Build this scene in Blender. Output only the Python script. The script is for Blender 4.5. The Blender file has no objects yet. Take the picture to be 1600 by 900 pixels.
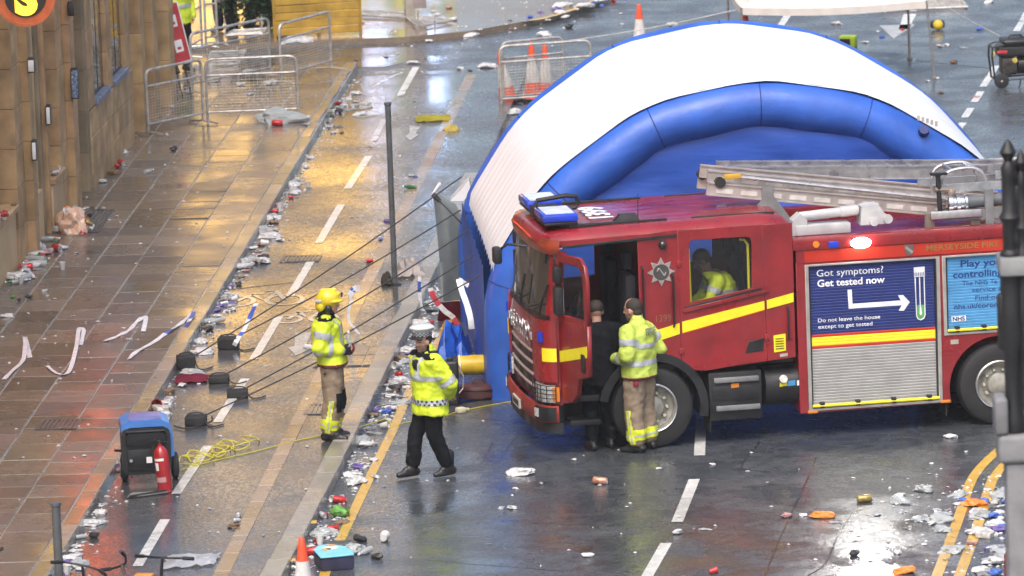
import bpy, bmesh, math, random
from mathutils import Vector, Matrix, noise
SC = bpy.context.scene
COL = SC.collection
R = math.radians
rnd = random.Random(11)
HAZE = 0.00025

# ---------------------------------------------------------------- camera
PITCH, ROLL, FPX = R(10.0), 0.036, 9924.74
CAMP = Vector((0.0, -85.135, 15.012))
_fw = Vector((0, math.cos(PITCH), -math.sin(PITCH))); _up = Vector((0, math.sin(PITCH), math.cos(PITCH))); _rt = Vector((1, 0, 0))
CR = math.cos(ROLL) * _rt - math.sin(ROLL) * _up
CU = math.sin(ROLL) * _rt + math.cos(ROLL) * _up
cam = bpy.data.cameras.new("camera")
camo = bpy.data.objects.new("camera", cam); COL.objects.link(camo)
M = Matrix.Identity(4)
for i in range(3):
    M[i][0], M[i][1], M[i][2], M[i][3] = CR[i], CU[i], -_fw[i], CAMP[i]
camo.matrix_world = M
cam.sensor_width = 36.0
cam.lens = FPX / 1600 * 36.0
cam.clip_start, cam.clip_end = 1.0, 2000.0
cam.dof.use_dof = True
cam.dof.focus_distance = 77.0
cam.dof.aperture_fstop = 4.0
SC.camera = camo

# ---------------------------------------------------------------- sky, sun, exposure
SUN_EL, SUN_AZ = R(58), R(195)          # azimuth clockwise from +Y
w = bpy.data.worlds.new("World"); SC.world = w; w.use_nodes = True
nt = w.node_tree; bg = nt.nodes['Background']
sky = nt.nodes.new('ShaderNodeTexSky'); sky.sky_type = 'NISHITA'; sky.sun_disc = False
sky.sun_elevation = SUN_EL; sky.sun_rotation = SUN_AZ
sky.air_density = 1.0; sky.dust_density = 6.0; sky.ozone_density = 1.0
hs = nt.nodes.new('ShaderNodeHueSaturation'); hs.inputs['Saturation'].default_value = 0.95
nt.links.new(sky.outputs[0], hs.inputs['Color']); nt.links.new(hs.outputs[0], bg.inputs[0])
bg.inputs[1].default_value = 0.15
sl = bpy.data.lights.new("sun", 'SUN'); sl.energy = 1.0; sl.angle = R(40); sl.color = (1.0, 0.985, 0.965)
so = bpy.data.objects.new("sun", sl); COL.objects.link(so)
_sd = Vector((math.sin(SUN_AZ) * math.cos(SUN_EL), math.cos(SUN_AZ) * math.cos(SUN_EL), math.sin(SUN_EL)))
so.rotation_euler = _sd.to_track_quat('Z', 'Y').to_euler(); so.location = (0, 0, 60)
SC.view_settings.view_transform = 'Standard'
SC.view_settings.look = 'None'
SC.view_settings.exposure = 0.78
SC.view_settings.gamma = 1.0
SC.view_settings.use_curve_mapping = False
SC.cycles.max_bounces = 8
SC.cycles.transparent_max_bounces = 12
SC.cycles.sample_clamp_indirect = 6.0
SC.cycles.use_denoising = True

# ---------------------------------------------------------------- measuring helpers: a photo pixel's ray meets the ground or an upright plane
def ray(px, py):
    return (CR * ((px - 800) / FPX) - CU * ((py - 450) / FPX) + _fw)
def G(px, py, z=0.0):
    d = ray(px, py); t = (z - CAMP.z) / d.z; return CAMP + d * t
def V(px, py, Y):
    d = ray(px, py); t = (Y - CAMP.y) / d.y; return CAMP + d * t

# ---------------------------------------------------------------- scene graph helpers
def tagp(o, label=None, cat=None, group=None, kind=None):
    if label: o['label'] = label
    if cat: o['category'] = cat
    if group: o['group'] = group
    if kind: o['kind'] = kind
    return o
def thing(name, label, cat, loc=(0, 0, 0), rotz=0.0, group=None):
    o = bpy.data.objects.new(name, None); COL.objects.link(o)
    o.empty_display_size = 0.2
    o.location = loc; o.rotation_euler = (0, 0, rotz)
    return tagp(o, label, cat, group)
def link(name, me, parent=None, mats=None):
    o = bpy.data.objects.new(name, me); COL.objects.link(o)
    if mats is not None and len(me.materials) == 0:
        for m in (mats if isinstance(mats, (list, tuple)) else [mats]): me.materials.append(m)
    if parent is not None: o.parent = parent
    return o
def done(name, bm, mats, parent=None, smooth=True, angle=35):
    bmesh.ops.recalc_face_normals(bm, faces=bm.faces[:])
    me = bpy.data.meshes.new(name); bm.to_mesh(me); bm.free()
    if smooth:
        for p in me.polygons: p.use_smooth = True
        try: me.set_sharp_from_angle(angle=R(angle))
        except Exception: pass
    return link(name, me, parent, mats)
def split_done(name, bm, mats, parent=None, smooth=True, angle=35):
    bm.verts.index_update(); seen = set(); out = []
    for v0 in bm.verts:
        if v0 in seen: continue
        st, isl = [v0], []; seen.add(v0)
        while st:
            v = st.pop(); isl.append(v)
            for e in v.link_edges:
                q = e.other_vert(v)
                if q not in seen: seen.add(q); st.append(q)
        b2 = bmesh.new(); mp = {v: b2.verts.new(v.co) for v in isl}
        for f in {f for v in isl for f in v.link_faces}: b2.faces.new([mp[v] for v in f.verts])
        out.append(done(name, b2, mats, parent, smooth, angle))
    bm.free(); return out
def copy_tree(o, parent=None):
    c = o.copy(); COL.objects.link(c)
    if parent is not None: c.parent = parent
    for ch in o.children: copy_tree(ch, c)
    return c
def evalmesh(o, name):
    dg = bpy.context.evaluated_depsgraph_get()
    me = bpy.data.meshes.new_from_object(o.evaluated_get(dg), depsgraph=dg)
    me.name = name
    return me

# ---------------------------------------------------------------- shape helpers
def BM(): return bmesh.new()
def mi(bm, faces, k):
    for f in faces: f.material_index = k
def box(bm, x0, x1, y0, y1, z0, z1, bev=0.0, seg=2, mat=0, M=None):
    r = bmesh.ops.create_cube(bm, size=1.0)
    vs = r['verts']
    for v in vs:
        v.co = Vector((x0 + (v.co.x + .5) * (x1 - x0), y0 + (v.co.y + .5) * (y1 - y0), z0 + (v.co.z + .5) * (z1 - z0)))
    fs = list({f for v in vs for f in v.link_faces})
    mi(bm, fs, mat)
    if bev > 0:
        es = list({e for v in vs for e in v.link_edges})
        rr = bmesh.ops.bevel(bm, geom=es, offset=bev, segments=seg, affect='EDGES', profile=0.5)
        vs = list({v for f in rr['faces'] for v in f.verts} | {v for v in vs if v.is_valid})
        mi(bm, {f for v in vs for f in v.link_faces}, mat)
    if M is not None:
        for v in vs: v.co = M @ v.co
    return vs
def frame(d):
    d = d.normalized(); a = Vector((0, 0, 1)) if abs(d.z) < 0.9 else Vector((1, 0, 0))
    x = a.cross(d).normalized(); return x, d.cross(x)
def cyl(bm, p0, p1, r0, r1=None, n=12, mat=0, caps=True):
    p0, p1 = Vector(p0), Vector(p1); r1 = r0 if r1 is None else r1
    x, y = frame(p1 - p0); A, B = [], []
    for k in range(n):
        a = 2 * math.pi * k / n; d = x * math.cos(a) + y * math.sin(a)
        A.append(bm.verts.new(p0 + d * r0)); B.append(bm.verts.new(p1 + d * r1))
    fs = [bm.faces.new((A[k], A[(k + 1) % n], B[(k + 1) % n], B[k])) for k in range(n)]
    if caps: fs += [bm.faces.new(A[::-1]), bm.faces.new(B)]
    mi(bm, fs, mat); return A + B
def tube(bm, pts, r, n=8, closed=False, mat=0, caps=True):
    pts = [Vector(p) for p in pts]; L = len(pts); rings = []; x = None
    for i, p in enumerate(pts):
        if closed: t = (pts[(i + 1) % L] - pts[i - 1])
        else: t = pts[min(i + 1, L - 1)] - pts[max(i - 1, 0)]
        if t.length < 1e-9: t = Vector((0, 0, 1))
        t.normalize()
        if x is None: x, _ = frame(t)
        x = (x - t * x.dot(t)); x = x.normalized() if x.length > 1e-6 else frame(t)[0]
        y = t.cross(x); rr = r[i] if isinstance(r, (list, tuple)) else r
        rings.append([bm.verts.new(p + (x * math.cos(2 * math.pi * k / n) + y * math.sin(2 * math.pi * k / n)) * rr) for k in range(n)])
    fs = []
    for i in range(L if closed else L - 1):
        A, B = rings[i], rings[(i + 1) % L]
        fs += [bm.faces.new((A[k], A[(k + 1) % n], B[(k + 1) % n], B[k])) for k in range(n)]
    if caps and not closed: fs += [bm.faces.new(rings[0][::-1]), bm.faces.new(rings[-1])]
    mi(bm, fs, mat)
def loft(bm, rings, mat=0, caps=True, closed=True):
    vr = [[bm.verts.new(Vector(p)) for p in r] for r in rings]; n = len(vr[0]); fs = []
    for A, B in zip(vr, vr[1:]):
        for k in range(n if closed else n - 1):
            fs.append(bm.faces.new((A[k], A[(k + 1) % n], B[(k + 1) % n], B[k])))
    if caps and closed: fs += [bm.faces.new(vr[0][::-1]), bm.faces.new(vr[-1])]
    mi(bm, fs, mat); return [v for r in vr for v in r]
def ring(c, rx, ry, n=16, rz=0.0, M=None):
    out = []
    for k in range(n):
        a = 2 * math.pi * k / n; p = Vector((rx * math.cos(a), ry * math.sin(a), 0))
        if rz: p = Matrix.Rotation(rz, 3, 'Z') @ p
        if M is not None: p = M @ p
        out.append(Vector(c) + p)
    return out
def lathe(bm, prof, n=16, M=None, mat=0):
    rs = []
    for r, z in prof:
        rr = [Vector((max(r, 1e-4) * math.cos(2 * math.pi * k / n), max(r, 1e-4) * math.sin(2 * math.pi * k / n), z)) for k in range(n)]
        rs.append([M @ p for p in rr] if M is not None else rr)
    return loft(bm, rs, mat)
def ball(bm, c, r, seg=12, rings=8, mat=0, M=None):
    r = (r, r, r) if not isinstance(r, (tuple, list)) else r
    q = bmesh.ops.create_uvsphere(bm, u_segments=seg, v_segments=rings, radius=1.0)
    for v in q['verts']:
        p = Vector((v.co.x * r[0], v.co.y * r[1], v.co.z * r[2]))
        if M is not None: p = M @ p
        v.co = p + Vector(c)
    mi(bm, {f for v in q['verts'] for f in v.link_faces}, mat)
    return q['verts']
def quad(bm, a, b, c, d, mat=0):
    f = bm.faces.new([bm.verts.new(Vector(p)) for p in (a, b, c, d)]); f.material_index = mat; return f
def prism(bm, poly, h0, h1, axis='z', mat=0):
    """poly: list of 2D; extruded along axis from h0 to h1 (axis z: xy; axis y: xz; axis x: yz)"""
    def P(p, h):
        return Vector((p[0], p[1], h)) if axis == 'z' else (Vector((p[0], h, p[1])) if axis == 'y' else Vector((h, p[0], p[1])))
    A = [bm.verts.new(P(p, h0)) for p in poly]; B = [bm.verts.new(P(p, h1)) for p in poly]; n = len(poly)
    fs = [bm.faces.new((A[k], A[(k + 1) % n], B[(k + 1) % n], B[k])) for k in range(n)] + [bm.faces.new(A[::-1]), bm.faces.new(B)]
    mi(bm, fs, mat); return A + B
def rrect(x0, y0, x1, y1, r, n=5):
    out = []
    for cx, cy, a0 in ((x1 - r, y0 + r, -90), (x1 - r, y1 - r, 0), (x0 + r, y1 - r, 90), (x0 + r, y0 + r, 180)):
        for k in range(n + 1):
            a = R(a0 + 90 * k / n); out.append((cx + r * math.cos(a), cy + r * math.sin(a)))
    return out
def plate(name, outlines, depth, mats, parent=None, M=None, bev=0.0):
    """flat board with holes: outlines in its own xy plane, thickness along z"""
    cu = bpy.data.curves.new(name, 'CURVE'); cu.dimensions = '2D'; cu.fill_mode = 'BOTH'
    cu.extrude = max(depth / 2 - bev, 0.0005); cu.bevel_depth = bev; cu.bevel_resolution = 1
    for pts in outlines:
        s = cu.splines.new('POLY'); s.points.add(len(pts) - 1)
        for q, p in zip(s.points, pts): q.co = (p[0], p[1], 0, 1)
        s.use_cyclic_u = True
    o = bpy.data.objects.new(name, cu); COL.objects.link(o)
    me = evalmesh(o, name); bpy.data.objects.remove(o); bpy.data.curves.remove(cu)
    if M is not None: me.transform(M)
    me.materials.clear()
    return link(name, me, parent, mats)
def side_M(v=0.0):
    """plate xy -> local x,z in an upright plane facing -y, at y=v"""
    return Matrix(((1, 0, 0, 0), (0, 0, -1, v), (0, 1, 0, 0), (0, 0, 0, 1)))
FONTC = {}
def text(name, body, size, M, mat, parent=None, align='LEFT', fat=0.0, ext=0.002, width=1.0, shear=0.0):
    cu = bpy.data.curves.new(name, 'FONT'); cu.body = body; cu.size = size; cu.align_x = align
    cu.offset = fat; cu.extrude = ext; cu.space_character = 1.0; cu.shear = shear; cu.resolution_u = 4
    o = bpy.data.objects.new(name, cu); COL.objects.link(o)
    me = evalmesh(o, name); bpy.data.objects.remove(o); bpy.data.curves.remove(cu)
    if width != 1.0: me.transform(Matrix.Diagonal((width, 1, 1, 1)))
    me.transform(M); me.materials.clear()
    return link(name, me, parent, mat)

# ---------------------------------------------------------------- materials
def mat(name, col, rough=0.5, metal=0.0, vary=0.12, vscale=6.0, bump=0.0, bscale=40.0, col2=None, emit=None, estr=0.0,
        trans=0.0, alpha=1.0, coat=0.0, rvary=0.0, spec=0.5, objrand=0.0, ior=None, detail=4.0, stretch=None, sss=0.0):
    m = bpy.data.materials.new(name); m.use_nodes = True; t = m.node_tree; b = t.nodes['Principled BSDF']
    b.inputs['Roughness'].default_value = rough; b.inputs['Metallic'].default_value = metal
    b.inputs['Specular IOR Level'].default_value = spec
    if coat: b.inputs['Coat Weight'].default_value = coat; b.inputs['Coat Roughness'].default_value = 0.08
    if trans: b.inputs['Transmission Weight'].default_value = trans
    if ior: b.inputs['IOR'].default_value = ior
    if alpha < 1: b.inputs['Alpha'].default_value = alpha
    if sss: b.inputs['Subsurface Weight'].default_value = sss; b.inputs['Subsurface Radius'].default_value = (.02, .01, .006)
    if emit: b.inputs['Emission Color'].default_value = (*emit, 1); b.inputs['Emission Strength'].default_value = estr
    tc = t.nodes.new('ShaderNodeTexCoord'); vec = tc.outputs['Object']
    if stretch:
        mp = t.nodes.new('ShaderNodeMapping'); mp.inputs['Scale'].default_value = stretch
        t.links.new(vec, mp.inputs[0]); vec = mp.outputs[0]
    n = t.nodes.new('ShaderNodeTexNoise'); n.inputs['Scale'].default_value = vscale; n.inputs['Detail'].default_value = detail
    t.links.new(vec, n.inputs['Vector'])
    mx = t.nodes.new('ShaderNodeMix'); mx.data_type = 'RGBA'
    c2 = col2 if col2 else tuple(c * (1 - 2 * vary) for c in col)
    c1 = col if col2 else tuple(min(1, c * (1 + vary)) for c in col)
    mx.inputs[6].default_value = (*c2, 1); mx.inputs[7].default_value = (*c1, 1)
    mr = t.nodes.new('ShaderNodeMapRange'); mr.inputs[1].default_value = 0.3; mr.inputs[2].default_value = 0.7
    t.links.new(n.outputs['Fac'], mr.inputs[0]); t.links.new(mr.outputs[0], mx.inputs[0])
    out = mx.outputs[2]
    if objrand:
        oi = t.nodes.new('ShaderNodeObjectInfo'); h = t.nodes.new('ShaderNodeHueSaturation')
        r2 = t.nodes.new('ShaderNodeMapRange'); r2.inputs[3].default_value = 1 - objrand; r2.inputs[4].default_value = 1 + objrand
        t.links.new(oi.outputs['Random'], r2.inputs[0]); t.links.new(r2.outputs[0], h.inputs['Value'])
        r3 = t.nodes.new('ShaderNodeMapRange'); r3.inputs[3].default_value = 0.5 - objrand * .04; r3.inputs[4].default_value = 0.5 + objrand * .04
        wn = t.nodes.new('ShaderNodeMath'); wn.operation = 'FRACT'; w2 = t.nodes.new('ShaderNodeMath'); w2.operation = 'MULTIPLY'; w2.inputs[1].default_value = 7.31
        t.links.new(oi.outputs['Random'], w2.inputs[0]); t.links.new(w2.outputs[0], wn.inputs[0]); t.links.new(wn.outputs[0], r3.inputs[0])
        t.links.new(r3.outputs[0], h.inputs['Hue']); t.links.new(out, h.inputs['Color']); out = h.outputs[0]
    t.links.new(out, b.inputs['Base Color'])
    if rvary:
        n2 = t.nodes.new('ShaderNodeTexNoise'); n2.inputs['Scale'].default_value = vscale * .7; n2.inputs['Detail'].default_value = 5
        t.links.new(vec, n2.inputs['Vector'])
        m2 = t.nodes.new('ShaderNodeMapRange'); m2.inputs[1].default_value = .35; m2.inputs[2].default_value = .65
        m2.inputs[3].default_value = max(0.02, rough - rvary); m2.inputs[4].default_value = min(1, rough + rvary)
        t.links.new(n2.outputs['Fac'], m2.inputs[0]); t.links.new(m2.outputs[0], b.inputs['Roughness'])
    if bump:
        n3 = t.nodes.new('ShaderNodeTexNoise'); n3.inputs['Scale'].default_value = bscale; n3.inputs['Detail'].default_value = 4
        t.links.new(vec, n3.inputs['Vector'])
        bp = t.nodes.new('ShaderNodeBump'); bp.inputs['Strength'].default_value = bump; bp.inputs['Distance'].default_value = 0.01
        t.links.new(n3.outputs['Fac'], bp.inputs['Height']); t.links.new(bp.outputs[0], b.inputs['Normal'])
    return m
MATS = {}
def mm(name, *a, **k):
    if name not in MATS: MATS[name] = mat(name, *a, **k)
    return MATS[name]
# ---------------------------------------------------------------- wet ground materials (world-position noise)
def wet(name, c1, c2, rlo, rhi, bump=0.25, grain=55.0, patch=0.45, objrand=0.0, streak=None, spec=0.5, film=.6, filmr=.2, speck=0.0):
    m = bpy.data.materials.new(name); m.use_nodes = True; t = m.node_tree; b = t.nodes['Principled BSDF']; N = t.nodes.new; L = t.links.new
    ge = N('ShaderNodeNewGeometry'); pos = ge.outputs['Position']
    def noi(s, det=4, vec=pos):
        q = N('ShaderNodeTexNoise'); q.inputs['Scale'].default_value = s; q.inputs['Detail'].default_value = det; L(vec, q.inputs['Vector']); return q.outputs['Fac']
    def mr(v, a, bb, c, d):
        q = N('ShaderNodeMapRange'); L(v, q.inputs[0])
        for i, x in enumerate((a, bb, c, d)): q.inputs[1 + i].default_value = x
        return q.outputs[0]
    a = noi(patch, 5); g = noi(grain, 2); md = noi(5.0, 5)
    mx = N('ShaderNodeMix'); mx.data_type = 'RGBA'; mx.inputs[6].default_value = (*c1, 1); mx.inputs[7].default_value = (*c2, 1)
    ad = N('ShaderNodeMath'); ad.operation = 'ADD'; L(mr(md, .3, .7, 0, .6), ad.inputs[0]); L(mr(g, .3, .7, -.2, .6), ad.inputs[1]); L(ad.outputs[0], mx.inputs[0])
    out = mx.outputs[2]
    if objrand:
        oi = N('ShaderNodeObjectInfo'); h = N('ShaderNodeHueSaturation'); L(out, h.inputs['Color'])
        L(mr(oi.outputs['Random'], 0, 1, 1 - objrand, 1 + objrand), h.inputs['Value'])
        fr = N('ShaderNodeMath'); fr.operation = 'MULTIPLY'; fr.inputs[1].default_value = 9.7; L(oi.outputs['Random'], fr.inputs[0])
        f2 = N('ShaderNodeMath'); f2.operation = 'FRACT'; L(fr.outputs[0], f2.inputs[0])
        L(mr(f2.outputs[0], 0, 1, .485, .515), h.inputs['Hue']); L(mr(f2.outputs[0], 0, 1, .75, 1.3), h.inputs['Saturation']); out = h.outputs[0]
    L(out, b.inputs['Base Color'])
    r = N('ShaderNodeMath'); r.operation = 'ADD'; L(mr(a, .38, .62, rlo, rhi), r.inputs[0]); L(mr(md, .3, .7, -.04, .06), r.inputs[1]); ro = r.outputs[0]
    if objrand:
        o2 = N('ShaderNodeObjectInfo'); q2 = N('ShaderNodeMath'); q2.operation = 'ADD'; L(ro, q2.inputs[0])
        f3 = N('ShaderNodeMath'); f3.operation = 'MULTIPLY'; f3.inputs[1].default_value = 23.1; L(o2.outputs['Random'], f3.inputs[0]); f4 = N('ShaderNodeMath'); f4.operation = 'FRACT'; L(f3.outputs[0], f4.inputs[0])
        L(mr(f4.outputs[0], 0, 1, -.08, .14), q2.inputs[1]); ro = q2.outputs[0]
    big = N('ShaderNodeMath'); big.operation = 'MULTIPLY_ADD'; L(mr(noi(.16, 3), .35, .65, -.5, .5), big.inputs[0]); big.inputs[1].default_value = .12; L(ro, big.inputs[2]); ro = big.outputs[0]
    L(ro, b.inputs['Roughness']); L(mr(a, .40, .62, filmr * .45, filmr * 1.5), b.inputs['Coat Roughness']); cw = mr(noi(.33, 4), .36, .64, film * 1.3, film * .35)
    if speck:
        mp = N('ShaderNodeMapping'); mp.inputs['Scale'].default_value = (1, .4, 1); L(pos, mp.inputs[0])
        sp = mr(noi(speck, 2, mp.outputs[0]), .40, .60, .25, 1.5); mu = N('ShaderNodeMath'); mu.operation = 'MULTIPLY'; L(cw, mu.inputs[0]); L(sp, mu.inputs[1]); cw = mu.outputs[0]
    L(cw, b.inputs['Coat Weight'])
    b.inputs['Specular IOR Level'].default_value = spec
    b.inputs['Coat IOR'].default_value = 1.33
    bp = N('ShaderNodeBump'); bp.inputs['Distance'].default_value = 0.004
    L(mr(a, .38, .62, bump * .35, bump), bp.inputs['Strength'])
    hh = N('ShaderNodeMath'); hh.operation = 'ADD'; L(g, hh.inputs[0])
    h2 = N('ShaderNodeMath'); h2.operation = 'MULTIPLY'; h2.inputs[1].default_value = 1.9; L(noi(grain * .3, 3), h2.inputs[0]); L(h2.outputs[0], hh.inputs[1])
    L(hh.outputs[0], bp.inputs['Height']); L(bp.outputs[0], b.inputs['Normal']); L(bp.outputs[0], b.inputs['Coat Normal'])
    return m
W_ROAD = wet("wet_asphalt", (.03, .034, .039), (.085, .094, .105), .12, .40, 1.0, 38, 1.1, filmr=.22, speck=24)
W_TRACK = wet("wet_track_asphalt", (.04, .042, .045), (.085, .085, .088), .12, .27, .42, 70, speck=26)
W_FLAG = wet("wet_sandstone_flag", (.095, .077, .063), (.16, .13, .106), .14, .32, .4, 45, .8, objrand=.36)
W_BASE = wet("wet_mortar", (.26, .22, .17), (.4, .34, .27), .2, .4, .3, 40)
W_KERB = wet("wet_granite_kerb", (.17, .155, .135), (.3, .275, .235), .2, .4, .3, 60, .8, objrand=.18)
W_KERBY = wet("wet_sandstone_kerb", (.2, .155, .1), (.31, .25, .165), .18, .36, .3, 60, .8, objrand=.2)
W_TAN = wet("wet_tan_edging", (.19, .13, .08), (.3, .21, .13), .18, .34, .3, 60, .8, objrand=.2)
W_LINE = wet("worn_white_paint", (.4, .4, .39), (.74, .74, .71), .25, .45, .4, 30)
W_LINEW = wet("faded_white_paint", (.2, .2, .2), (.52, .52, .5), .2, .42, .4, 22)
W_YEL = wet("worn_yellow_paint", (.42, .24, .03), (.66, .4, .05), .25, .45, .4, 30)
W_PATCH = wet("dark_asphalt_patch", (.022, .024, .028), (.05, .052, .058), .1, .25, .4, 70)
W_IRON = wet("wet_cast_iron", (.05, .045, .042), (.11, .1, .092), .22, .42, .6, 26)

def kx1(y): return -3.92 + 0.0675 * y
K2 = [(-60, -6.3), (-18.3, -2.62), (-12, -2.07), (-6, -1.60), (0, -1.12), (5, -.74), (10, -.36), (21, .45)]
def kx2(y):
    for (a, xa), (b, xb) in zip(K2, K2[1:]):
        if a <= y <= b: return xa + (xb - xa) * (y - a) / (b - a)
    return K2[-1][1] if y > K2[-1][0] else K2[0][1]
def wallx(y): return -7.02 + 0.083 * y
def STRIPX(y): return -1.99 + 0.0716 * y

def sheet(name, poly, z, m, parent=None, kind='structure'):
    bm = BM(); f = bm.faces.new([bm.verts.new((p[0], p[1], z)) for p in poly])
    if f.normal.z < 0 or True:
        bm.normal_update()
        if f.normal.z < 0: f.normal_flip()
    me = bpy.data.meshes.new(name); bm.to_mesh(me); bm.free()
    o = link(name, me, parent, m)
    if kind: o['kind'] = kind
    return o
road = sheet("road", [(-700, -90), (700, -90), (700, 900), (-700, 900)], 0.0, W_ROAD)
ZT, ZP = 0.10, 0.20
def slab(name, poly, z0, z1, m):
    bm = BM(); prism(bm, poly, z0, z1); o = done(name, bm, m, smooth=False); o['kind'] = 'structure'; return o
ys = [-60, -18.3, -12, -6.6, -2.3, .2, 5, 10, 20.4]
track = slab("cycle_track", [(kx2(y) - .02, y) for y in ys] + [(kx1(20.4) - .03, 20.4), (kx1(-60) - .03, -60)], -.05, ZT, W_TRACK)
pave = slab("pavement", [(kx1(-60), -60), (kx1(21.4), 21.4), (-40, 21.4), (-40, -60)], -.05, ZP - .012, W_BASE)
far = [G(505, 72), G(640, 66), G(735, 57), G(815, 43), G(880, 28), G(930, 9), G(965, -10)]
fp = slab("pavement", [(p.x, p.y) for p in far] + [(-2, 55), (-40, 55), (-40, far[0].y)], -.05, .10, wet("wet_far_paving", (.15, .11, .08), (.23, .18, .13), .1, .24, .25, 45, .5))

# flags: one stone each, shared meshes
flagmesh = []
for ln in (.62, .7, .78, .86, .94):
    bm = BM(); box(bm, -.29, .29, -ln / 2 + .007, ln / 2 - .007, -.05, 0)
    bmesh.ops.bevel(bm, geom=[e for e in bm.edges if all(v.co.z > -.01 for v in e.verts)], offset=.006, segments=1, affect='EDGES')
    me = bpy.data.meshes.new("paving_stone"); bm.to_mesh(me); bm.free(); me.materials.append(W_FLAG); flagmesh.append((ln, me))
nfl = 0
ca, sa = math.cos(math.atan(.0675)), math.sin(math.atan(.0675))
for ci in range(5):
    y = -19.4 + rnd.random() * .6
    while y < 21.0 and nfl < 296:
        ln, me = flagmesh[rnd.randrange(5)]
        yc = y + ln / 2; cx = kx1(yc) - .2 - .3 - .6 * ci
        if yc < 14.5 or True:
            o = link("paving_stone", me, pave); nfl += 1
            o.location = (cx, yc, ZP + rnd.uniform(-.003, .003))
            o.rotation_euler = (rnd.gauss(0, .006), rnd.gauss(0, .006), -math.atan(.0675))
        y += ln
sheet("flag_infill", [(kx1(21.2) - 3.2, 21.2), (kx1(-20) - 3.22, -20), (-20, -20), (-20, 21.2)], ZP + .001, wet("wet_sandstone_infill", (.1, .072, .052), (.16, .115, .08), .12, .27, .3, 45, .8), pave, None)

# kerbs: one stone each
def kerbstones(name, fx, y0, y1, wdt, z0, z1, m, parentname, sidedir, ln=.92):
    par = bpy.data.objects.new(parentname, bpy.data.meshes.new(parentname)); COL.objects.link(par)
    bm = BM(); y = y0; pts = []
    while y <= y1: pts.append(y); y += 2
    # bedding strip under the stones
    loft(bm, [[(fx(y) - wdt + .01, y, z0 - .05), (fx(y) - .01, y, z0 - .05), (fx(y) - .01, y, z1 - .03), (fx(y) - wdt + .01, y, z1 - .03)] for y in pts])
    bm.to_mesh(par.data); bm.free(); par.data.materials.append(W_BASE); par['kind'] = 'structure'
    bm = BM(); box(bm, -wdt, 0, -ln / 2 + .006, ln / 2 - .006, z0 - .04 - z1, 0, .012, 2)
    me = bpy.data.meshes.new("kerb_stone"); bm.to_mesh(me); bm.free(); me.materials.append(m)
    y = y0
    while y < y1:
        o = link("kerb_stone", me, par); yc = y + ln / 2
        sl = (fx(yc + .4) - fx(yc - .4)) / .8
        o.location = (fx(yc) + rnd.uniform(-.006, .006), yc, z1 + rnd.uniform(-.004, .004)); o.rotation_euler = (rnd.gauss(0, .004), rnd.gauss(0, .006), -math.atan(sl) + rnd.gauss(0, .004))
        y += ln
    return par
kerbstones("k", kx1, -20, 21.2, .19, ZT, ZP + .004, W_KERBY, "pavement_kerb", 1)
kerbstones("k", kx2, -20, 9, .24, 0, ZT + .03, W_KERB, "track_kerb", 1)
par = bpy.data.objects.new("edging_strip", None); COL.objects.link(par); par['kind'] = 'structure'
bm = BM(); box(bm, -.09, .09, -.44, .44, -.06, 0, .006, 1); me = bpy.data.meshes.new("edging_stone"); bm.to_mesh(me); bm.free(); me.materials.append(W_TAN)
y = -19.0
while y < 20.0:
    o = link("edging_stone", me, par); o.location = (STRIPX(y), y, ZT + .006 + rnd.uniform(-.002, .002)); o.rotation_euler = (0, 0, -.0716); y += .9

# markings
def mark(name, pix, z, m, parent):
    pts = [G(px, py, z) for px, py in pix]; bm = BM(); bm.faces.new([bm.verts.new((p.x, p.y, z + .004)) for p in pts]); bm.normal_update()
    for f in bm.faces:
        if f.normal.z < 0: f.normal_flip()
    me = bpy.data.meshes.new(name); bm.to_mesh(me); bm.free(); return link(name, me, parent, m)
def ribbon(name, pts, wdt, z, m, parent, closed=False):
    pts = [Vector((p[0], p[1], 0)) for p in pts]; n = len(pts); bm = BM(); A, B = [], []
    for i, p in enumerate(pts):
        t = (pts[(i + 1) % n] - pts[i - 1]) if closed else (pts[min(i + 1, n - 1)] - pts[max(i - 1, 0)])
        t.normalize(); q = Vector((-t.y, t.x, 0)) * wdt / 2
        A.append(bm.verts.new((p.x + q.x, p.y + q.y, z))); B.append(bm.verts.new((p.x - q.x, p.y - q.y, z)))
    for i in range(n if closed else n - 1):
        j = (i + 1) % n; f = bm.faces.new((A[i], B[i], B[j], A[j]))
    bm.normal_update()
    for f in bm.faces:
        if f.normal.z < 0: f.normal_flip()
    me = bpy.data.meshes.new(name); bm.to_mesh(me); bm.free(); return link(name, me, parent, m)
def dash(p, q, wdt, z, m, parent, name="lane_dash"):
    a, b = G(*p, z), G(*q, z); n = 5
    return ribbon(name, [a.lerp(b, i / n) for i in range(n + 1)], wdt, z + .005, m, parent)
for p, q in (((650, 105), (625, 150)), ((576, 244), (543, 295)), ((533, 320), (498, 380)), ((486, 408), (453, 463)), ((436, 495), (396, 562)), ((383, 592), (340, 660)), ((325, 697), (275, 772)), ((258, 812), (215, 885))):
    dash(p, q, .115, ZT, W_LINE, track)
dash((600, 186), (584, 221), .1, ZT, W_LINEW, track); dash((622, 115), (580, 138), .06, ZT, W_LINEW, track)
for p, q in (((1096, 640), (1093, 712)), ((1085, 749), (1058, 816)), ((1041, 849), (1003, 915)), ((1240, 10), (1220, 40))):
    dash(p, q, .13, 0, W_LINE, road)
for p, q in (((1604, 20), (1598, 33)), ((1597, 34), (1588, 49)), ((1556, 103), (1547, 120)), ((1546, 120), (1536, 136)), ((1533, 143), (1522, 160)), ((1517, 169), (1507, 184)), ((1505, 192), (1496, 204))):
    dash(p, q, .12, 0, W_LINE, road)
yl = [(522, 920), (540, 830), (580, 742), (613, 674), (640, 612), (662, 572), (690, 525), (715, 470)]
pts = [G(*p) for p in yl]
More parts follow.
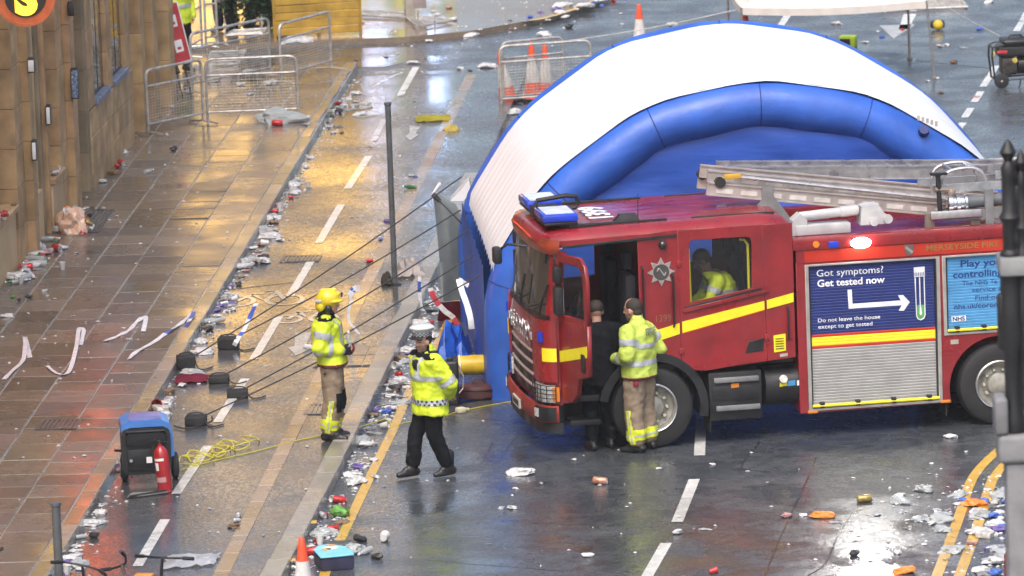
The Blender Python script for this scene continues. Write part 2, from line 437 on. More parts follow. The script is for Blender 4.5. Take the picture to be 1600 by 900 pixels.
def smooth(pts, k=6):
    out = []
    for i in range(len(pts) - 1):
        p0, p1, p2, p3 = pts[max(i - 1, 0)], pts[i], pts[i + 1], pts[min(i + 2, len(pts) - 1)]
        for j in range(k):
            t = j / k; out.append(0.5 * ((2 * p1) + (p2 - p0) * t + (2 * p0 - 5 * p1 + 4 * p2 - p3) * t * t + (3 * p1 - p0 - 3 * p2 + p3) * t ** 3))
    return out + [pts[-1]]
ribbon("yellow_line", smooth([G(531, 846), G(580, 742), G(613, 674), G(640, 612), G(662, 572), G(690, 525), G(715, 470)]), .115, .004, W_YEL, road)
ribbon("yellow_line", [G(505, 905), G(512, 884)], .115, .004, W_YEL, road)
ribbon("yellow_line", smooth([G(1452, 930), G(1468, 890), G(1487, 840), G(1503, 795), G(1512, 765), G(1526, 738), G(1555, 708), G(1600, 672)]), .12, .004, W_YEL, road)
ribbon("yellow_line", smooth([G(1487, 930), G(1503, 890), G(1521, 840), G(1536, 795), G(1545, 765), G(1556, 742), G(1582, 714), G(1630, 680)]), .12, .004, W_YEL, road)
ribbon("yellow_line", smooth([G(816, 42), G(850, 37), G(900, 22), G(935, 7), G(955, -5)]), .13, .104, W_YEL, fp)
# arrow on the far carriageway
mark("road_arrow", [(1412, 22), (1432, 22), (1420, 46), (1404, 46)], 0, W_LINE, road)
mark("road_arrow", [(1374, 40), (1432, 38), (1396, 61)], 0, W_LINEW, road)
mark("road_arrow", [(1436, 0), (1446, -8), (1432, 18), (1420, 18)], 0, W_LINE, road)
# cycle symbols: two wheels and a frame, plus arrows
def bike(cx, cy, wpx, m):
    c = G(cx, cy, ZT); r = .27 * wpx / 85
    for s in (-1, 1):
        ribbon("cycle_symbol", [(c.x + s * .33 * wpx / 85 + r * math.cos(a) * .9, c.y - .1 + r * 1.45 * math.sin(a)) for a in [2 * math.pi * k / 16 for k in range(16)]], .07, ZT + .0045, m, track, True)
    ribbon("cycle_symbol", [(c.x - .33 * wpx / 85, c.y - .1), (c.x - .1, c.y + .42), (c.x + .2, c.y + .45), (c.x + .05, c.y - .1), (c.x - .12, c.y + .4)], .07, ZT + .0055, m, track)
    ribbon("cycle_symbol", [(c.x + .33 * wpx / 85, c.y - .1), (c.x + .2, c.y + .6), (c.x + .05, c.y + .64)], .07, ZT + .0065, m, track)
bike(407, 468, 85, W_LINEW); bike(478, 496, 60, W_LINEW)
for pix in ([(462, 520), (487, 520), (478, 540), (486, 545), (462, 556), (450, 543), (460, 541)], [(640, 197), (657, 198), (650, 208), (654, 211), (641, 220), (633, 213), (640, 208)], [(562, 164), (583, 154), (583, 168), (561, 171)], [(548, 182), (592, 172), (590, 180), (566, 184)]):
    mark("track_marking", pix, ZT, W_LINEW, track)
mark("track_marking", [(432, 874), (462, 872), (462, 877), (432, 879)], ZT, W_YEL, track)
mark("track_marking", [(465, 816), (495, 813), (495, 818), (463, 820)], ZT, W_YEL, track)
# repairs and ironwork
for nm, pix, z, m, par in (("asphalt_patch", [(332, 440), (440, 436), (462, 441), (322, 457)], ZT, W_PATCH, track), ("asphalt_patch", [(540, 76), (640, 70), (655, 92), (600, 105), (522, 106)], 0, W_PATCH, road),
                           ("asphalt_patch", [(1440, 80), (1600, 95), (1600, 112), (1430, 95)], 0, W_PATCH, road)):
    mark(nm, pix, z, m, par)
def iron(name, px, py, w_, l_, z, bars, label, rz=-.07):
    g = G(px, py, z); t = thing(name, label, "drain cover", (g.x, g.y, z), rz)
    bm = BM(); box(bm, -w_ / 2, w_ / 2, -l_ / 2, l_ / 2, -.02, .004); done("cover_plate", bm, MATS.setdefault('ironpit', W_PATCH), t, False)
    for k in range(bars):
        x = -w_ / 2 + w_ * (k + .5) / bars; bm = BM(); box(bm, x - w_ / bars * .28, x + w_ / bars * .28, -l_ / 2 + .03, l_ / 2 - .03, .004, .012); done("grate_bar", bm, W_IRON, t, False)
    bm = BM()
    for a in ((-w_ / 2, -w_ / 2 + .03, -l_ / 2, l_ / 2), (w_ / 2 - .03, w_ / 2, -l_ / 2, l_ / 2), (-w_ / 2 + .03, w_ / 2 - .03, -l_ / 2, -l_ / 2 + .03), (-w_ / 2 + .03, w_ / 2 - .03, l_ / 2 - .03, l_ / 2)): box(bm, *a, -.02, .014)
    done("cover_frame", bm, W_IRON, t, False); return t
iron("drain_grate", 511, 640, .52, .62, ZT, 10, "iron drain grating in the cycle track behind the helmeted firefighter's legs")
iron("drain_grate", 470, 405, .55, .5, ZT, 10, "iron drain grating across the worn dashes in the middle of the cycle track")
iron("drain_grate", 145, 346, .42, 2.0, ZP, 7, "iron pavement grating beside the stuffed rubbish bag at the building's foot")
iron("drain_grate", 92, 664, .5, .6, ZP, 9, "small iron grating set in the reddish paving stones, away from the kerb")
g = G(548, 557, ZT); t = thing("inspection_cover", "large square patterned iron inspection cover in the cycle track beside the helmeted firefighter", "drain cover", (g.x, g.y, ZT), -.07)
bm = BM(); box(bm, -.42, .42, -.72, .72, -.02, .008); done("cover_plate", bm, W_PATCH, t, False)
for i in range(4):
    for j in range(2):
        bm = BM(); box(bm, -.41 + .205 * i + .01, -.41 + .205 * (i + 1) - .01, -.7 + .7 * j + .02, -.7 + .7 * (j + 1) - .02, .008, .016); done("cover_tile", bm, W_IRON, t, False)
# ---------------------------------------------------------------- sandstone building along the pavement
M_STONE = mm("sandstone", (.43, .28, .14), .75, vary=.18, vscale=3.0, bump=.35, bscale=30, objrand=.14, rvary=.15)
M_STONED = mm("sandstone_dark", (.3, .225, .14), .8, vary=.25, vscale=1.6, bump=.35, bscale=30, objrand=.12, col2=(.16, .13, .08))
M_PANEL = mm("sandstone_smooth", (.55, .385, .21), .65, vary=.1, vscale=1.2, bump=.12, bscale=30)
M_MORT = mm("mortar_dark", (.24, .16, .09), .9)
M_GLASSD = mm("dark_window_glass", (.02, .022, .025), .06, spec=.9, vary=.3, vscale=2)
M_FRAMEB = mm("blackened_frame", (.035, .03, .028), .5)
M_BLACK = mm("black_plastic", (.018, .018, .02), .45, bump=.1, bscale=60)
M_RUBBER = mm("black_rubber", (.016, .016, .017), .7, bump=.2, bscale=80)
M_STEEL = mm("galvanised_steel", (.55, .52, .48), .45, metal=.6, vary=.2, vscale=9, rvary=.12)
M_CHROME = mm("polished_metal", (.75, .75, .76), .18, metal=1.0)
M_ALU = mm("aluminium", (.62, .62, .62), .35, metal=.85, vary=.1, vscale=12, rvary=.1)
M_WHITE = mm("white_plastic", (.75, .75, .74), .4, vary=.06)
M_GREYP = mm("grey_paint", (.2, .205, .21), .45, vary=.15)
M_BLUEP = mm("grey_blue_slate", (.16, .19, .27), .5, vary=.2)
bld = thing("stone_building", "long sandstone building with narrow windows and stacked stone piers along the pavement", "building", (0, 0, 0))
def F(s, w_, z): return Vector((wallx(s) + w_, s - w_ * .083, z))
def fbox(bm, s0, s1, w0, w1, z0, z1, mat=0):
    P = [F(s, w_, z) for z in (z0, z1) for s, w_ in ((s0, w0), (s0, w1), (s1, w1), (s1, w0))]
    v = [bm.verts.new(p) for p in P]
    fs = [bm.faces.new([v[i] for i in q]) for q in ((0, 1, 2, 3), (7, 6, 5, 4), (0, 4, 5, 1), (1, 5, 6, 2), (2, 6, 7, 3), (3, 7, 4, 0))]
    mi(bm, fs, mat); return fs
def part(name, s0, s1, w0, w1, z0, z1, m, bev=.012, parent=None):
    bm = BM(); fs = fbox(bm, s0, s1, w0, w1, z0, z1); bm.normal_update()
    if bev: bmesh.ops.bevel(bm, geom=bm.edges[:], offset=bev, segments=1, affect='EDGES')
    return done(name, bm, m, parent or bld, False)
def pier(s0, s1, w0, w1, z0, z1, course=.56, m=M_STONE, n=1):
    part("pier_core", s0 + .02, s1 - .02, w0, w1 - .015, z0, z1, M_MORT, 0)
    z = z0; k = 0
    while z < z1 - .05:
        zt = min(z + course, z1)
        cuts = [s0 + (s1 - s0) * i / n for i in range(n + 1)]
        if n > 1 and k % 2: cuts = [s0] + [c - (s1 - s0) / n / 2 for c in cuts[1:]] + [s1]
        for a, b in zip(cuts, cuts[1:]):
            if b - a > .05: part("stone_block", a + .003, b - .003, w0 + .001, w1 + rnd.uniform(-.006, .006), z + .003, zt - .003, m, .007)
        z = zt; k += 1
ZT2 = 5.6
# main backing wall, near to far
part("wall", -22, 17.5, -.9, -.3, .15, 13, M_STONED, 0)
part("wall", -22, .2, -.3, .02, .15, ZT2, M_STONE, 0)
# block A: window, pilaster, panel, window
def window_bay(s0, s1, zsill, wp, z1=ZT2):
    part("plinth_wall", s0, s1, -.29, wp, .15, zsill - .1, M_PANEL, .01)
    part("sill", s0 - .03, s1 + .03, -.28, wp + .05, zsill - .1, zsill, M_STONE, .015)
    fr = part("window", s0 + .05, s1 - .05, -.26, -.22, zsill, z1 - .6, M_FRAMEB, 0)
    mid = (s0 + s1) / 2
    for a, b in ((s0 + .13, mid - .04), (mid + .04, s1 - .13)):
        part("pane", a, b, -.22, -.205, zsill + .08, z1 - .7, M_GLASSD, 0, fr)
window_bay(.3, 2.0, 1.08, .0)
pier(2.05, 2.75, -.29, .03, .16, ZT2); pier(2.76, 3.1, -.29, .15, .16, ZT2); pier(3.11, 3.4, -.29, .04, .16, ZT2)
part("panel", 3.42, 4.55, -.29, -.06, .9, ZT2, M_PANEL, .01); part("panel_base", 3.42, 4.55, -.29, -.01, .16, .89, M_PANEL, .015)
part("moulding", 4.56, 4.72, -.29, -.0, .16, ZT2, M_STONED, .02); part("moulding", 4.74, 4.86, -.29, .06, .16, ZT2, M_STONE, .02)
window_bay(4.9, 5.9, .98, .08)
pier(5.92, 6.6, -.29, .06, .16, ZT2); pier(6.61, 7.1, -.29, .16, .16, ZT2)
# recess and block B
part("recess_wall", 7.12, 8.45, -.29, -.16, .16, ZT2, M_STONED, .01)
pier(8.47, 8.75, -.29, .08, .16, ZT2, .62, M_STONED)
pier(8.76, 13.3, -.29, .1, .16, 1.36, .4, M_STONE, 4)
pier(8.76, 9.35, -.29, .09, 1.37, ZT2, .6); pier(10.75, 11.25, -.29, .09, 1.37, ZT2, .6); pier(12.75, 13.3, -.29, .09, 1.37, ZT2, .6)
for a, b in ((9.36, 10.74), (11.26, 12.74)):
    part("sill", a, b, -.28, .14, 1.365, 1.46, M_BLUEP, .01)
    fr = part("window", a + .02, b - .02, -.02, .025, 1.46, ZT2, M_FRAMEB, 0)
    part("pane", a + .1, (a + b) / 2 - .04, .025, .035, 1.52, ZT2 - .1, M_GLASSD, 0, fr); part("pane", (a + b) / 2 + .04, b - .1, .025, .035, 1.52, ZT2 - .1, M_GLASSD, 0, fr)
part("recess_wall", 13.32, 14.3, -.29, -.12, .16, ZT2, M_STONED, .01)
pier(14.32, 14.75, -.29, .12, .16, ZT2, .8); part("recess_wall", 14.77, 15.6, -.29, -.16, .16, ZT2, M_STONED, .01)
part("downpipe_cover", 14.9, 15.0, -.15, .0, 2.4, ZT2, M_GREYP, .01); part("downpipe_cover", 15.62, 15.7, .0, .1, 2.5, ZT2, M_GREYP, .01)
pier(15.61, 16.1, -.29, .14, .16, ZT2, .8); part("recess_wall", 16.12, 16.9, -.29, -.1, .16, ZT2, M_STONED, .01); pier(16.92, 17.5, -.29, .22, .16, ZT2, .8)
# small boxes on the piers
def wallbox(s, w_, z, hw, hh, d, m1, m2, label, name="alarm_box", cat="alarm box"):
    p = F(s, w_, z); t = thing(name, label, cat, p)
    bm = BM(); box(bm, 0, d, -hw, hw, -hh, hh, .01); done("housing", bm, m1, t)
    bm = BM(); box(bm, .01, d - .01, -hw - .012, -hw - .001, -hh + .02, hh - .02, .004); done("face_plate", bm, m2, t)
M_STK = mm("blue_sticker", (.2, .28, .42), .4, vary=.5, vscale=30)
wallbox(2.76, .15, 2.92, .1, .1, .1, M_BLACK, M_WHITE, "white fronted black box on the pier just under the round sign")
wallbox(2.76, .15, 1.72, .1, .14, .07, M_BLACK, M_WHITE, "low grey faced box on the pier under the round sign")
wallbox(4.75, .06, 1.92, .1, .14, .07, M_BLACK, M_WHITE, "narrow box on the moulding beside the smooth stone panel")
wallbox(6.61, .16, 3.2, .12, .1, .1, M_BLACK, M_FRAMEB, "high black box near the top of the last pier", "wall_lamp", "wall lamp")
wallbox(6.61, .16, 2.1, .1, .22, .11, M_BLACK, M_STK, "black board with a blue patterned plate on the last pier", "notice_board", "notice board")
# round illuminated sign
M_SIGNR = mm("sign_orange_ring", (.55, .14, .05), .35, emit=(.9, .16, .04), estr=.08)
M_SIGNS = mm("sign_yellow_glow", (.9, .6, .05), .4, emit=(1, .62, .03), estr=1.6)
c = V(40, -6, 1.2); t = thing("round_sign", "round orange rimmed black sign with a glowing yellow letter S projecting from the building", "sign", c, R(3))
MX = Matrix.Rotation(R(90), 4, 'X')
bm = BM(); lathe(bm, [(.001, -.07), (.40, -.07), (.405, .07), (.001, .07)], 40, MX); done("sign_body", bm, M_SIGNR, t)
bm = BM(); lathe(bm, [(.001, .071), (.285, .071), (.285, .085), (.001, .085)], 40, MX); done("sign_face", bm, M_FRAMEB, t)
bm = BM(); lathe(bm, [(.37, .06), (.41, .06), (.41, .085), (.37, .085), (.37, .06)], 40, MX); done("sign_rim", bm, M_SIGNR, t)
text("letter", "S", .62, Matrix.Translation((0, -.1, -.215)) @ Matrix.Rotation(R(90), 4, 'X'), M_SIGNS, t, 'CENTER', .035, .012)
bm = BM(); cyl(bm, (-.4, 0, .1), (-.75, 0, .1), .025); done("bracket", bm, M_FRAMEB, t)
# red lit fascia signs further up the wall (their glow lies on the wet flags)
M_RED = mm("red_neon_panel", (.5, .05, .02), .4, emit=(1, .13, .025), estr=4.8)
def fascia(s0, s1, w_, z0, z1, label):
    t = thing("shop_fascia", label, "shop sign", F(s0, w_, z0), 0)
    bm = BM(); o = F(s0, w_, z0)
    fbox(bm, s0, s1, w_, w_ + .08, z0, z1)
    for v in bm.verts: v.co -= o
    done("sign_case", bm, M_FRAMEB, t, False)
    k = 3
    for i in range(k):
        a, b = s0 + (s1 - s0) * (i + .1) / k, s0 + (s1 - s0) * (i + .9) / k
        bm = BM(); fbox(bm, a, b, w_ + .081, w_ + .12, z0 + .06, z1 - .06)
        for v in bm.verts: v.co -= o
        done("lit_panel", bm, M_RED, t, False)
fascia(-7.5, -3.6, .03, 2.0, 2.75, "red lit shop sign panels low on the stone building's street corner end")
fascia(4.0, 8.2, .2, 3.85, 4.5, "red lit shop sign panels above the stone piers")

# ---------------------------------------------------------------- lit building across the side street (mirrored in the wet track)
M_GOLD = mm("floodlit_stone", (.42, .3, .16), .7, vary=.2, vscale=.8)
M_WIN = mm("warm_lit_window", (.6, .42, .15), .4, vary=.3, vscale=.5, emit=(1, .56, .14), estr=1.7)
M_WIND = mm("dim_lit_window", (.4, .28, .1), .4, vary=.3, vscale=.5, emit=(1, .5, .12), estr=.2)
lb = thing("lit_building", "warmly lit stone building standing behind the hoarding with rows of glowing windows", "building", (-14.5, 50, 0))
bm = BM(); box(bm, -14, 12.2, 0, 8, 0, 13.0); done("wall", bm, M_GOLD, lb, False)
bm = BM(); box(bm, -14.2, 12.4, -.3, 8, 13.0, 13.7); done("cornice", bm, M_GOLD, lb, False)
for k, (z0, z1) in enumerate(((.6, 3.7), (4.5, 7.2), (8.1, 10.6))):
    for i in range(11):
        x = -13.4 + i * 2.32
        bm = BM(); box(bm, x, x + 1.75, -.06, -.005, z0, z1); fr = done("window", bm, M_FRAMEB, lb, False)
        for j in range(2):
            bm = BM(); box(bm, x + .08 + .83 * j, x + .85 + .83 * j, -.09, -.065, z0 + .1, z1 - .1); done("pane", bm, M_WIN if (x > 5.6 and k) or (k == 0 and 5.6 < x < 8.5) else M_WIND, fr, False)

# ---------------------------------------------------------------- yellow hoarding, bush, posts behind the barriers
M_HOARD = mm("yellow_hoarding_paint", (.42, .25, .03), .5, vary=.2, vscale=3)
a, b = G(432, 62, .1), G(566, 26, .1); b.y = a.y + .25
ang = math.atan2(b.y - a.y, b.x - a.x); wd = (b - a).length
t = thing("hoarding", "yellow hoarding of horizontal boards behind the crowd barriers", "hoarding", a, ang)
for k in range(14):
    z = .06 + k * .135; bm = BM(); box(bm, 0, wd, -.02 + (k % 2) * .006, .03, z, z + .125, .008, 1); done("board", bm, M_HOARD, t, False)
for x in (-.04, wd * .5, wd):
    bm = BM(); box(bm, x, x + .05, .031, .1, 0, 2.0); done("post", bm, M_HOARD, t, False)
M_LEAF = mm("bush_leaf", (.035, .075, .02), .5, vary=.4, vscale=4, col2=(.015, .035, .012))
c = G(420, 46, .1); t = thing("bush", "dark green bush at the end of the yellow hoarding", "bush", c)
bm = BM()
for k in range(5): tube(bm, [(0, 0, 0), (rnd.uniform(-.2, .2), rnd.uniform(-.2, .2), .5), (rnd.uniform(-.45, .45), rnd.uniform(-.4, .4), 1.2)], [.03, .02, .008], 6)
done("stem", bm, mm("bark", (.09, .06, .04), .8), t)
bm = BM()
for k in range(5200):
    th, ph = rnd.random() * 6.283, math.acos(rnd.uniform(-1, 1)); rr = .8 * (rnd.random() ** .35) * (1 + .25 * math.sin(3 * th + 2 * ph))
    p = Vector((rr * math.sin(ph) * math.cos(th), .8 * rr * math.sin(ph) * math.sin(th), .72 + .85 * rr * math.cos(ph)))
    q = Matrix.Rotation(rnd.random() * 6.28, 3, Vector((rnd.gauss(0, 1), rnd.gauss(0, 1), rnd.gauss(0, 1))).normalized()); s = rnd.uniform(.04, .075)
    quad(bm, p + q @ Vector((-s, 0, 0)), p + q @ Vector((0, -s * .5, 0)), p + q @ Vector((s, 0, 0)), p + q @ Vector((0, s * .5, 0)))
done("foliage", bm, M_LEAF, t, False)
def post(name, px, py, z, h, r, m, label, cat, lean=(0, 0), cap=None):
    g = G(px, py, z); t = thing(name, label, cat, g); bm = BM(); cyl(bm, (0, 0, 0), (lean[0], lean[1], h), r, r, 14); done("shaft", bm, m, t)
    bm = BM(); lathe(bm, [(r + .002, h - .03), (r + .012, h - .02), (r + .012, h + .01), (.002, h + .02)], 14); 
    if lean != (0, 0):
        for v in bm.verts: v.co += Vector((lean[0], lean[1], 0))
    done("cap", bm, cap or m, t)
    bm = BM(); lathe(bm, [(r + .05, 0), (r + .05, .015), (r + .004, .03), (r + .004, 0)], 14); done("collar", bm, M_BLACK, t); return t
M_PALE = mm("pale_stone_post", (.42, .38, .33), .7)
post("stone_post", 366, 45, .1, 1.6, .075, M_PALE, "pale post beside the standing bystander behind the barriers", "post")
post("lamp_post", 392, 42, .1, 4.5, .095, M_GREYP, "grey lamp post standing in front of the dark green bush", "lamp post")
post("sign_post", 617, 445, ZT, 2.5, .04, mm("dark_grey_post", (.09, .1, .105), .5, vary=.2), "tall plain dark grey post standing alone on the track edge", "post")
g = V(92, 905, -17.6); post("bollard", 94, 930, ZP, 1.0, .048, mm("dark_grey_post2", (.09, .095, .1), .5), "dark grey bollard on the pavement kerb beside the fallen bicycles", "bollard")
# leaning red notice board behind the barriers
c = G(288, 152, ZP); t = thing("notice_sign", "red and white notice board leaning on black legs inside the barriers", "sign", c, R(28))
bm = BM()
for x in (-.04, .12): tube(bm, [(x, -.02, 0), (x - .2, .22, 1.55)], .014, 6)
done("leg", bm, M_BLACK, t)
top, bot = Vector((-.17, .17, 1.5)), Vector((.0, .03, .62))
MS = Matrix.Translation((-.07, .09, 1.06)) @ Matrix.Rotation(R(-9), 4, 'Y') @ Matrix.Rotation(R(90 - 8), 4, 'X')
plate("board", [rrect(-.17, -.5, .17, .5, .02)], .02, M_WHITE, t, MS)
plate("red_face", [rrect(-.15, -.48, .15, .48, .015)], .004, mm("sign_red", (.45, .03, .03), .4), t, MS @ Matrix.Translation((0, 0, .013)))
text("lettering", "NO\nBIKES", .16, MS @ Matrix.Translation((0, .22, .017)), M_WHITE, t, 'CENTER', .004, .001) if False else None
for k, (y0, s) in enumerate(((.2, .2), (-.22, .2))):
    plate("white_mark", [rrect(-.07, y0 - .1, .07, y0 + .1, .01), rrect(-.035, y0 - .06, .035, y0 - .015, .005)], .003, M_WHITE, t, MS @ Matrix.Translation((0, 0, .0175)))
# ambulance parked beyond the crossing, above the picture's top edge: its lit blue lamps lie mirrored on the wet crossing
M_AMBL = mm("blue_white_lamp", (.3, .4, 1), .3, emit=(.42, .55, 1.0), estr=16.0); M_AMBY = mm("ambulance_yellow", (.6, .55, .06), .4); M_AMBG = mm("ambulance_green", (.05, .3, .1), .4)
t = thing("ambulance", "yellow and green ambulance with lit blue roof lamps parked beyond the wet crossing", "ambulance", (-2.0, 41, 0), R(4))
bm = BM(); box(bm, -1.05, 1.05, 0, 4.2, .45, 2.65, .08, 3); done("body", bm, M_AMBY, t)
bm = BM(); box(bm, -.98, .98, 4.2, 5.9, .45, 1.9, .15, 3); done("cab", bm, M_AMBY, t)
for k in range(6): bm = BM(); box(bm, -1.03 + .35 * k, -.86 + .35 * k, -.012, -.002, .9, 1.6); done("check_panel", bm, M_AMBG, t, False)
for x in (-.95, .1): bm = BM(); box(bm, x, x + .85, -.014, -.002, 1.7, 2.35, .0); done("window", bm, M_GLASSD, t, False)
for x in (-.8, .3): bm = BM(); box(bm, x, x + .5, -.02, .2, 2.66, 2.95, .03); done("roof_lamp", bm, M_AMBL, t)
for x in (-1.0, .8):
    for y in (.9, 4.6): bm = BM(); cyl(bm, (x, y, .35), (x + .2, y, .35), .35, n=20); done("wheel", bm, M_RUBBER, t)
# ---------------------------------------------------------------- inflatable shelter
TENT_O, TENT_A, TENT_D = Vector((-.05, -8.02, 0)), R(3), 6.0
tent = thing("inflatable_tent", "large inflatable tent with blue air arches and a white roof behind the fire engine", "tent", TENT_O, TENT_A)
M_PVC = mm("blue_pvc_tube", (.03, .115, .50), .42, vary=.12, vscale=2, bump=.55, bscale=12, rvary=.1)
M_PVCF = mm("blue_tent_fabric", (.028, .095, .46), .5, vary=.16, vscale=1.3, bump=.7, bscale=5, stretch=(.5, .5, 2.2))
M_SKIN = mm("white_tent_fabric", (.74, .76, .79), .5, vary=.03, vscale=2, bump=.12, bscale=6)
M_SEAM = mm("dark_seam", (.012, .03, .16), .6)
OUT = [(-.30, 0), (-.30, 1.5), (.5, 2.72), (1.78, 3.60), (3.2, 3.86), (4.62, 3.60), (5.9, 2.78), (6.78, 1.72), (6.82, 0)]
def soften(P, f=.16):
    out = [P[0]]
    for a, p, b in zip(P, P[1:], P[2:]):
        a, p, b = Vector(a), Vector(p), Vector(b); q0, q1 = p.lerp(a, f), p.lerp(b, f); m = (q0 + q1) / 2 * .5 + p * .5
        out += [tuple(q0), tuple(m), tuple(q1)]
    return out + [P[-1]]
def inset(P, d):
    res = []
    for i, p in enumerate(P):
        p = Vector(p); a = (p - Vector(P[i - 1])).normalized() if i else None; b = (Vector(P[i + 1]) - p).normalized() if i < len(P) - 1 else None
        na = Vector((a.y, -a.x)) if a else None; nb = Vector((b.y, -b.x)) if b else None
        if na is None: res.append(p + nb * d)
        elif nb is None: res.append(p + na * d)
        else:
            m = (na + nb).normalized(); res.append(p + m * d / max(.3, m.dot(na)))
    return res
def arch(name, yc, r, n=18):
    base = inset(OUT, .30); pts = []; knees = []
    for i in range(len(base)):
        p = Vector(base[i])
        if i in (0, len(base) - 1): pts.append((p, 1.0)); continue
        a, b = Vector(base[i - 1]), Vector(base[i + 1]); la = min(.36, (a - p).length * .45); lb = min(.36, (b - p).length * .45)
        q0, q1 = p + (a - p).normalized() * la, p + (b - p).normalized() * lb
        if i > 1: pts.append((Vector(base[i - 1]).lerp(p, .5), 1.03))
        for t in (0, .25, .5, .75, 1): pts.append((q0 * (1 - t) ** 2 + p * 2 * t * (1 - t) + q1 * t * t, 1.0 - .035 * (1 - abs(2 * t - 1))))
        knees.append(len(pts) - 3)
    RR = []; seams = []
    for i, (c, k) in enumerate(pts):
        t = (pts[min(i + 1, len(pts) - 1)][0] - pts[max(i - 1, 0)][0]).normalized(); nx = Vector((-t.y, t.x)); rr = r * k
        RR.append([(c.x + nx.x * math.cos(2 * math.pi * j / n) * rr, yc + math.sin(2 * math.pi * j / n) * rr, c.y + nx.y * math.cos(2 * math.pi * j / n) * rr) for j in range(n)])
        if i in knees: seams.append((c, nx, rr))
    bm = BM(); loft(bm, RR); o = done(name, bm, M_PVC, tent, True, 60)
    for c, nx, rr in seams:
        bm = BM(); tube(bm, [(c.x + nx.x * math.cos(2 * math.pi * j / 24) * rr, yc + math.sin(2 * math.pi * j / 24) * rr, c.y + nx.y * math.cos(2 * math.pi * j / 24) * rr) for j in range(24)], .007, 5, True); done("seam", bm, M_SEAM, o)
    return o
arch("front_arch", .30, .295); arch("rear_arch", TENT_D - .3, .345)
# roof skin with scalloped hems
def arclen(P):
    out = [0]
    for a, b in zip(P, P[1:]): out.append(out[-1] + (Vector(b) - Vector(a)).length)
    return out
SK = [(-.305, 1.62), (-.305, 1.72)] if False else [(-.30, 1.60)]
SK = [(-.308, 1.58), (-.26, 1.72), (.1, 2.17), (.49, 2.735), (.9, 3.04), (1.35, 3.34), (1.775, 3.615), (2.4, 3.755), (3.2, 3.875), (4.0, 3.755), (4.625, 3.615), (5.05, 3.34), (5.5, 3.04), (5.91, 2.795), (6.35, 2.26), (6.74, 1.78), (6.81, 1.58)]

def skin_path(off):
    base = inset(OUT, .30); pts = [Vector(base[0])]
    for i in range(1, len(base) - 1):
        p, a, b = Vector(base[i]), Vector(base[i - 1]), Vector(base[i + 1]); la = min(.36, (a - p).length * .45); lb = min(.36, (b - p).length * .45)
        q0, q1 = p + (a - p).normalized() * la, p + (b - p).normalized() * lb
        pts += [q0 * (1 - t) ** 2 + p * 2 * t * (1 - t) + q1 * t * t for t in (0, .2, .4, .6, .8, 1)]
    pts.append(Vector(base[-1])); out = []
    for i, c in enumerate(pts):
        t = (pts[min(i + 1, len(pts) - 1)] - pts[max(i - 1, 0)]).normalized(); out.append((c.x - t.y * off, c.y + t.x * off))
    body = [p for p in out if p[1] > 1.66]
    return [(body[0][0] - .03, 1.58)] + body + [(body[-1][0] + .03, 1.58)]
SK = skin_path(.325)
bm = BM(); NY = 84; rows = []
for j in range(NY + 1):
    f = j / NY; y = .2 + f * (TENT_D - .72); row = []
    for i, (x, z) in enumerate(SK):
        k_ = min(i, len(SK) - 1 - i); e = max(0.0, 1 - k_ / 7) ** 1.5
        sc = abs(math.sin(math.pi * 14 * f))
        dz = -.07 * sc * (1.0 if k_ == 0 else 0); rip = math.sin(2 * math.pi * 14 * f) * .014 * e
        sag = -.02 * math.sin(math.pi * f) - .005 - .022 * (1 - f); nx = (x - 3.2) / 3.5
        row.append((x + nx * sag + rip * (-1 if x < 3 else 1) * .8, y, z + dz + sag * (1 - nx * nx) + .016 * noise.noise(Vector((x * 1.6, y * 1.6, 3))) + .006 * noise.noise(Vector((x * 6, y * 2, 9)))))
    rows.append(row)
loft(bm, rows, caps=False, closed=False)
done("roof_skin", bm, M_SKIN, tent, True, 50)
# blue side walls, front infill with folds, rear wall
for sx in (-.285, 6.80):
    bm = BM(); rows = []
    for j in range(41):
        y = .3 + (TENT_D - .75) * j / 40
        rows.append([(sx + .02 * noise.noise(Vector((y * 2, k * .4, sx))) - .012 * math.sin(2 * math.pi * 14 * j / 40) * (k / 6), y, 1.62 * k / 6) for k in range(7)])
    loft(bm, rows, caps=False, closed=False); done("side_wall", bm, M_PVCF, tent)
for nm, yy in (("front_curtain", .17), ("rear_wall", TENT_D - .25)):
    inner = inset(OUT, .45); bm = BM(); rows = []; NZ = 26
    def span(z):
        xs = []
        for a, b in zip(inner, inner[1:]):
            if (a.y - z) * (b.y - z) <= 0 and abs(a.y - b.y) > 1e-6: xs.append(a.x + (b.x - a.x) * (z - a.y) / (b.y - a.y))
        return min(xs), max(xs)
    for k in range(NZ + 1):
        z = .02 + (inner[4].y - .03) * k / NZ; x0, x1 = span(z)
        rows.append([(x0 + (x1 - x0) * i / 40, yy + .07 * noise.noise(Vector((.8 * (x0 + (x1 - x0) * i / 40), z * 2.2, yy))) + .03 * noise.noise(Vector(((x0 + (x1 - x0) * i / 40) * 3, z * 5, yy))) + .03 * math.sin(z * 2.6 + .4 * i / 10), z) for i in range(41)])
    loft(bm, rows, caps=False, closed=False); done(nm, bm, M_PVCF, tent, True, 80)
# pressure valve patch on the front arch
bm = BM(); cyl(bm, (5.2, .06, 3.12), (5.2, -.03, 3.17), .07, .06, 14); done("valve", bm, M_SEAM, tent)
bm = BM()
for k in range(5): box(bm, 5.12 + k * .055, 5.15 + k * .055, -.02, .0, 3.28 - k * .02, 3.34 - k * .02, 0)
done("valve_tag", bm, M_PALE, tent, False)
def TW(x, y, z): return tent.matrix_basis @ Vector((x, y, z)) if False else TENT_O + Matrix.Rotation(TENT_A, 3, 'Z') @ Vector((x, y, z))
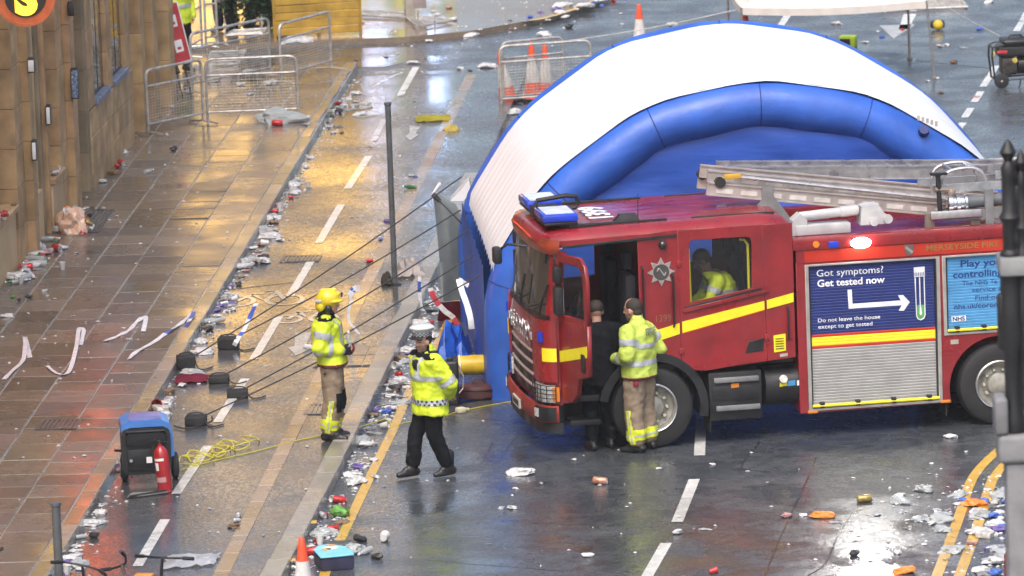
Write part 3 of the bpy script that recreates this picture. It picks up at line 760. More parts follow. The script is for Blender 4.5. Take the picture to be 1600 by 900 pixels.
# ---------------------------------------------------------------- fire engine (local frame: x rearwards along its side, y across to the far side, z up)
EO, EYAW = G(1020, 701), R(9.5)
EX, EY = Vector((math.cos(EYAW), math.sin(EYAW), 0)), Vector((-math.sin(EYAW), math.cos(EYAW), 0))
def E(px, py, v=0.0):
    d = ray(px, py); q = EO + EY * v - CAMP; t = q.dot(EY) / d.dot(EY); P = CAMP + d * t - EO
    return (P.dot(EX), P.z)
eng = thing("fire_engine", "red fire engine with yellow stripes and an open cab door before the inflatable tent", "fire engine", EO, EYAW)
W_ = 2.35
M_REDP = mm("engine_red_paint", (.245, .010, .0145), .36, vary=.16, vscale=2.6, coat=.5, rvary=.16, bump=.06, bscale=60)
M_REDD = mm("engine_dull_red", (.3, .03, .018), .45, vary=.25, vscale=3, rvary=.12)
M_REDB = mm("engine_lamplit_red_and_trim", (.5, .028, .012), .4, vary=.1, vscale=2)  # name strip: lamp glow put into its red; also the trim's own red
M_YELR = mm("yellow_reflective", (.82, .72, .02), .45, vary=.05, vscale=6, emit=None)
M_GLASS = mm("cab_glass", (.05, .055, .055), .03, spec=.7, vary=.05, alpha=.13)
M_WSCR = mm("windscreen_glass", (.05, .047, .043), .06, spec=1.0, vary=.35, vscale=1.4, alpha=.9, ior=2.0)
M_DARK = mm("cab_interior", (.012, .012, .014), .7, vary=.4, vscale=5)
M_SEAT = mm("seat_fabric", (.02, .02, .026), .8)
M_CHAS = mm("chassis_black", (.014, .014, .016), .5, vary=.3, vscale=5, rvary=.2)
M_SHUT = mm("shutter_grey", (.36, .36, .35), .42, metal=.3, vary=.08, vscale=4)
M_FRAME = mm("shutter_frame_alloy", (.42, .40, .37), .45, metal=.4)
M_BLUEA = mm("poster_blue", (.008, .022, .15), .42, vary=.12, vscale=8)
M_BLUEB = mm("poster_pale_blue", (.07, .28, .55), .42, vary=.08, vscale=8)
M_NAVY = mm("poster_navy_letter", (.01, .04, .2), .45)
M_WLET = mm("white_letter", (.8, .82, .85), .45)
M_GREENL = mm("poster_green", (.12, .36, .12), .45)
M_GOLD2 = mm("dull_gold_letter", (.3, .17, .04), .5)
M_ORANGE = mm("amber_lens", (.7, .22, .02), .3)
M_BLUEL = mm("blue_lens", (.01, .05, .55), .15, coat=.5)
M_TINT = mm("pale_lens_top", (.6, .64, .68), .3)
M_HEADL = mm("headlamp_glass", (.6, .63, .64), .12, coat=.6, vary=.3, vscale=30)
M_RIM = mm("wheel_rim_grey", (.34, .33, .29), .45, metal=.3, vary=.2, vscale=9)
M_PALE2 = mm("grille_strip", (.62, .5, .46), .35, metal=.3)
def P2(name, outl, depth, m, v=0.0, parent=eng, bev=.004): return plate(name, outl, depth, m, parent, side_M(v), bev)
# --- curved front
FPTS = [(-1.06, 0), (-1.19, .04), (-1.265, .2), (-1.31, .6), (-1.325, W_ / 2), (-1.31, W_ - .6), (-1.265, W_ - .2), (-1.19, W_ - .04), (-1.06, W_)]
FCUR = smooth([Vector((a, b, 0)) for a, b in FPTS], 8)
_fl = [0]
for a, b in zip(FCUR, FCUR[1:]): _fl.append(_fl[-1] + (b - a).length)
def FP(t):
    s = t * _fl[-1]
    for i in range(len(FCUR) - 1):
        if s <= _fl[i + 1] or i == len(FCUR) - 2:
            f = (s - _fl[i]) / max(1e-6, _fl[i + 1] - _fl[i]); d = (FCUR[i + 1] - FCUR[i]).normalized()
            return FCUR[i].lerp(FCUR[i + 1], f), Vector((-d.y, d.x, 0))
def rake(z): return .09 * max(0, z - 1.62) / .8
def fpoint(t, z, off=0.0):
    p, n = FP(t); return Vector((p.x + n.x * off + rake(z), p.y + n.y * off, z))
def patch(name, t0, t1, z0, z1, off, m, parent=eng, nt=20, nz=4, th=.025, bulge=0.0):
    bm = BM(); F_, B_ = [], []
    for j in range(nz + 1):
        z = z0 + (z1 - z0) * j / nz; bb = bulge * math.sin(math.pi * j / nz)
        F_.append([bm.verts.new(fpoint(t0 + (t1 - t0) * i / nt, z, off + bb)) for i in range(nt + 1)])
        B_.append([bm.verts.new(fpoint(t0 + (t1 - t0) * i / nt, z, off - th)) for i in range(nt + 1)])
    for j in range(nz):
        for i in range(nt):
            bm.faces.new((F_[j][i], F_[j][i + 1], F_[j + 1][i + 1], F_[j + 1][i])); bm.faces.new((B_[j][i], B_[j + 1][i], B_[j + 1][i + 1], B_[j][i + 1]))
    for i in range(nt):
        bm.faces.new((F_[0][i], B_[0][i], B_[0][i + 1], F_[0][i + 1])); bm.faces.new((F_[nz][i], F_[nz][i + 1], B_[nz][i + 1], B_[nz][i]))
    for j in range(nz):
        bm.faces.new((F_[j][0], F_[j + 1][0], B_[j + 1][0], B_[j][0])); bm.faces.new((F_[j][nt], B_[j][nt], B_[j + 1][nt], F_[j + 1][nt]))
    return done(name, bm, m, parent, True, 40)
patch("bumper", .02, .98, .40, .60, .075, M_REDD, nt=30, bulge=.02)
patch("bumper_lower", .0, 1, .27, .395, .06, M_CHAS, nt=30)
for t0, t1 in ((.03, .13), (.87, .97)):
    patch("bumper_corner", t0, t1, .42, .585, .10, M_CHAS, nt=10)
    patch("fog_lamp", t0 + .065 if t0 < .5 else t0 + .005, t1 - .005 if t0 < .5 else t1 - .065, .46, .56, .112, M_HEADL, nt=4)
patch("front_panel", .0, 1.0, .60, 1.20, .0, M_REDP, nt=30)
patch("upper_panel", .0, 1.0, 1.205, 1.61, .012, M_REDP, nt=30, bulge=.02)
zz = .66
for k in range(4):
    patch("grille_slot", .23, .77, zz, zz + .088, .018, M_CHAS, nt=20); patch("grille_strip", .225, .775, zz + .094, zz + .116, .03, M_PALE2, nt=20, nz=2); zz += .138
for a, b, s in ((.02, .185, 1), (.815, .98, -1)):
    dfl = patch("corner_deflector", a, b, .88, 1.62, .045, M_REDP, nt=12, nz=6, bulge=.012)
    patch("yellow_patch", a + (.055 if s > 0 else .005), b - (.1 if s > 0 else .055), 1.13, 1.29, .063, M_YELR, dfl, nt=5) if s < 0 else patch("yellow_patch", a + .002, a + .058, 1.13, 1.29, .063, M_YELR, dfl, nt=5)
    patch("blue_lamp", a + (.05 if s > 0 else .085), a + (.075 if s > 0 else .115), 1.36, 1.48, .085, M_BLUEL, dfl, nt=4)
    hl = patch("headlight", a + .01, b - .01, .63, .84, .035, M_HEADL, nt=10)
    patch("indicator", a - .005 if s > 0 else b - .012, a + .022 if s > 0 else b + .01, .65, .82, .05, M_ORANGE, hl, nt=3)
    bm = BM()
    for k in range(5): tube(bm, [fpoint(a + .01 + (b - a - .02) * i / 8, .64 + .05 * k, .075) for i in range(9)], .006, 5)
    for k in range(6): tube(bm, [fpoint(a + .01 + (b - a - .02) * k / 5, .64, .075), fpoint(a + .01 + (b - a - .02) * k / 5, .84, .075)], .006, 5)
    done("lamp_guard", bm, M_CHAS, hl)
    mk_ = patch("marker_lamp", (b + .012) if s > 0 else (a - .045), (b + .045) if s > 0 else (a - .012), 1.22, 1.42, .04, M_CHAS, nt=4); patch("lens", (b + .014) if s > 0 else (a - .043), (b + .043) if s > 0 else (a - .014), 1.335, 1.42, .055, M_HEADL, mk_, nt=4)
for i, ch in enumerate("SCANIA"):
    t = .70 - i * .076; p, n = FP(t); Z_ = n; X_ = Vector((0, 0, 1)).cross(Z_) ; Y_ = Vector((0, 0, 1))
    MT = Matrix(((X_.x, Y_.x, Z_.x, p.x + n.x * .045), (X_.y, Y_.y, Z_.y, p.y + n.y * .045), (X_.z, Y_.z, Z_.z, 1.30), (0, 0, 0, 1)))
    text("letter", ch, .27, MT, M_CHROME, eng, 'CENTER', .008, .006, .9)
patch("windscreen", .075, .925, 1.67, 2.40, -.005, M_WSCR, nt=30, nz=6, th=.008)
patch("scuttle", .05, .95, 1.61, 1.67, .01, M_CHAS, nt=30, nz=2)
for a, b in ((0, .075), (.925, 1)): patch("windscreen_pillar", a, b, 1.61, 2.44, .0, M_REDP, nt=6)
patch("header", .03, .97, 2.40, 2.575, .035, M_REDB if False else mm("header_red_orange", (.34, .05, .02), .35, vary=.3, vscale=2.5, coat=.4), nt=30, bulge=.03)
bm = BM()
for t in (.3, .62):
    tube(bm, [fpoint(t, 1.66, .05), fpoint(t - .1, 1.74, .06), fpoint(t - .22, 1.82, .05)], .012, 6); tube(bm, [fpoint(t - .2, 1.68, .045), fpoint(t - .21, 1.8, .05), fpoint(t - .24, 2.05, .045)], .016, 6)
split_done("wiper", bm, M_CHAS, eng)
bm = BM(); p, n = FP(.47); tube(bm, [], .01) if False else None
patch("number_plate", .40, .57, .41, .52, .112, mm("plate_white", (.5, .5, .46), .4), nt=6)
for k in range(5): patch("plate_character", .42 + k * .028, .438 + k * .028, .435, .495, .116, M_CHAS, nt=2)
# --- roof
bm = BM(); rows = []
for u, zt, e in ((-1.29, 2.53, .16), (-1.26, 2.585, .13), (-1.16, 2.625, .08), (-1.0, 2.65, .05), (-.3, 2.675, .03), (.6, 2.69, .02), (1.4, 2.70, .02), (1.66, 2.68, .02), (1.76, 2.60, .04)):
    row = []
    for k in range(33):
        f = k / 32; v = e * 0 + W_ * f; q = abs(2 * f - 1)
        plan = 0.0
        if u < -1.0:
            lim = .5 - .5 * 1.0; plan = (.24 * max(0, q - .55) ** 2 / .2) if u < -1.2 else .1 * max(0, q - .6)
        z = zt - .165 * max(0, (q - .78) / .22) ** 2.2 - .012 * q * q + (.006 if (k // 2) % 2 and q < .6 and u > -.2 else 0)
        row.append((u + plan, v, z))
    rows.append(row)
loft(bm, rows, caps=False, closed=False)
roof = done("roof", bm, M_REDP, eng, True, 60)
for v in (.33, 1.98):
    for a, b in ((-.85, .32), (.62, 1.62)):
        bm = BM(); box(bm, a, b, v - .02, v + .02, 2.655, 2.70, .006); done("roof_rail", bm, M_CHAS, roof)
text("roof_number", "1399", .40, Matrix.Translation((-.26, .62, 2.692)) @ Matrix.Rotation(R(90), 4, 'Z'), M_WLET, roof, 'LEFT', .012, .002, 1.15)
for v0 in (.28, 1.35):
    bm = BM(); box(bm, -1.16, -.76, v0, v0 + .66, 2.70, 2.735, .01); lb_ = done("beacon_base", bm, M_CHAS, eng)
    bm = BM(); box(bm, -1.17, -.75, v0, v0 + .66, 2.737, 2.83, .02); done("beacon_lens", bm, M_BLUEL, lb_)
    bm = BM(); box(bm, -1.13, -.79, v0 + .06, v0 + .60, 2.831, 2.838, .0); done("beacon_top", bm, M_TINT, lb_)
bm = BM(); box(bm, -1.15, -.82, .94, 1.35, 2.68, 2.80, .02); done("beacon_bridge", bm, M_CHAS, eng)
bm = BM(); tube(bm, [(-1.12, 1.1, 2.80), (-1.1, 1.1, 2.88), (-.75, 1.1, 2.92), (-.62, 1.1, 2.9), (-.6, 1.1, 2.82), (-.64, 1.1, 2.77), (-.8, 1.1, 2.76)], .028, 8); done("horn_bracket", bm, M_CHAS, eng)
bm = BM(); loft(bm, [[(-.3, .4, 2.67), (.02, .4, 2.67), (.02, .56, 2.67), (-.3, .56, 2.67)], [(-.22, .43, 2.76), (-.03, .43, 2.76), (-.03, .53, 2.76), (-.22, .53, 2.76)]]); cyl(bm, (0, .48, 2.7), (.01, .48, 2.99), .006, .004, 5); done("aerial", bm, M_CHAS, eng)
# --- near and far cab sides
arc = [(.02 + .66 * math.cos(R(a)), .49 + .66 * math.sin(R(a))) for a in range(100, 39, -6)]
low = [(-.1, 1.14)] + [p for p in arc if p[0] > -.08] + [(.67, .90), (1.11, .945), (1.76, .99)]
def low_z(u):
    for (a, za), (b, zb) in zip(low, low[1:]):
        if a <= u <= b: return za + (zb - za) * (u - a) / (b - a)
    return .95
def lowpts(u0, u1): return [(u0, low_z(u0))] + [p for p in low if u0 < p[0] < u1] + [(u1, low_z(u1))]
def win(o): return [(.50 + o, 1.72 + o), (1.26 - o, 1.85 + o), (1.27 - o, 2.40), (1.25 - o, 2.46 - o), (1.20, 2.475 - o), (.55, 2.475 - o), (.51 + o, 2.44 - o)]
for v, sgn in ((.012, 1), (W_ - .012, -1)):
    P2("pillar_panel", [lowpts(-.1, .376) + [(.376, 2.60), (-.1, 2.575)]], .024, M_REDP, v)
    P2("door_step_panel", [[(-1.08, .62), (-.95, .62), (-.83, .80), (-.83, .85), (-1.08, .85)]], .024, M_REDP, v)
    P2("roof_side", [[(-1.08, 2.50), (-.1, 2.52), (-.1, 2.575), (-1.08, 2.56)]], .024, M_REDP, v)
    cd = P2("crew_door", [lowpts(.384, 1.414) + [(1.39, 2.60), (.384, 2.60)], win(0)], .03, M_REDP, v - .002 * sgn)
    P2("rear_panel", [lowpts(1.424, 1.76) + [(1.76, 2.60), (1.40, 2.60)]], .024, M_REDP, v)
    vv = v - sgn * .016
    P2("yellow_stripe", [[(.40, 1.37), (1.40, 1.585), (1.40, 1.69), (.40, 1.505)]], .004, M_YELR, vv - .004 * sgn, cd, 0)
    P2("yellow_stripe", [[(.06, 1.28), (.37, 1.36), (.37, 1.49), (.06, 1.415)]], .004, M_YELR, vv, eng, 0); P2("yellow_stripe", [[(1.43, 1.59), (1.755, 1.655), (1.755, 1.765), (1.43, 1.695)]], .004, M_YELR, vv, eng, 0)
    P2("red_edge", [[(.40, 1.355), (1.40, 1.57), (1.40, 1.583), (.40, 1.368)]], .004, M_REDB, vv - .004 * sgn, cd, 0)
    P2("window_ledge", [[(.42, 1.655), (1.45, 1.835), (1.45, 1.80), (.42, 1.615)]], .03, M_REDP, vv - .012 * sgn, cd)
    P2("window_seal", [[(.44, 1.68), (1.36, 1.845), (1.36, 1.825), (.44, 1.662)]], .02, M_CHAS, vv - .01 * sgn, cd)
    P2("window", [win(.012)], .006, M_GLASS, v + .0 * sgn, cd, 0)
    P2("door_handle", [[(1.16, 1.08), (1.36, 1.10), (1.385, 1.24), (1.20, 1.21)]], .012, M_CHAS, vv - .006 * sgn, cd)
    P2("notice_plate", [[(1.50, 1.06), (1.645, 1.075), (1.645, 1.28), (1.50, 1.265)]], .004, M_YELR, vv, eng, 0); P2("notice_plate", [[(1.57, 1.0), (1.665, 1.01), (1.665, 1.045), (1.57, 1.035)]], .004, M_PALE, vv, eng, 0)
    bm = BM()
    for k in range(5): box(bm, 1.52, 1.62, -.002, .002, 1.10 + .03 * k, 1.108 + .03 * k, M=Matrix.Translation((0, vv - .006 * sgn, 0)))
    done("print_line", bm, M_CHAS, eng, False)
P2("far_door", [[(-1.06, .92), (-.8, .92), (-.6, 1.1), (-.11, 1.14), (-.11, 2.5), (-1.0, 2.48), (-1.06, 1.7)], [(-.98, 1.68), (-.2, 1.72), (-.2, 2.38), (-.9, 2.36)]], .03, M_REDP, W_ - .012)
# emblem star with plain round centre, fleet number, round lamp
u, z = E(1033, 425); star = []
for k in range(16):
    a = R(90 + 22.5 * k); r_ = .165 if k % 2 == 0 else .098; star.append((u + r_ * math.cos(a), z + r_ * math.sin(a)))
em = P2("emblem", [star], .008, mm("emblem_grey", (.36, .33, .31), .4, metal=.3), -.006)
P2("emblem_disc", [[(u + .092 * math.cos(R(a)), z + .092 * math.sin(R(a))) for a in range(0, 360, 15)]], .006, mm("emblem_dark", (.06, .055, .055), .4), -.011, em)
ZS = smooth([Vector((u - .05, z + .01, 0)), Vector((u - .03, z + .045, 0)), Vector((u + .005, z, 0)), Vector((u + .035, z - .04, 0)), Vector((u + .055, z, 0))], 4)
bm = BM(); tube(bm, [(p.x, -.016, p.y) for p in ZS], .009, 5); done("emblem_sign", bm, MATS["emblem_grey"], em)
def TM(u, z, v=-.006): return Matrix.Translation((u, v, z)) @ Matrix.Rotation(R(90), 4, 'X')
def text_fit(name, body, pl, pr, cap, m, parent, v=-.012, fat=0.0, ext=.0006):
    (u0, z0), (u1, z1) = E(*pl), E(*pr); o = text(name, body, 1.0, Matrix.Identity(4), m, parent, 'LEFT', fat, ext)
    xs = [q.co.x for q in o.data.vertices]; ys = [q.co.y for q in o.data.vertices]; sx = (u1 - u0) / (max(xs) - min(xs)); sy = cap / .72
    o.data.transform(TM(u0, z0, v) @ Matrix.Diagonal((sx, sy, 1, 1)) @ Matrix.Translation((-min(xs), 0, 0)))
    # one object per word
    bm = bmesh.new(); bm.from_mesh(o.data); isl = []; seen = set()
    for v0 in bm.verts:
        if v0 in seen: continue
        st, q = [v0], []; seen.add(v0)
        while st:
            a = st.pop(); q.append(a)
            for e in a.link_edges:
                b = e.other_vert(a)
                if b not in seen: seen.add(b); st.append(b)
        isl.append((min(a.co.x for a in q), max(a.co.x for a in q), q))
    isl.sort(key=lambda t: t[0]); words = []; end = -1e9
    for x0_, x1_, q in isl:
        if x0_ - end > cap * .26: words.append([])
        words[-1].append(q); end = max(end, x1_)
    if len(words) > 1:
        for wd in words:
            b2 = bmesh.new(); mp = {a: b2.verts.new(a.co) for q in wd for a in q}
            for f in {f for q in wd for a in q for f in a.link_faces}: b2.faces.new([mp[a] for a in f.verts])
            me = bpy.data.meshes.new(name); b2.to_mesh(me); b2.free(); link(name, me, parent, m)
        bpy.data.objects.remove(o); o = None
    bm.free(); return o
text_fit("fleet_number", "1399", (1025, 503), (1049, 501), .085, mm("fleet_gold", (.28, .12, .06), .4), eng, -.006)
u, z = E(1035, 382); bm = BM(); ball(bm, (u, -.01, z), (.055, .06, .055)); done("round_lamp", bm, mm("smoked_lens", (.03, .03, .03), .12, coat=.6), eng)
bm = BM()
for z_ in (1.505, 1.62): cyl(bm, (-.085, -.005, z_), (-.085, -.03, z_), .018, n=8)
split_done("door_striker", bm, M_CHROME, eng)
for u_, z_ in ((.383, 1.15), (.383, 2.2), (1.42, 1.25)):
    bm = BM(); box(bm, u_ - .03, u_ + .03, -.02, .0, z_ - .04, z_ + .04, .006); done("hinge", bm, M_REDP, eng)
for u_, za_, zb2 in ((.30, 1.45, 2.1), (-.06, 1.25, 2.2), (1.68, 1.2, 1.6)):
    bm = BM(); tube(bm, [(u_, .0, za_), (u_, -.05, za_ + .03), (u_, -.05, zb2 - .03), (u_, .0, zb2)], .013, 6); done("grab_handle", bm, M_CHAS, eng)
for k in range(12):
    bm = BM(); cyl(bm, (1.95 + .36 * k, -.012, 2.115), (1.95 + .36 * k, -.018, 2.115), .008, n=6); done("rivet", bm, M_REDP, eng)
bm = BM(); box(bm, .74, 1.30, -.012, .0, .52, .70, .006); done("locker_lid", bm, M_CHAS, eng); bm = BM(); cyl(bm, (1.6, .02, .72), (1.6, -.03, .74), .05, n=12); done("filler_cap", bm, M_STEEL, eng)
for u_ in (.72, 3.6, 4.92): bm = BM(); box(bm, u_ - .02, u_ + .0, .02, .38, .14, .5, .004); done("mud_flap", bm, M_RUBBER, eng)
# dark gutter strip
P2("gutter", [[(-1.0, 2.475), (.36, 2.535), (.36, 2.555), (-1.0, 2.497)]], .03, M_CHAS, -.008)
# --- open front door on its hinge
DA = R(79)
door = bpy.data.objects.new("cab_door", bpy.data.meshes.new("x")); bpy.data.objects.remove(door)
Dm = Matrix.Translation((-1.06, -.02, 0)) @ Matrix.Rotation(-DA, 4, 'Z')
Ds = Dm @ side_M(0)
DW = .92
bodyo = [(0, .92), (.12, .70), (.36, .70), (.52, .82), (.60, 1.02), (DW - .02, 1.10), (DW, 1.68), (0, 1.62)]
dr = plate("cab_door", [bodyo], .06, M_REDP, eng, Ds, .012)
fro = [(0, 1.622), (DW, 1.682), (DW, 2.20), (DW - .05, 2.38), (DW - .2, 2.46), (.02, 2.42)]
fri = [(.06, 1.69), (DW - .09, 1.74), (DW - .09, 2.18), (DW - .13, 2.31), (DW - .24, 2.37), (.08, 2.34)]
plate("window_frame", [fro, fri], .05, M_REDP, dr, Ds, .01)
plate("window", [fri], .008, M_GLASS, dr, Ds)
plate("yellow_stripe", [[(.02, 1.125), (DW - .01, 1.32), (DW - .01, 1.455), (.02, 1.26)]], .004, M_YELR, dr, Ds @ Matrix.Translation((0, 0, .033)))
plate("door_handle", [rrect(DW - .2, 1.12, DW - .07, 1.34, .03)], .01, M_CHAS, dr, Ds @ Matrix.Translation((0, 0, .036)))
plate("door_lining", [[(.06, .98), (DW - .08, 1.14), (DW - .08, 1.60), (.06, 1.56)]], .03, M_DARK, dr, Ds @ Matrix.Translation((0, 0, -.046)))
# mirrors
for v, s in ((-.18, -1), (W_ + .18, 1)):
    bm = BM(); box(bm, -1.16, -1.06, v - .09, v + .09, 1.72, 2.06, .02); mo = done("mirror", bm, M_CHAS, eng)
    bm = BM(); box(bm, -1.058, -1.053, v - .075, v + .075, 1.75, 2.03); done("mirror_glass", bm, M_CHROME, mo)
    bm = BM(); box(bm, -1.16, -1.07, v - .085, v + .085, 2.10, 2.30, .02); done("wide_mirror", bm, M_CHAS, mo)
    bm = BM(); tube(bm, [(-1.1, v * .2 + (W_ if s > 0 else 0) * .8, 2.42), (-1.14, v, 2.38), (-1.11, v, 1.75)], .014, 6); done("mirror_arm", bm, M_CHAS, mo)
bm = BM(); box(bm, -1.72, -1.62, .62, .8, 2.22, 2.42, .03); tube(bm, [(-1.34, .5, 2.44), (-1.55, .62, 2.46), (-1.66, .7, 2.38)], .016, 6); done("front_mirror", bm, M_CHAS, eng)
# --- interior
bm = BM(); box(bm, -1.0, 1.74, .04, W_ - .04, .93, 1.0); box(bm, 1.68, 1.74, .04, W_ - .04, 1.0, 2.55); box(bm, -.12, -.08, .9, W_ - .06, 1.0, 1.75); done("cab_floor", bm, M_DARK, eng, False)
bm = BM(); box(bm, -1.2, -.85, .1, W_ - .1, 1.15, 1.62, .05); done("dashboard", bm, M_DARK, eng)
bm = BM(); tube(bm, [(-.78 + .06 * math.sin(a), .55 + .2 * math.cos(a), 1.66 + .2 * math.sin(a)) for a in [2 * math.pi * k / 16 for k in range(16)]], .016, 6, True); done("steering_wheel", bm, M_CHAS, eng)
for u, v in ((-.35, .55), (-.35, 1.75), (1.3, .4), (1.3, 1.2), (1.3, 1.95)):
    bm = BM(); box(bm, u - .25, u + .22, v - .23, v + .23, 1.22, 1.40, .05); box(bm, u + .14, u + .28, v - .23, v + .23, 1.38, 2.05 if u < 0 else 1.95, .05); box(bm, u + .16, u + .26, v - .13, v + .13, 2.08 if u < 0 else 1.98, 2.3, .04); done("seat", bm, M_SEAT, eng)
bm = BM()
for v in (.35, .62, .95, 1.3, 1.65): box(bm, 1.52, 1.62, v - .1, v + .1, 1.5, 2.4, .03)
split_done("breathing_set", bm, M_CHAS, eng)
bm = BM(); tube(bm, [(.53, .07, 1.55), (.52, .07, 2.36)], .014, 6); tube(bm, [(1.24, .1, 1.75), (1.24, .1, 2.36), (1.2, .1, 2.42), (1.14, .1, 2.43)], .016, 6); split_done("grab_rail", bm, M_YELR, eng)
# --- steps, arch, tank under the cab
bm = BM(); box(bm, -.98, -.62, .0, .35, .33, .40, .01); box(bm, -.98, -.55, .02, .35, .62, .69, .01); box(bm, -1.0, -.5, .3, .4, .3, 1.0); done("cab_step", bm, M_CHAS, eng)
def archband(name, cu_, cz_, r0, r1, a0, a1, v0, v1, m):
    bm = BM(); rows = []
    for k in range(19):
        a = R(a0 + (a1 - a0) * k / 18); c_, s_ = math.cos(a), math.sin(a)
        rows.append([(cu_ + r0 * c_, v0, cz_ + r0 * s_), (cu_ + r1 * c_, v0, cz_ + r1 * s_), (cu_ + r1 * c_, v1, cz_ + r1 * s_), (cu_ + r0 * c_, v1, cz_ + r0 * s_)])
    loft(bm, rows); return done(name, bm, m, eng)
for v0, v1 in ((-.045, .4), (W_ - .4, W_ + .045)): archband("wheel_arch", .02, .49, .565, .665, -12, 168, v0, v1, M_CHAS)
for v0, s in ((.0, 1), (W_ - .5, -1)):
    bm = BM(); box(bm, .70, 1.34, v0, v0 + .5, .28, .86, .015); stp = done("step_box", bm, M_CHAS, eng)
    bm = BM(); box(bm, .76, 1.30, v0 - .04 if s > 0 else v0 + .5, v0 if s > 0 else v0 + .54, .74, .80, .008); box(bm, .78, 1.31, v0 - .04 if s > 0 else v0 + .5, v0 if s > 0 else v0 + .54, .40, .46, .008); split_done("tread", bm, M_GREYP, stp)
    bm = BM(); cyl(bm, (1.40, v0 + .25, .62), (1.82, v0 + .25, .62), .235, n=20); done("fuel_tank", bm, M_CHAS, eng)
P2("side_marker", [[(.97, .67), (1.06, .675), (1.06, .72), (.97, .715)]], .012, M_ORANGE, -.008); P2("reflector", [[(.98, .735), (1.04, .74), (1.04, .752), (.98, .748)]], .006, M_WLET, -.006)
for a, b, m in ((1.56, 1.65, M_YELR), (1.655, 1.75, M_BLUEB), (1.77, 1.82, M_WLET)): P2("tank_label", [[(a, .64), (b, .648), (b, .71), (a, .70)]], .004, m, .008, eng, 0)
# --- wheels
def wheel(u, v, s, name="wheel"):
    MW = Matrix.Translation((u, v, .49)) @ Matrix.Rotation(R(90), 4, 'X') if s < 0 else Matrix.Translation((u, v, .49)) @ Matrix.Rotation(R(-90), 4, 'X')
    bm = BM(); lathe(bm, [(.29, -.26), (.43, -.27), (.475, -.25), (.495, -.21), (.5, -.13), (.495, -.05), (.475, -.01), (.43, .012), (.30, .0), (.29, -.02), (.29, -.26)], 40, MW); wo = done("wheel", bm, M_RUBBER, eng)
    bm = BM(); lathe(bm, [(.292, -.2), (.294, .002), (.275, .018), (.262, .0), (.255, -.08), (.2, -.10), (.15, -.075), (.13, -.02), (.09, .0), (.05, .01), (.001, .012)], 40, MW); done("rim", bm, M_RIM, wo)
    bm = BM(); tube(bm, [MW @ Vector((.285 * math.cos(2 * math.pi * k / 40), .285 * math.sin(2 * math.pi * k / 40), .012)) for k in range(40)], .008, 6, True); done("rim_lip", bm, M_CHROME, wo)
    bm = BM()
    for k in range(10):
        a = 2 * math.pi * k / 10; p = Vector((.178 * math.cos(a), .178 * math.sin(a), 0)); cyl(bm, MW @ (p + Vector((0, 0, -.09))), MW @ (p + Vector((0, 0, -.035))), .021, .017, 8)
    split_done("wheel_nut", bm, mm("nut_indicator", (.5, .48, .38), .4), wo)
for u in (.02, 4.24):
    wheel(u, -.0, -1); wheel(u, W_ - .0, 1)
bm = BM(); box(bm, -.7, 6.1, .75, .95, .5, .78); box(bm, -.7, 6.1, W_ - .95, W_ - .75, .5, .78)
for u in (.02, 4.24): cyl(bm, (u, .2, .49), (u, W_ - .2, .49), .1)
box(bm, -.6, 1.7, .5, W_ - .5, .75, .92); box(bm, -1.1, -.5, .3, W_ - .3, .33, .6); done("chassis", bm, M_CHAS, eng, False)
# --- rear body
SH1 = (1.955, 3.475); Z0S, Z1S = .36, 2.06
arc2 = [(4.24 + .615 * math.cos(R(a)), .47 + .615 * math.sin(R(a))) for a in range(195, -16, -8)]
outer = [(1.80, .30), (3.60, .315)] + [p for p in arc2 if p[1] > .31] + [(4.88, .32), (6.3, .33), (6.3, 2.115), (1.80, 2.115)]
holes = [[(1.905, .325), (3.535, .325), (3.535, 2.085), (1.905, 2.085)], [(3.575, 1.13), (4.88, 1.13), (4.88, 2.085), (3.575, 2.085)], [(4.93, .40), (6.18, .40), (6.18, 2.085), (4.93, 2.085)]]
for v in (.012, W_ - .012): P2("body_side", [outer] + holes, .024, M_REDP, v)
bm = BM(); box(bm, 1.80, 1.83, .03, W_ - .03, .32, 2.40); box(bm, 6.27, 6.3, .03, W_ - .03, .32, 2.40); box(bm, 1.84, 6.26, .5, W_ - .5, .75, 2.05); done("body_core", bm, M_REDP, eng, False)
bm = BM(); box(bm, 1.84, 6.26, .1, W_ - .1, 2.27, 2.30); done("body_deck", bm, M_REDP, eng, False)
for v0, v1 in ((-.03, .18), (W_ - .18, W_ + .03)):
    bm = BM(); box(bm, 1.76, 6.32, v0, v1, 2.262, 2.415, .02); done("roof_edge", bm, M_REDP, eng)
    s = -1 if v0 < 0 else 1
    for a, b in ((1.90, 3.553), (3.56, 6.2)): P2("name_strip", [[(a, 2.118), (b, 2.118), (b, 2.258), (a, 2.258)]], .02, M_REDB, -.002 if s < 0 else W_ + .002)
bm = BM(); box(bm, 1.80, 1.899, -.01, .05, 2.118, 2.26); done("strip_end", bm, M_REDP, eng, False)
text_fit("lettering", "MERSEYSIDE FIRE & RESCUE", (1447, 392), (1632, 377), .07, M_GOLD2, eng, -.0155, .01)
(u, z) = E(1420, 390); sh = P2("crest", [[(u - .05, z + .06), (u + .05, z + .06), (u + .05, z - .01), (u + .03, z - .05), (u, z - .075), (u - .03, z - .05), (u - .05, z - .01)]], .006, mm("crest_grey", (.12, .1, .1), .4), -.016)
bm = BM(); box(bm, -.055, .055, -.003, .0, -.016, .016, M=Matrix.Translation((u, -.02, z)) @ Matrix.Rotation(R(40), 4, 'Y')); done("crest_band", bm, MATS["emblem_grey"], sh, False)
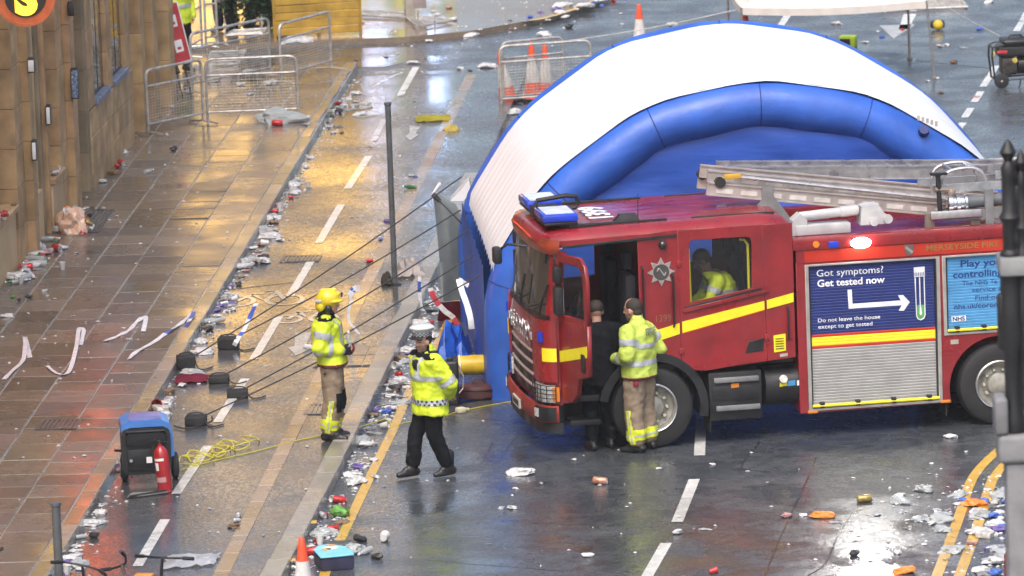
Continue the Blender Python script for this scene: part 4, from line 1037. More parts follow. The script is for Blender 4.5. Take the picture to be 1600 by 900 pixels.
# shutters: corrugated sheet with printed bands
def shutter(u0, u1, z0, z1, bands, v=.03, pitch=.035):
    bm = BM(); n = int(round((z1 - z0) / pitch)); rows = []; ms = []
    for k in range(n):
        za = z0 + (z1 - z0) * k / n; zb = z0 + (z1 - z0) * (k + 1) / n; zm = (za + zb) / 2; m_ = 0
        for lo, hi, idx in bands:
            if lo <= zm < hi: m_ = idx
        dv = .0035
        for zz_, vv_ in ((za + .001, v + dv), (za + .006, v), (zb - .006, v), (zb - .001, v + dv)): rows.append([(u0, vv_, zz_), (u1, vv_, zz_)]); ms.append(m_)
    vr = [[bm.verts.new(p) for p in r] for r in rows]
    for i, (A, B) in enumerate(zip(vr, vr[1:])):
        f = bm.faces.new((A[0], A[1], B[1], B[0])); f.material_index = ms[i]
    return done("shutter", bm, [M_SHUT, M_BLUEA, M_YELR, M_REDB, M_BLUEB], eng, False)
s1 = shutter(1.955, 3.485, .33, 2.07, [(1.235, 2.1, 1), (1.085, 1.205, 2), (1.205, 1.235, 3), (1.055, 1.085, 3)])
s2 = shutter(3.615, 4.86, 1.15, 2.07, [(1.19, 2.1, 4)]); s3 = shutter(4.97, 6.14, .42, 2.07, [(1.235, 2.1, 4), (1.085, 1.205, 2)])
for a, b, z0, z1 in ((1.905, 3.535, .325, 2.085), (3.575, 4.88, 1.13, 2.085), (4.93, 6.18, .4, 2.085)):
    P2("shutter_frame", [[(a, z0), (b, z0), (b, z1), (a, z1)], [(a + .035, z0 + .02), (b - .035, z0 + .02), (b - .035, z1 - .015), (a + .035, z1 - .015)]], .05, M_FRAME, .01)
    P2("shutter_seal", [[(a + .035, z0 + .02), (b - .035, z0 + .02), (b - .035, z1 - .015), (a + .035, z1 - .015)], [(a + .055, z0 + .025), (b - .055, z0 + .025), (b - .055, z1 - .02), (a + .055, z1 - .02)]], .03, M_CHAS, .02)
    bm = BM(); cyl(bm, (a + .045, -.02, z0 + .055), (b - .04, -.02, z0 + .055), .018, n=8); lbm = done("lift_bar", bm, M_YELR, eng)
    bm = BM()
    for k in range(4): x = a + .16 + (b - a - .32) * k / 3; box(bm, x - .03, x + .03, -.035, .02, z0 + .03, z0 + .1, .008)
    split_done("bar_bracket", bm, M_CHAS, lbm)
def lit(parent, v=.026): return v
text_fit("lettering", "Got symptoms?", (1277, 433), (1381, 425.5), .083, M_WLET, s1, .0287, .0)
text_fit("lettering", "Get tested now", (1278, 449), (1383.5, 441), .085, M_WLET, s1, .0287, .022)
text_fit("lettering", "Do not leave the house", (1279, 504.5), (1376, 496), .048, M_WLET, s1, .0287, .004)
text_fit("lettering", "except to get tested", (1279.5, 514.5), (1364, 508), .048, M_WLET, s1, .0287, .004)
def pix(name, pts, m, parent, v=.0285): return P2(name, [[E(*p) for p in pts]], .002, m, v, parent, 0)
pix("arrow", [(1325, 453.5), (1331.7, 453), (1332.8, 475.3), (1408.5, 470), (1404, 462), (1412, 461.7), (1422.5, 472.5), (1413, 486), (1405, 486), (1410, 477.5), (1327, 483)], M_WLET, s1)
tb = pix("tube_cap", [(1428.5, 418.5), (1445.5, 417), (1446, 432.5), (1429.2, 433.5)], M_WLET, s1)
def pth(name, pts, r, m, parent, v=.0235):
    bm = BM(); tube(bm, [(E(*p)[0], v, E(*p)[1]) for p in pts], r, 5); return done(name, bm, m, parent)
pth("tube_outline", [(1430.5, 434), (1433, 494), (1435, 498.5), (1439.5, 500.5), (1444, 498), (1446.3, 493), (1444.6, 433)], .007, M_WLET, s1)
pix("tube_liquid", [(1433.5, 477.5), (1445.8, 476.5), (1446, 493), (1443.5, 497.5), (1439.5, 499.5), (1435.5, 498), (1433.8, 494)], M_GREENL, s1, .0292)
pth("swab", [(1437.5, 434), (1438.6, 476), (1439, 485)], .008, M_WLET, s1, .0225)
pix("swab_tip", [(1438, 480), (1440.5, 480), (1441.6, 491), (1439.8, 493.5), (1437.8, 491.5)], M_WLET, s1, .0272)
bm = BM()
for k in range(6): x = E(1430.5 + k * 2.7, 430)[0]; box(bm, x - .004, x + .004, .0205, .0215, E(1437, 431.5)[1], E(1437, 426)[1])
done("cap_ridge", bm, M_BLUEA, s1, False)
text_fit("lettering", "Play your", (1502, 418), (1575, 412), .085, M_NAVY, s2, .0287, .02)
text_fit("lettering", "controlling", (1490, 435.5), (1567, 428.5), .085, M_NAVY, s2, .0287, .02)
text_fit("lettering", "The NHS Te", (1504.5, 447), (1559, 442), .058, M_NAVY, s2, .0287)
text_fit("lettering", "service a", (1520, 457), (1566, 452), .055, M_NAVY, s2, .0287)
text_fit("lettering", "Find ou", (1525, 470), (1562, 466), .06, M_NAVY, s2, .0287)
text_fit("lettering", "nhs.uk/corona", (1492, 484), (1566, 477), .058, M_NAVY, s2, .0287, .015)
pix("logo_box", [(1487.5, 495), (1510, 493.5), (1510.3, 502), (1488, 503.8)], M_WLET, s2)
text_fit("logo_letters", "NHS", (1489.5, 502.3), (1508.5, 500.8), .05, M_NAVY, s2, .0265, .03)
pix("data_plate", [(1485, 531), (1497.5, 530), (1497.8, 537), (1485.5, 538)], M_PALE, eng, -.004)
for px_, py_ in ((1270, 643.5), (1477, 627)):
    u, z = E(px_, py_); bm = BM(); box(bm, u - .06, u + .06, -.02, .01, z - .017, z + .017, .006); done("side_marker", bm, M_ORANGE, eng)
# small lamps under the roof edge
u, z = E(1274, 381); bm = BM(); cyl(bm, (u, -.03, z), (u, -.05, z), .04, n=12); done("amber_button", bm, M_ORANGE, eng)
u, z = E(1301, 381); bm = BM(); box(bm, u - .06, u + .06, -.055, -.03, z - .04, z + .04, .01); done("blue_marker", bm, M_BLUEL, eng)
# scene lamp: lit
M_LAMP = mm("scene_lamp_glow", (1, 1, 1), .3, emit=(1, .95, .82), estr=30)
u, z = E(1343, 378); bm = BM(); box(bm, u - .11, u + .11, -.05, -.03, z - .055, z + .055, .01); lo = done("scene_lamp", bm, M_CHAS, eng)
bm = BM(); ball(bm, (u, -.075, z), (.125, .035, .065)); done("lamp_lens", bm, M_LAMP, lo)
ld = bpy.data.lights.new("scene_lamp_light", 'SPOT'); ld.shadow_soft_size = .12; ld.spot_size = R(105); ld.spot_blend = .7; ld.energy = 130; ld.color = (1, .97, .92)
lobj = bpy.data.objects.new("scene_lamp_light", ld); COL.objects.link(lobj); lobj.parent = eng; lobj.location = (u, -.13, z); lobj.rotation_euler = (R(-52), 0, 0)
# --- roof equipment
M_MASTW = mm("mast_off_white", (.44, .44, .45), .45, vary=.1)
bm = BM(); box(bm, 1.83, 2.5, .12, .36, 2.42, 2.54, .01); mast = done("mast_box", bm, M_MASTW, eng)
bm = BM(); cyl(bm, (1.90, .24, 2.63), (2.62, .24, 2.67), .058, n=16); cyl(bm, (2.40, .24, 2.658), (2.60, .24, 2.67), .066, n=16); done("mast_tube", bm, M_MASTW, mast)
bm = BM(); prism(bm, [(1.78, 2.42), (1.96, 2.42), (1.98, 2.60), (1.90, 2.68), (1.80, 2.60)], .14, .34, 'y'); done("mast_base", bm, M_MASTW, mast, False)
bm = BM(); prism(bm, [(2.62, 2.50), (2.95, 2.50), (3.02, 2.56), (2.92, 2.62), (2.84, 2.74), (2.64, 2.72)], .12, .36, 'y'); done("mast_head", bm, M_MASTW, mast, False)
bm = BM(); cyl(bm, (2.78, .08, 2.54), (2.78, .12, 2.54), .055, n=12); cyl(bm, (2.95, .08, 2.56), (2.95, .12, 2.56), .055, n=12); split_done("mast_lamp", bm, M_MASTW, mast)
bm = BM(); prism(bm, [(1.5, 2.66), (1.80, 2.42), (2.0, 2.42), (1.72, 2.80), (1.72, 2.92), (1.58, 2.92), (1.58, 2.78)], .8, .9, 'y'); done("gantry_bracket", bm, M_GREYP, eng, False)
for u in (3.42, 3.98):
    bm = BM(); box(bm, u, u + .16, .25, .36, 2.30, 2.36, .004); prism(bm, [(u + .02, 2.36), (u + .14, 2.36), (u + .13, 2.56), (u + .03, 2.56)], .27, .33, 'y'); done("roof_bracket", bm, mm("bracket_bronze", (.2, .16, .13), .5), eng, False)
bm = BM(); box(bm, 3.50, 4.12, .2, .26, 2.50, 2.59, .008); done("bracket_rail", bm, M_ALU, eng)
bm = BM(); cyl(bm, (3.66, .4, 2.50), (3.64, .4, 3.02), .03, n=10); box(bm, 3.55, 3.75, .36, .44, 3.0, 3.03, .004); ball(bm, (3.74, .4, 2.54), (.09, .06, .06)); done("ladder_stop", bm, M_CHAS, eng)
# ladders
def ladder(p0, p1, width, railh, nr, m, pads=True, tiers=1):
    p0, p1 = Vector(p0), Vector(p1); d = (p1 - p0); L = d.length; d.normalize(); ang = math.asin(-d.z)
    MLd = Matrix.Translation(p0) @ Matrix.Rotation(math.atan2(d.y, d.x), 4, 'Z') @ Matrix.Rotation(ang, 4, 'Y')
    root = None
    for tr in range(tiers):
        inset_ = .05 * tr; zb = railh * 1.06 * tr
        for y in (inset_, width - inset_):
            bm = BM(); box(bm, 0, L, y - .014, y + .014, zb, zb + railh); box(bm, 0, L, y - .03, y + .03, zb + railh, zb + railh + .018); box(bm, 0, L, y - .03, y + .03, zb - .012, zb)
            for v in bm.verts: v.co = MLd @ v.co
            if root is None: root = done("ladder", bm, m, eng, False); prt = root
            else: prt = done("rail", bm, m, root, False)
            if pads and y < width / 2:
                bm = BM(); n = int(L / .30)
                for k in range(n):
                    x = .12 + k * .30; box(bm, x, x + .2, y - .022, y - .014, zb + railh * .2, zb + railh * .62); 
                for v in bm.verts: v.co = MLd @ v.co
                done("rail_pad", bm, mm("pale_pad", (.6, .57, .54), .5), root, False)
        for k in range(nr):
            x = .15 + (L - .3) * k / (nr - 1); bm = BM(); cyl(bm, (x, inset_ + .015, zb + railh * .55), (x, width - inset_ - .015, zb + railh * .55), .016, n=8)
            for v in bm.verts: v.co = MLd @ v.co
            done("rung", bm, m, root)
    return root
M_ALUP = mm("ladder_alloy_pinkish", (.5, .45, .42), .42, metal=.45, vary=.12, vscale=6)
u0, z0 = E(1103, 303, .85); u1, z1 = E(1570, 345, .85)
lad = ladder((u0, .85, z0), (u1, .85, z1), .55, .13, 14, M_ALUP, True, 2)
a0, c0 = E(1125, 285, .83)
bm = BM(); cyl(bm, (a0, .80, c0), (a0, .87, c0), .065, n=18); cyl(bm, (a0 - .1, 1.36, c0 + .02), (a0 - .1, 1.44, c0 + .02), .065, n=18); split_done("ladder_wheel", bm, M_RUBBER, lad)
a0, c0 = E(1140, 277, .82); bm = BM(); box(bm, a0 - .07, a0 + .14, .79, .83, c0 - .02, c0 + .04, .01); done("ladder_pawl", bm, mm("pawl_yellow", (.6, .36, .04), .4), lad)
bm = BM()
(ua, za), (ub, zb_) = E(1155, 279, .84), E(1478, 314, .84); cyl(bm, (ua, .83, za + .02), (ub, .83, zb_ + .02), .024, n=10); done("ladder_pole", bm, M_ALU, lad)
u0, z0 = E(1130, 280, 1.65); u1, z1 = E(1590, 277, 1.65)
ladder((u0, 1.65, z0), (u1 + (u1 - u0) * .25, 1.65, z1 + (z1 - z0) * .25), .45, .14, 16, M_ALU, False, 1)
# roller gantry and suction hose at the rear
u0, z0 = E(1455, 296, .5); bm = BM(); box(bm, u0, u0 + 2.2, .48, .53, z0 - .05, z0 + .05); box(bm, u0 - .05, u0 + 2.2, .95, 1.0, z0 - .03, z0 + .06); gt = done("rear_gantry", bm, M_ALU, eng, False)
for dv in (.5, .97):
    bm = BM(); tube(bm, smooth([Vector((u0 + .12, dv, z0 + .05)), Vector((u0 + .16, dv, z0 + .16)), Vector((u0 + .28, dv, z0 + .22)), Vector((u0 + .5, dv, z0 + .23)), Vector((u0 + .62, dv, z0 + .17)), Vector((u0 + .68, dv, z0 + .05))], 4), .022, 8); done("hoop", bm, M_ALU, gt)
bm = BM()
for k in range(2): cyl(bm, (u0 + .26 + .26 * k, .5, z0 + .22), (u0 + .26 + .26 * k, .97, z0 + .22), .016, n=8)
box(bm, u0 + .8, u0 + 2.2, .52, .55, z0 + .07, z0 + .17); box(bm, u0 + .8, u0 + 2.2, .9, .93, z0 + .09, z0 + .19); done("top_rail", bm, M_ALU, gt, False)
u1, z1 = E(1482, 318, .35); bm = BM(); cyl(bm, (u1 + .05, .35, z1), (u1 + 2.3, .35, z1 + .03), .075, n=16); hs_ = done("suction_hose", bm, mm("hose_grey", (.1, .11, .12), .5), eng)
bm = BM(); lathe(bm, [(.08, 0), (.1, .01), (.1, .06), (.085, .07), (.085, .1), (.1, .11), (.1, .15), (.085, .16), (.085, .2), (.1, .21), (.1, .24), (.08, .25)], 18, Matrix.Translation((u1 - .02, .35, z1)) @ Matrix.Rotation(R(90), 4, 'Y')); done("coupling", bm, M_CHROME, hs_)
bm = BM(); box(bm, u1 - .1, u1 + 2.2, .24, .28, z1 - .19, z1 - .08); box(bm, u1 + .42, u1 + .52, .22, .27, z1 - .3, z1 + .16); done("hose_tray", bm, M_GREYP, eng, False)
bm = BM(); ball(bm, (u1 + .05, .4, z1 + .12), .055); cyl(bm, (u1 - .15, .4, z1 + .17), (u1 + .1, .4, z1 + .15), .03, n=8); done("tray_latch", bm, mm("bracket_bronze", (.2, .16, .13), .5), eng)
# ---------------------------------------------------------------- people
def mixmat(name, c, **k): return mm(name, c, **k)
M_SKINP = mm("skin", (.50, .28, .20), .5, vary=.06, vscale=30, sss=.08); M_SKIN2 = mm("skin_dark", (.16, .085, .06), .5, vary=.06)
M_EYE = mm("eye_dark", (.03, .025, .022), .3); M_LIP = mm("lip", (.36, .15, .12), .5); M_BEARD = mm("beard_shadow", (.2, .12, .09), .7)
M_HAIR = mm("dark_hair", (.035, .026, .02), .75, bump=.6, bscale=120); M_HIV = mm("hivis_yellow_cloth", (.60, .74, .03), .6, vary=.10, vscale=7, bump=.3, bscale=25)
M_HIV2 = mm("hivis_worn_cloth", (.50, .62, .10), .65, vary=.14, vscale=7, bump=.3, bscale=25)
M_SILV = mm("silver_reflective_tape", (.42, .45, .48), .4, vary=.1, vscale=12); M_BEIGE = mm("beige_trouser_cloth", (.25, .19, .13), .8, vary=.16, vscale=6, bump=.4, bscale=25)
M_NAVYC = mm("black_cloth", (.007, .008, .011), .85, spec=.15, vary=.3, vscale=6, bump=.4, bscale=25); M_MAROON = mm("maroon_cloth", (.13, .02, .03), .7)
M_BOOT = mm("boot_leather", (.016, .016, .017), .4, vary=.3); M_HELM = mm("yellow_helmet", (.72, .56, .02), .28, vary=.06, coat=.5)
M_CAPW = mm("cap_white", (.5, .53, .53), .5); M_GLOVE = mm("dark_glove", (.03, .02, .025), .6)
M_COAT = mm("pale_coat", (.42, .38, .38), .8, vary=.3, vscale=8); M_CHECKD = mm("check_navy", (.02, .025, .06), .5)
TEX = bpy.data.textures.new("cloth_folds", 'CLOUDS'); TEX.noise_scale = .11; TEX.noise_depth = 2
def blob(name, parts, voxel, mats, parent, sm=4, disp=0.0):
    bm = BM()
    for p in parts:
        if p[0] == 'c':
            _, a, b, r0, r1 = p; a, b = Vector(a), Vector(b)
            if (b - a).length > 1e-5: cyl(bm, a, b, r0, r1, 14)
            ball(bm, a, r0, 12, 8); ball(bm, b, r1, 12, 8)
        elif p[0] == 'e':
            ball(bm, p[1], p[2], 16, 10, 0, p[3] if len(p) > 3 else None)
        elif p[0] == 'l':
            loft(bm, [ring(c, rx, ry, 20, rz) for c, rx, ry, rz in p[1]])
    bmesh.ops.recalc_face_normals(bm, faces=bm.faces[:])
    me = bpy.data.meshes.new(name); bm.to_mesh(me); bm.free()
    o = link(name, me)
    r = o.modifiers.new("r", 'REMESH'); r.mode = 'VOXEL'; r.voxel_size = voxel
    if sm: s = o.modifiers.new("s", 'SMOOTH'); s.iterations = sm; s.factor = .5
    if disp: d = o.modifiers.new("d", 'DISPLACE'); d.texture = TEX; d.strength = disp; d.mid_level = .5; d.texture_coords = 'LOCAL'
    m2 = evalmesh(o, name); bpy.data.objects.remove(o); bpy.data.meshes.remove(me)
    for f in m2.polygons: f.use_smooth = True
    m2.materials.clear()
    return link(name, m2, parent, mats)
def band(src, pred, m, name, off=.006, parent=None):
    me = src.data; bm = BM(); bm.from_mesh(me); bm.normal_update()
    nrm = {v.index: v.normal.copy() for v in bm.verts}
    bad = [f for f in bm.faces if not pred(f.calc_center_median(), f.normal)]
    bmesh.ops.delete(bm, geom=bad, context='FACES')
    bmesh.ops.smooth_vert(bm, verts=[v for v in bm.verts if v.is_boundary], factor=.5, use_axis_x=True, use_axis_y=True, use_axis_z=True)
    for v in bm.verts: v.co += v.normal * off
    m2 = bpy.data.meshes.new(name); bm.to_mesh(m2); bm.free(); m2.materials.clear()
    for f in m2.polygons: f.use_smooth = True
    return link(name, m2, parent or src, m)
def mirror(d):
    return d
BASE = dict(hipL=(0, .095, .93), kneeL=(.03, .11, .50), ankL=(-.02, .115, .09), toeL=(.14, .14, .035), hipR=(0, -.095, .93), kneeR=(.03, -.11, .50), ankR=(-.02, -.115, .09), toeR=(.14, -.14, .035),
            shL=(0, .19, 1.45), elL=(-.04, .25, 1.17), wrL=(.06, .24, .93), shR=(0, -.19, 1.45), elR=(-.04, -.25, 1.17), wrR=(.06, -.24, .93), pel=(0, 0, .95), chest=(0, 0, 1.28), neck=(0, 0, 1.52), head=(.02, 0, 1.665), hyaw=0, hpitch=0)
def head_M(J): return Matrix.Translation(J['head']) @ Matrix.Rotation(R(J['hyaw']), 4, 'Z') @ Matrix.Rotation(R(J['hpitch']), 4, 'Y') @ Matrix.Scale(1.07, 4)
def hand_parts(wr, d, nrm, curl=.5, s=1.0):
    d = Vector(d).normalized(); nrm = Vector(nrm).normalized(); sd = d.cross(nrm).normalized(); wr = Vector(wr); out = []
    pc = wr + d * .055 * s
    out.append(('c', wr, wr + d * .05, .026 * s, .03 * s))
    for k in range(4):
        b = pc + sd * (.033 - .022 * k) * s + d * .03 * s; L1 = (.042, .047, .045, .036)[k] * s
        out.append(('c', pc + sd * (.03 - .02 * k) * s - d * .01, b, .013 * s, .011 * s))
        k1 = b + (d * math.cos(curl) + nrm * math.sin(curl)) * L1; k2 = k1 + (d * math.cos(2 * curl) + nrm * math.sin(2 * curl)) * L1 * .8
        out += [('c', b, k1, .0095 * s, .009 * s), ('c', k1, k2, .009 * s, .0075 * s)]
    tb = wr + d * .03 * s + sd * .032 * s; t1 = tb + (d * .6 + sd * .8) * .035 * s; t2 = t1 + (d * .9 + sd * .1 + nrm * .4).normalized() * .03 * s
    out += [('c', tb, t1, .012 * s, .0105 * s), ('c', t1, t2, .0105 * s, .0085 * s)]
    return out
def person(label, loc, rz, pose=None, skin=M_SKINP, beard=False, scale=1.0, bodyvox=.011, group=None):
    J = dict(BASE); J.update(pose or {})
    t = thing("person", label, "person", loc, rz, group); t.scale = (scale,) * 3
    V_ = {k: (Vector(v) if isinstance(v, tuple) else v) for k, v in J.items()}
    HM = head_M(J)
    P = [('c', V_['hipL'], V_['kneeL'], .085, .058), ('c', V_['kneeL'], V_['ankL'], .058, .04), ('c', V_['ankL'], V_['toeL'], .042, .03),
         ('c', V_['hipR'], V_['kneeR'], .085, .058), ('c', V_['kneeR'], V_['ankR'], .058, .04), ('c', V_['ankR'], V_['toeR'], .042, .03),
         ('e', V_['pel'], (.11, .16, .12)), ('c', V_['pel'], V_['chest'], .125, .135), ('e', V_['chest'] + Vector((0, 0, .06)), (.12, .17, .17)), ('c', V_['chest'] + Vector((0, 0, .1)), V_['neck'], .12, .06),
         ('c', V_['shL'], V_['shR'], .07, .07),
         ('c', V_['shL'], V_['elL'], .058, .042), ('c', V_['elL'], V_['wrL'], .042, .029), ('c', V_['shR'], V_['elR'], .058, .042), ('c', V_['elR'], V_['wrR'], .042, .029),
         ('c', V_['neck'] - Vector((0, 0, .06)), HM @ Vector((-.015, 0, -.07)), .062, .056)]
    P += hand_parts(V_['wrL'], V_['wrL'] - V_['elL'], J.get('pnL', (0, -1, 0)), .55) + hand_parts(V_['wrR'], V_['wrR'] - V_['elR'], J.get('pnR', (0, 1, 0)), .55)
    h3 = HM.to_3x3()
    def HE(c, r): return ('e', HM @ Vector(c), r, h3)
    P += [HE((-.012, 0, .03), (.098, .076, .1)), HE((.02, 0, -.045), (.07, .06, .075)), HE((.055, 0, -.095), (.032, .034, .026)), HE((.07, 0, .03), (.026, .055, .016)),
          ('c', HM @ Vector((.09, 0, .015)), HM @ Vector((.108, 0, -.028)), .010, .0145), HE((.08, 0, -.062), (.018, .026, .012)),
          HE((-.005, .078, -.01), (.022, .011, .034)), HE((-.005, -.078, -.01), (.022, .011, .034))]
    bo = blob("body", P, bodyvox, [skin, M_EYE, M_LIP, M_BEARD], t, 3)
    HI = HM.inverted()
    for f in bo.data.polygons:
        q = HI @ f.center
        if q.x > .045 and abs(abs(q.y) - .032) < .012 and abs(q.z - .008) < .006: f.material_index = 1
        elif q.x > .045 and abs(abs(q.y) - .034) < .02 and abs(q.z - .032) < .004: f.material_index = 1
        elif q.x > .07 and abs(q.y) < .026 and abs(q.z + .064) < .008: f.material_index = 2
        elif beard and -.13 < q.z < -.03 and q.x > -.01 and abs(q.y) < .08: f.material_index = 3
    return t, V_, HM, bo
def torso(V_, z0, bulk=1.0, hem=.19):
    p, c, n = V_['pel'], V_['chest'], V_['neck']
    d0 = p + (c - p) * ((z0 - p.z) / max(.05, c.z - p.z))
    return [('l', [(d0, hem * .82 * bulk, hem * 1.12 * bulk, 0), (p.lerp(c, .35), .165 * bulk, .20 * bulk, 0), (c, .165 * bulk, .215 * bulk, 0), (c + Vector((0, 0, .12)), .16 * bulk, .22 * bulk, 0), (n + Vector((-.01, 0, -.03)), .10 * bulk, .13 * bulk, 0), (n + Vector((0, 0, .02)), .08, .085, 0)]),
            ('c', V_['shL'], V_['shR'], .09 * bulk, .09 * bulk), ('e', V_['chest'] + Vector((-.0, 0, .1)), (.15, .2, .14))]
def sleeves(V_, r0=.092, r1=.075, r2=.062, cut=.97):
    out = []
    for s in 'LR':
        e, w_ = V_['el' + s], V_['wr' + s]
        out += [('c', V_['sh' + s], e, r0, r1), ('c', e, e.lerp(w_, cut), r1, r2)]
    return out
def legs(V_, r0=.125, r1=.092, r2=.085, zc=.0, top=None):
    out = [('e', V_['pel'] + Vector((0, 0, .0)), (.165, .195, .13))]
    for s in 'LR':
        a = V_['knee' + s].lerp(V_['ank' + s], .80)
        out += [('c', V_['hip' + s] - Vector((0, 0, .02)), V_['knee' + s], r0, r1), ('c', V_['knee' + s], a, r1, r2)]
    return out
def boots(V_, t, m=M_BOOT):
    for s in 'LR':
        a, b = V_['ank' + s], V_['toe' + s]; d = (b - a); d.z = 0; d.normalize(); up = Vector((0, 0, 1))
        P = [('c', a + up * .16, a, .07, .062), ('c', a - d * .05 - up * .035, b, .05, .042), ('c', a - d * .055 - up * .05, b + d * .04 - up * .005, .038, .036), ('c', a, b.lerp(a, .4) + up * .02, .06, .045)]
        o = blob("boot", P, .012, m, t, 2)
        k = min(v.co.z for v in o.data.vertices); lim = min(a.z - .09, b.z - .035) + .004
        for v in o.data.vertices:
            if v.co.z < lim: v.co.z = lim
def seg_t(p, a, b):
    d = b - a; q = p - a; t = q.dot(d) / d.length_squared; return t, (q - d * t).length
def sleeve_band(jk, V_, m, t0, t1, part='up', r=.13):
    for s in 'LR':
        a, b = (V_['sh' + s], V_['el' + s]) if part == 'up' else (V_['el' + s], V_['wr' + s])
        oth = [(V_['pel'], V_['neck'])]
        def pr(c, n):
            t, d = seg_t(c, a, b)
            if not (t0 < t < t1 and d < r): return False
            q = a + (b - a) * t; return (c - q).dot(n) > 0.02
        band(jk, pr, m, "reflective_band", .007)
def torso_band(jk, V_, m, z0, z1, name="reflective_band", off=.006, arms=True, extra=None):
    def pr(c, n):
        if not z0 < c.z < z1: return False
        if arms:
            for s in 'LR':
                for a, b in ((V_['sh' + s], V_['el' + s]), (V_['el' + s], V_['wr' + s])):
                    t, d = seg_t(c, a, b)
                    if 0.02 < t < 1.05 and d < .105: return False
        return extra(c) if extra else True
    return band(jk, pr, m, name, off)
def ff_trouser_bands(tr, V_, stripe=True):
    def lower(a, b):
        def pr(c, n):
            for s in 'LR':
                t, d = seg_t(c, V_['knee' + s], V_['ank' + s])
                if a < t < b and d < .13: return True
            return False
        return pr
    band(tr, lower(.55, .86), M_YELB, "hem_band", .006); band(tr, lower(.70, .765), M_SILV, "hem_tape", .010)
    if stripe:
        for s, sg in (('L', 1), ('R', -1)):
            def pr(c, n, s=s, sg=sg, wdt=.03):
                t, d = seg_t(c, V_['knee' + s], V_['ank' + s]); q = V_['knee' + s] + (V_['ank' + s] - V_['knee' + s]) * t
                return -.02 < t < .95 and d < .13 and abs((c - q).x + .005) < wdt and (c - q).y * sg > .02
            band(tr, pr, M_YELB, "side_stripe", .011); band(tr, lambda c, n, s=s, sg=sg: pr(c, n, s, sg, .009), M_SILV, "stripe_tape", .014)
M_YELB = mm("yellow_trim", (.66, .74, .03), .5)

# helmeted firefighter on the track, in profile, hands held at the belt
g = G(524, 686, ZT)
t, V_, HM, bo = person("firefighter with a yellow helmet and hi-vis jacket standing on the wet cycle track", g, R(-4),
    dict(hipL=(-.02, .09, .93), kneeL=(.02, .10, .5), ankL=(-.05, .10, .09), toeL=(.10, .13, .035), kneeR=(.0, -.11, .5), ankR=(-.07, -.11, .09), toeR=(.10, -.13, .035), chest=(-.05, 0, 1.28), neck=(-.05, 0, 1.51), head=(-.005, 0, 1.655),
         shL=(-.05, .18, 1.43), elL=(-.06, .23, 1.16), wrL=(.14, .08, 1.13), shR=(-.05, -.18, 1.43), elR=(-.12, -.25, 1.14), wrR=(.11, -.13, 1.10), pnR=(.2, .9, 0), hpitch=4), scale=1.0)
tr = blob("trousers", legs(V_, .14, .118, .112), .014, M_BEIGE, t, 3, .035); ff_trouser_bands(tr, V_)
band(tr, lambda c, n: .36 < c.z < .60 and c.x > .045 and n.x > .25, M_NAVYC, "knee_pad", .01)
bm = BM(); box(bm, -.09, .04, -.215, -.205, .83, .845); done("pocket_flap", bm, M_NAVYC, t)
jk = blob("jacket", torso(V_, .91, 1.12, .205) + sleeves(V_, .105, .09, .076) + [('c', V_['neck'] + Vector((-.01, 0, 0)), V_['neck'] + Vector((.0, 0, .06)), .088, .082)], .014, M_HIV, t, 4, .04)
torso_band(jk, V_, M_MAROON, .80, .945, "maroon_hem", .004, False)
torso_band(jk, V_, M_SILV, 1.06, 1.12); sleeve_band(jk, V_, M_SILV, .34, .60); sleeve_band(jk, V_, M_SILV, .30, .55, 'fore')
band(jk, lambda c, n: 1.12 < c.z < 1.46 and abs(abs(c.y) - .09) < .025 and n.x > .2, M_SILV, "brace_tape", .006)
band(jk, lambda c, n: c.z > 1.475 and n.z < .8, M_NAVYC, "collar", .004)
for s, pn in (('L', (.2, -.9, 0)), ('R', (.2, .9, 0))):
    P = hand_parts(V_['wr' + s], V_['wr' + s] - V_['el' + s], pn, .7, 1.25); blob("glove", P, .008, M_GLOVE if s == 'R' else M_MAROON, t, 2)
bm = BM(); cyl(bm, (.21, .02, 1.16), (.24, -.02, 1.28), .022, .02, 10); cyl(bm, (.24, -.02, 1.28), (.25, -.03, 1.33), .028, .024, 10); done("bottle", bm, M_CHROME, t) if False else None
boots(V_, t)
P = [('e', HM @ Vector((-.015, 0, .05)), (.142, .122, .125)), ('c', HM @ Vector((-.13, 0, .06)), HM @ Vector((.1, 0, .11)), .03, .025), ('c', HM @ Vector((-.09, 0, .14)), HM @ Vector((.06, 0, .16)), .022, .018), ('e', HM @ Vector((.04, 0, .03)), (.135, .12, .028)), ('e', HM @ Vector((-.09, 0, -.03)), (.075, .105, .09))]
he = blob("helmet", P, .009, M_HELM, t, 2)
bm = BM(); ball(bm, HM @ Vector((.0, -.105, -.055)), (.045, .03, .055)); ball(bm, HM @ Vector((.0, .105, -.055)), (.045, .03, .055)); split_done("ear_defender", bm, M_BOOT, t)
bm = BM(); tube(bm, [HM @ Vector((.03, -.1, -.05)), HM @ Vector((.06, -.05, -.11)), HM @ Vector((.065, .05, -.11)), HM @ Vector((.03, .1, -.05))], .008, 5); done("chin_strap", bm, M_BOOT, t)
bm = BM(); box(bm, .0, .02, -.03, .03, -.02, .03, .006, M=HM @ Matrix.Translation((.125, 0, .1))); done("helmet_badge", bm, M_BOOT, t)
bm = BM(); box(bm, -.155, -.08, -.1, .1, .015, .045, .008, M=HM); done("helmet_tape", bm, M_SILV, t)
bt = thing("water_bottle", "clear water bottle held up in the helmeted firefighter's gloved hand", "bottle", g + Vector((.21, -.05, 1.12)))
bm = BM(); lathe(bm, [(.001, 0), (.03, 0), (.032, .02), (.03, .1), (.032, .13), (.014, .16), (.013, .175)], 12); done("bottle_body", bm, mm("clear_plastic", (.75, .8, .8), .1, trans=.7, spec=.6, alpha=.9, vary=.03), bt)
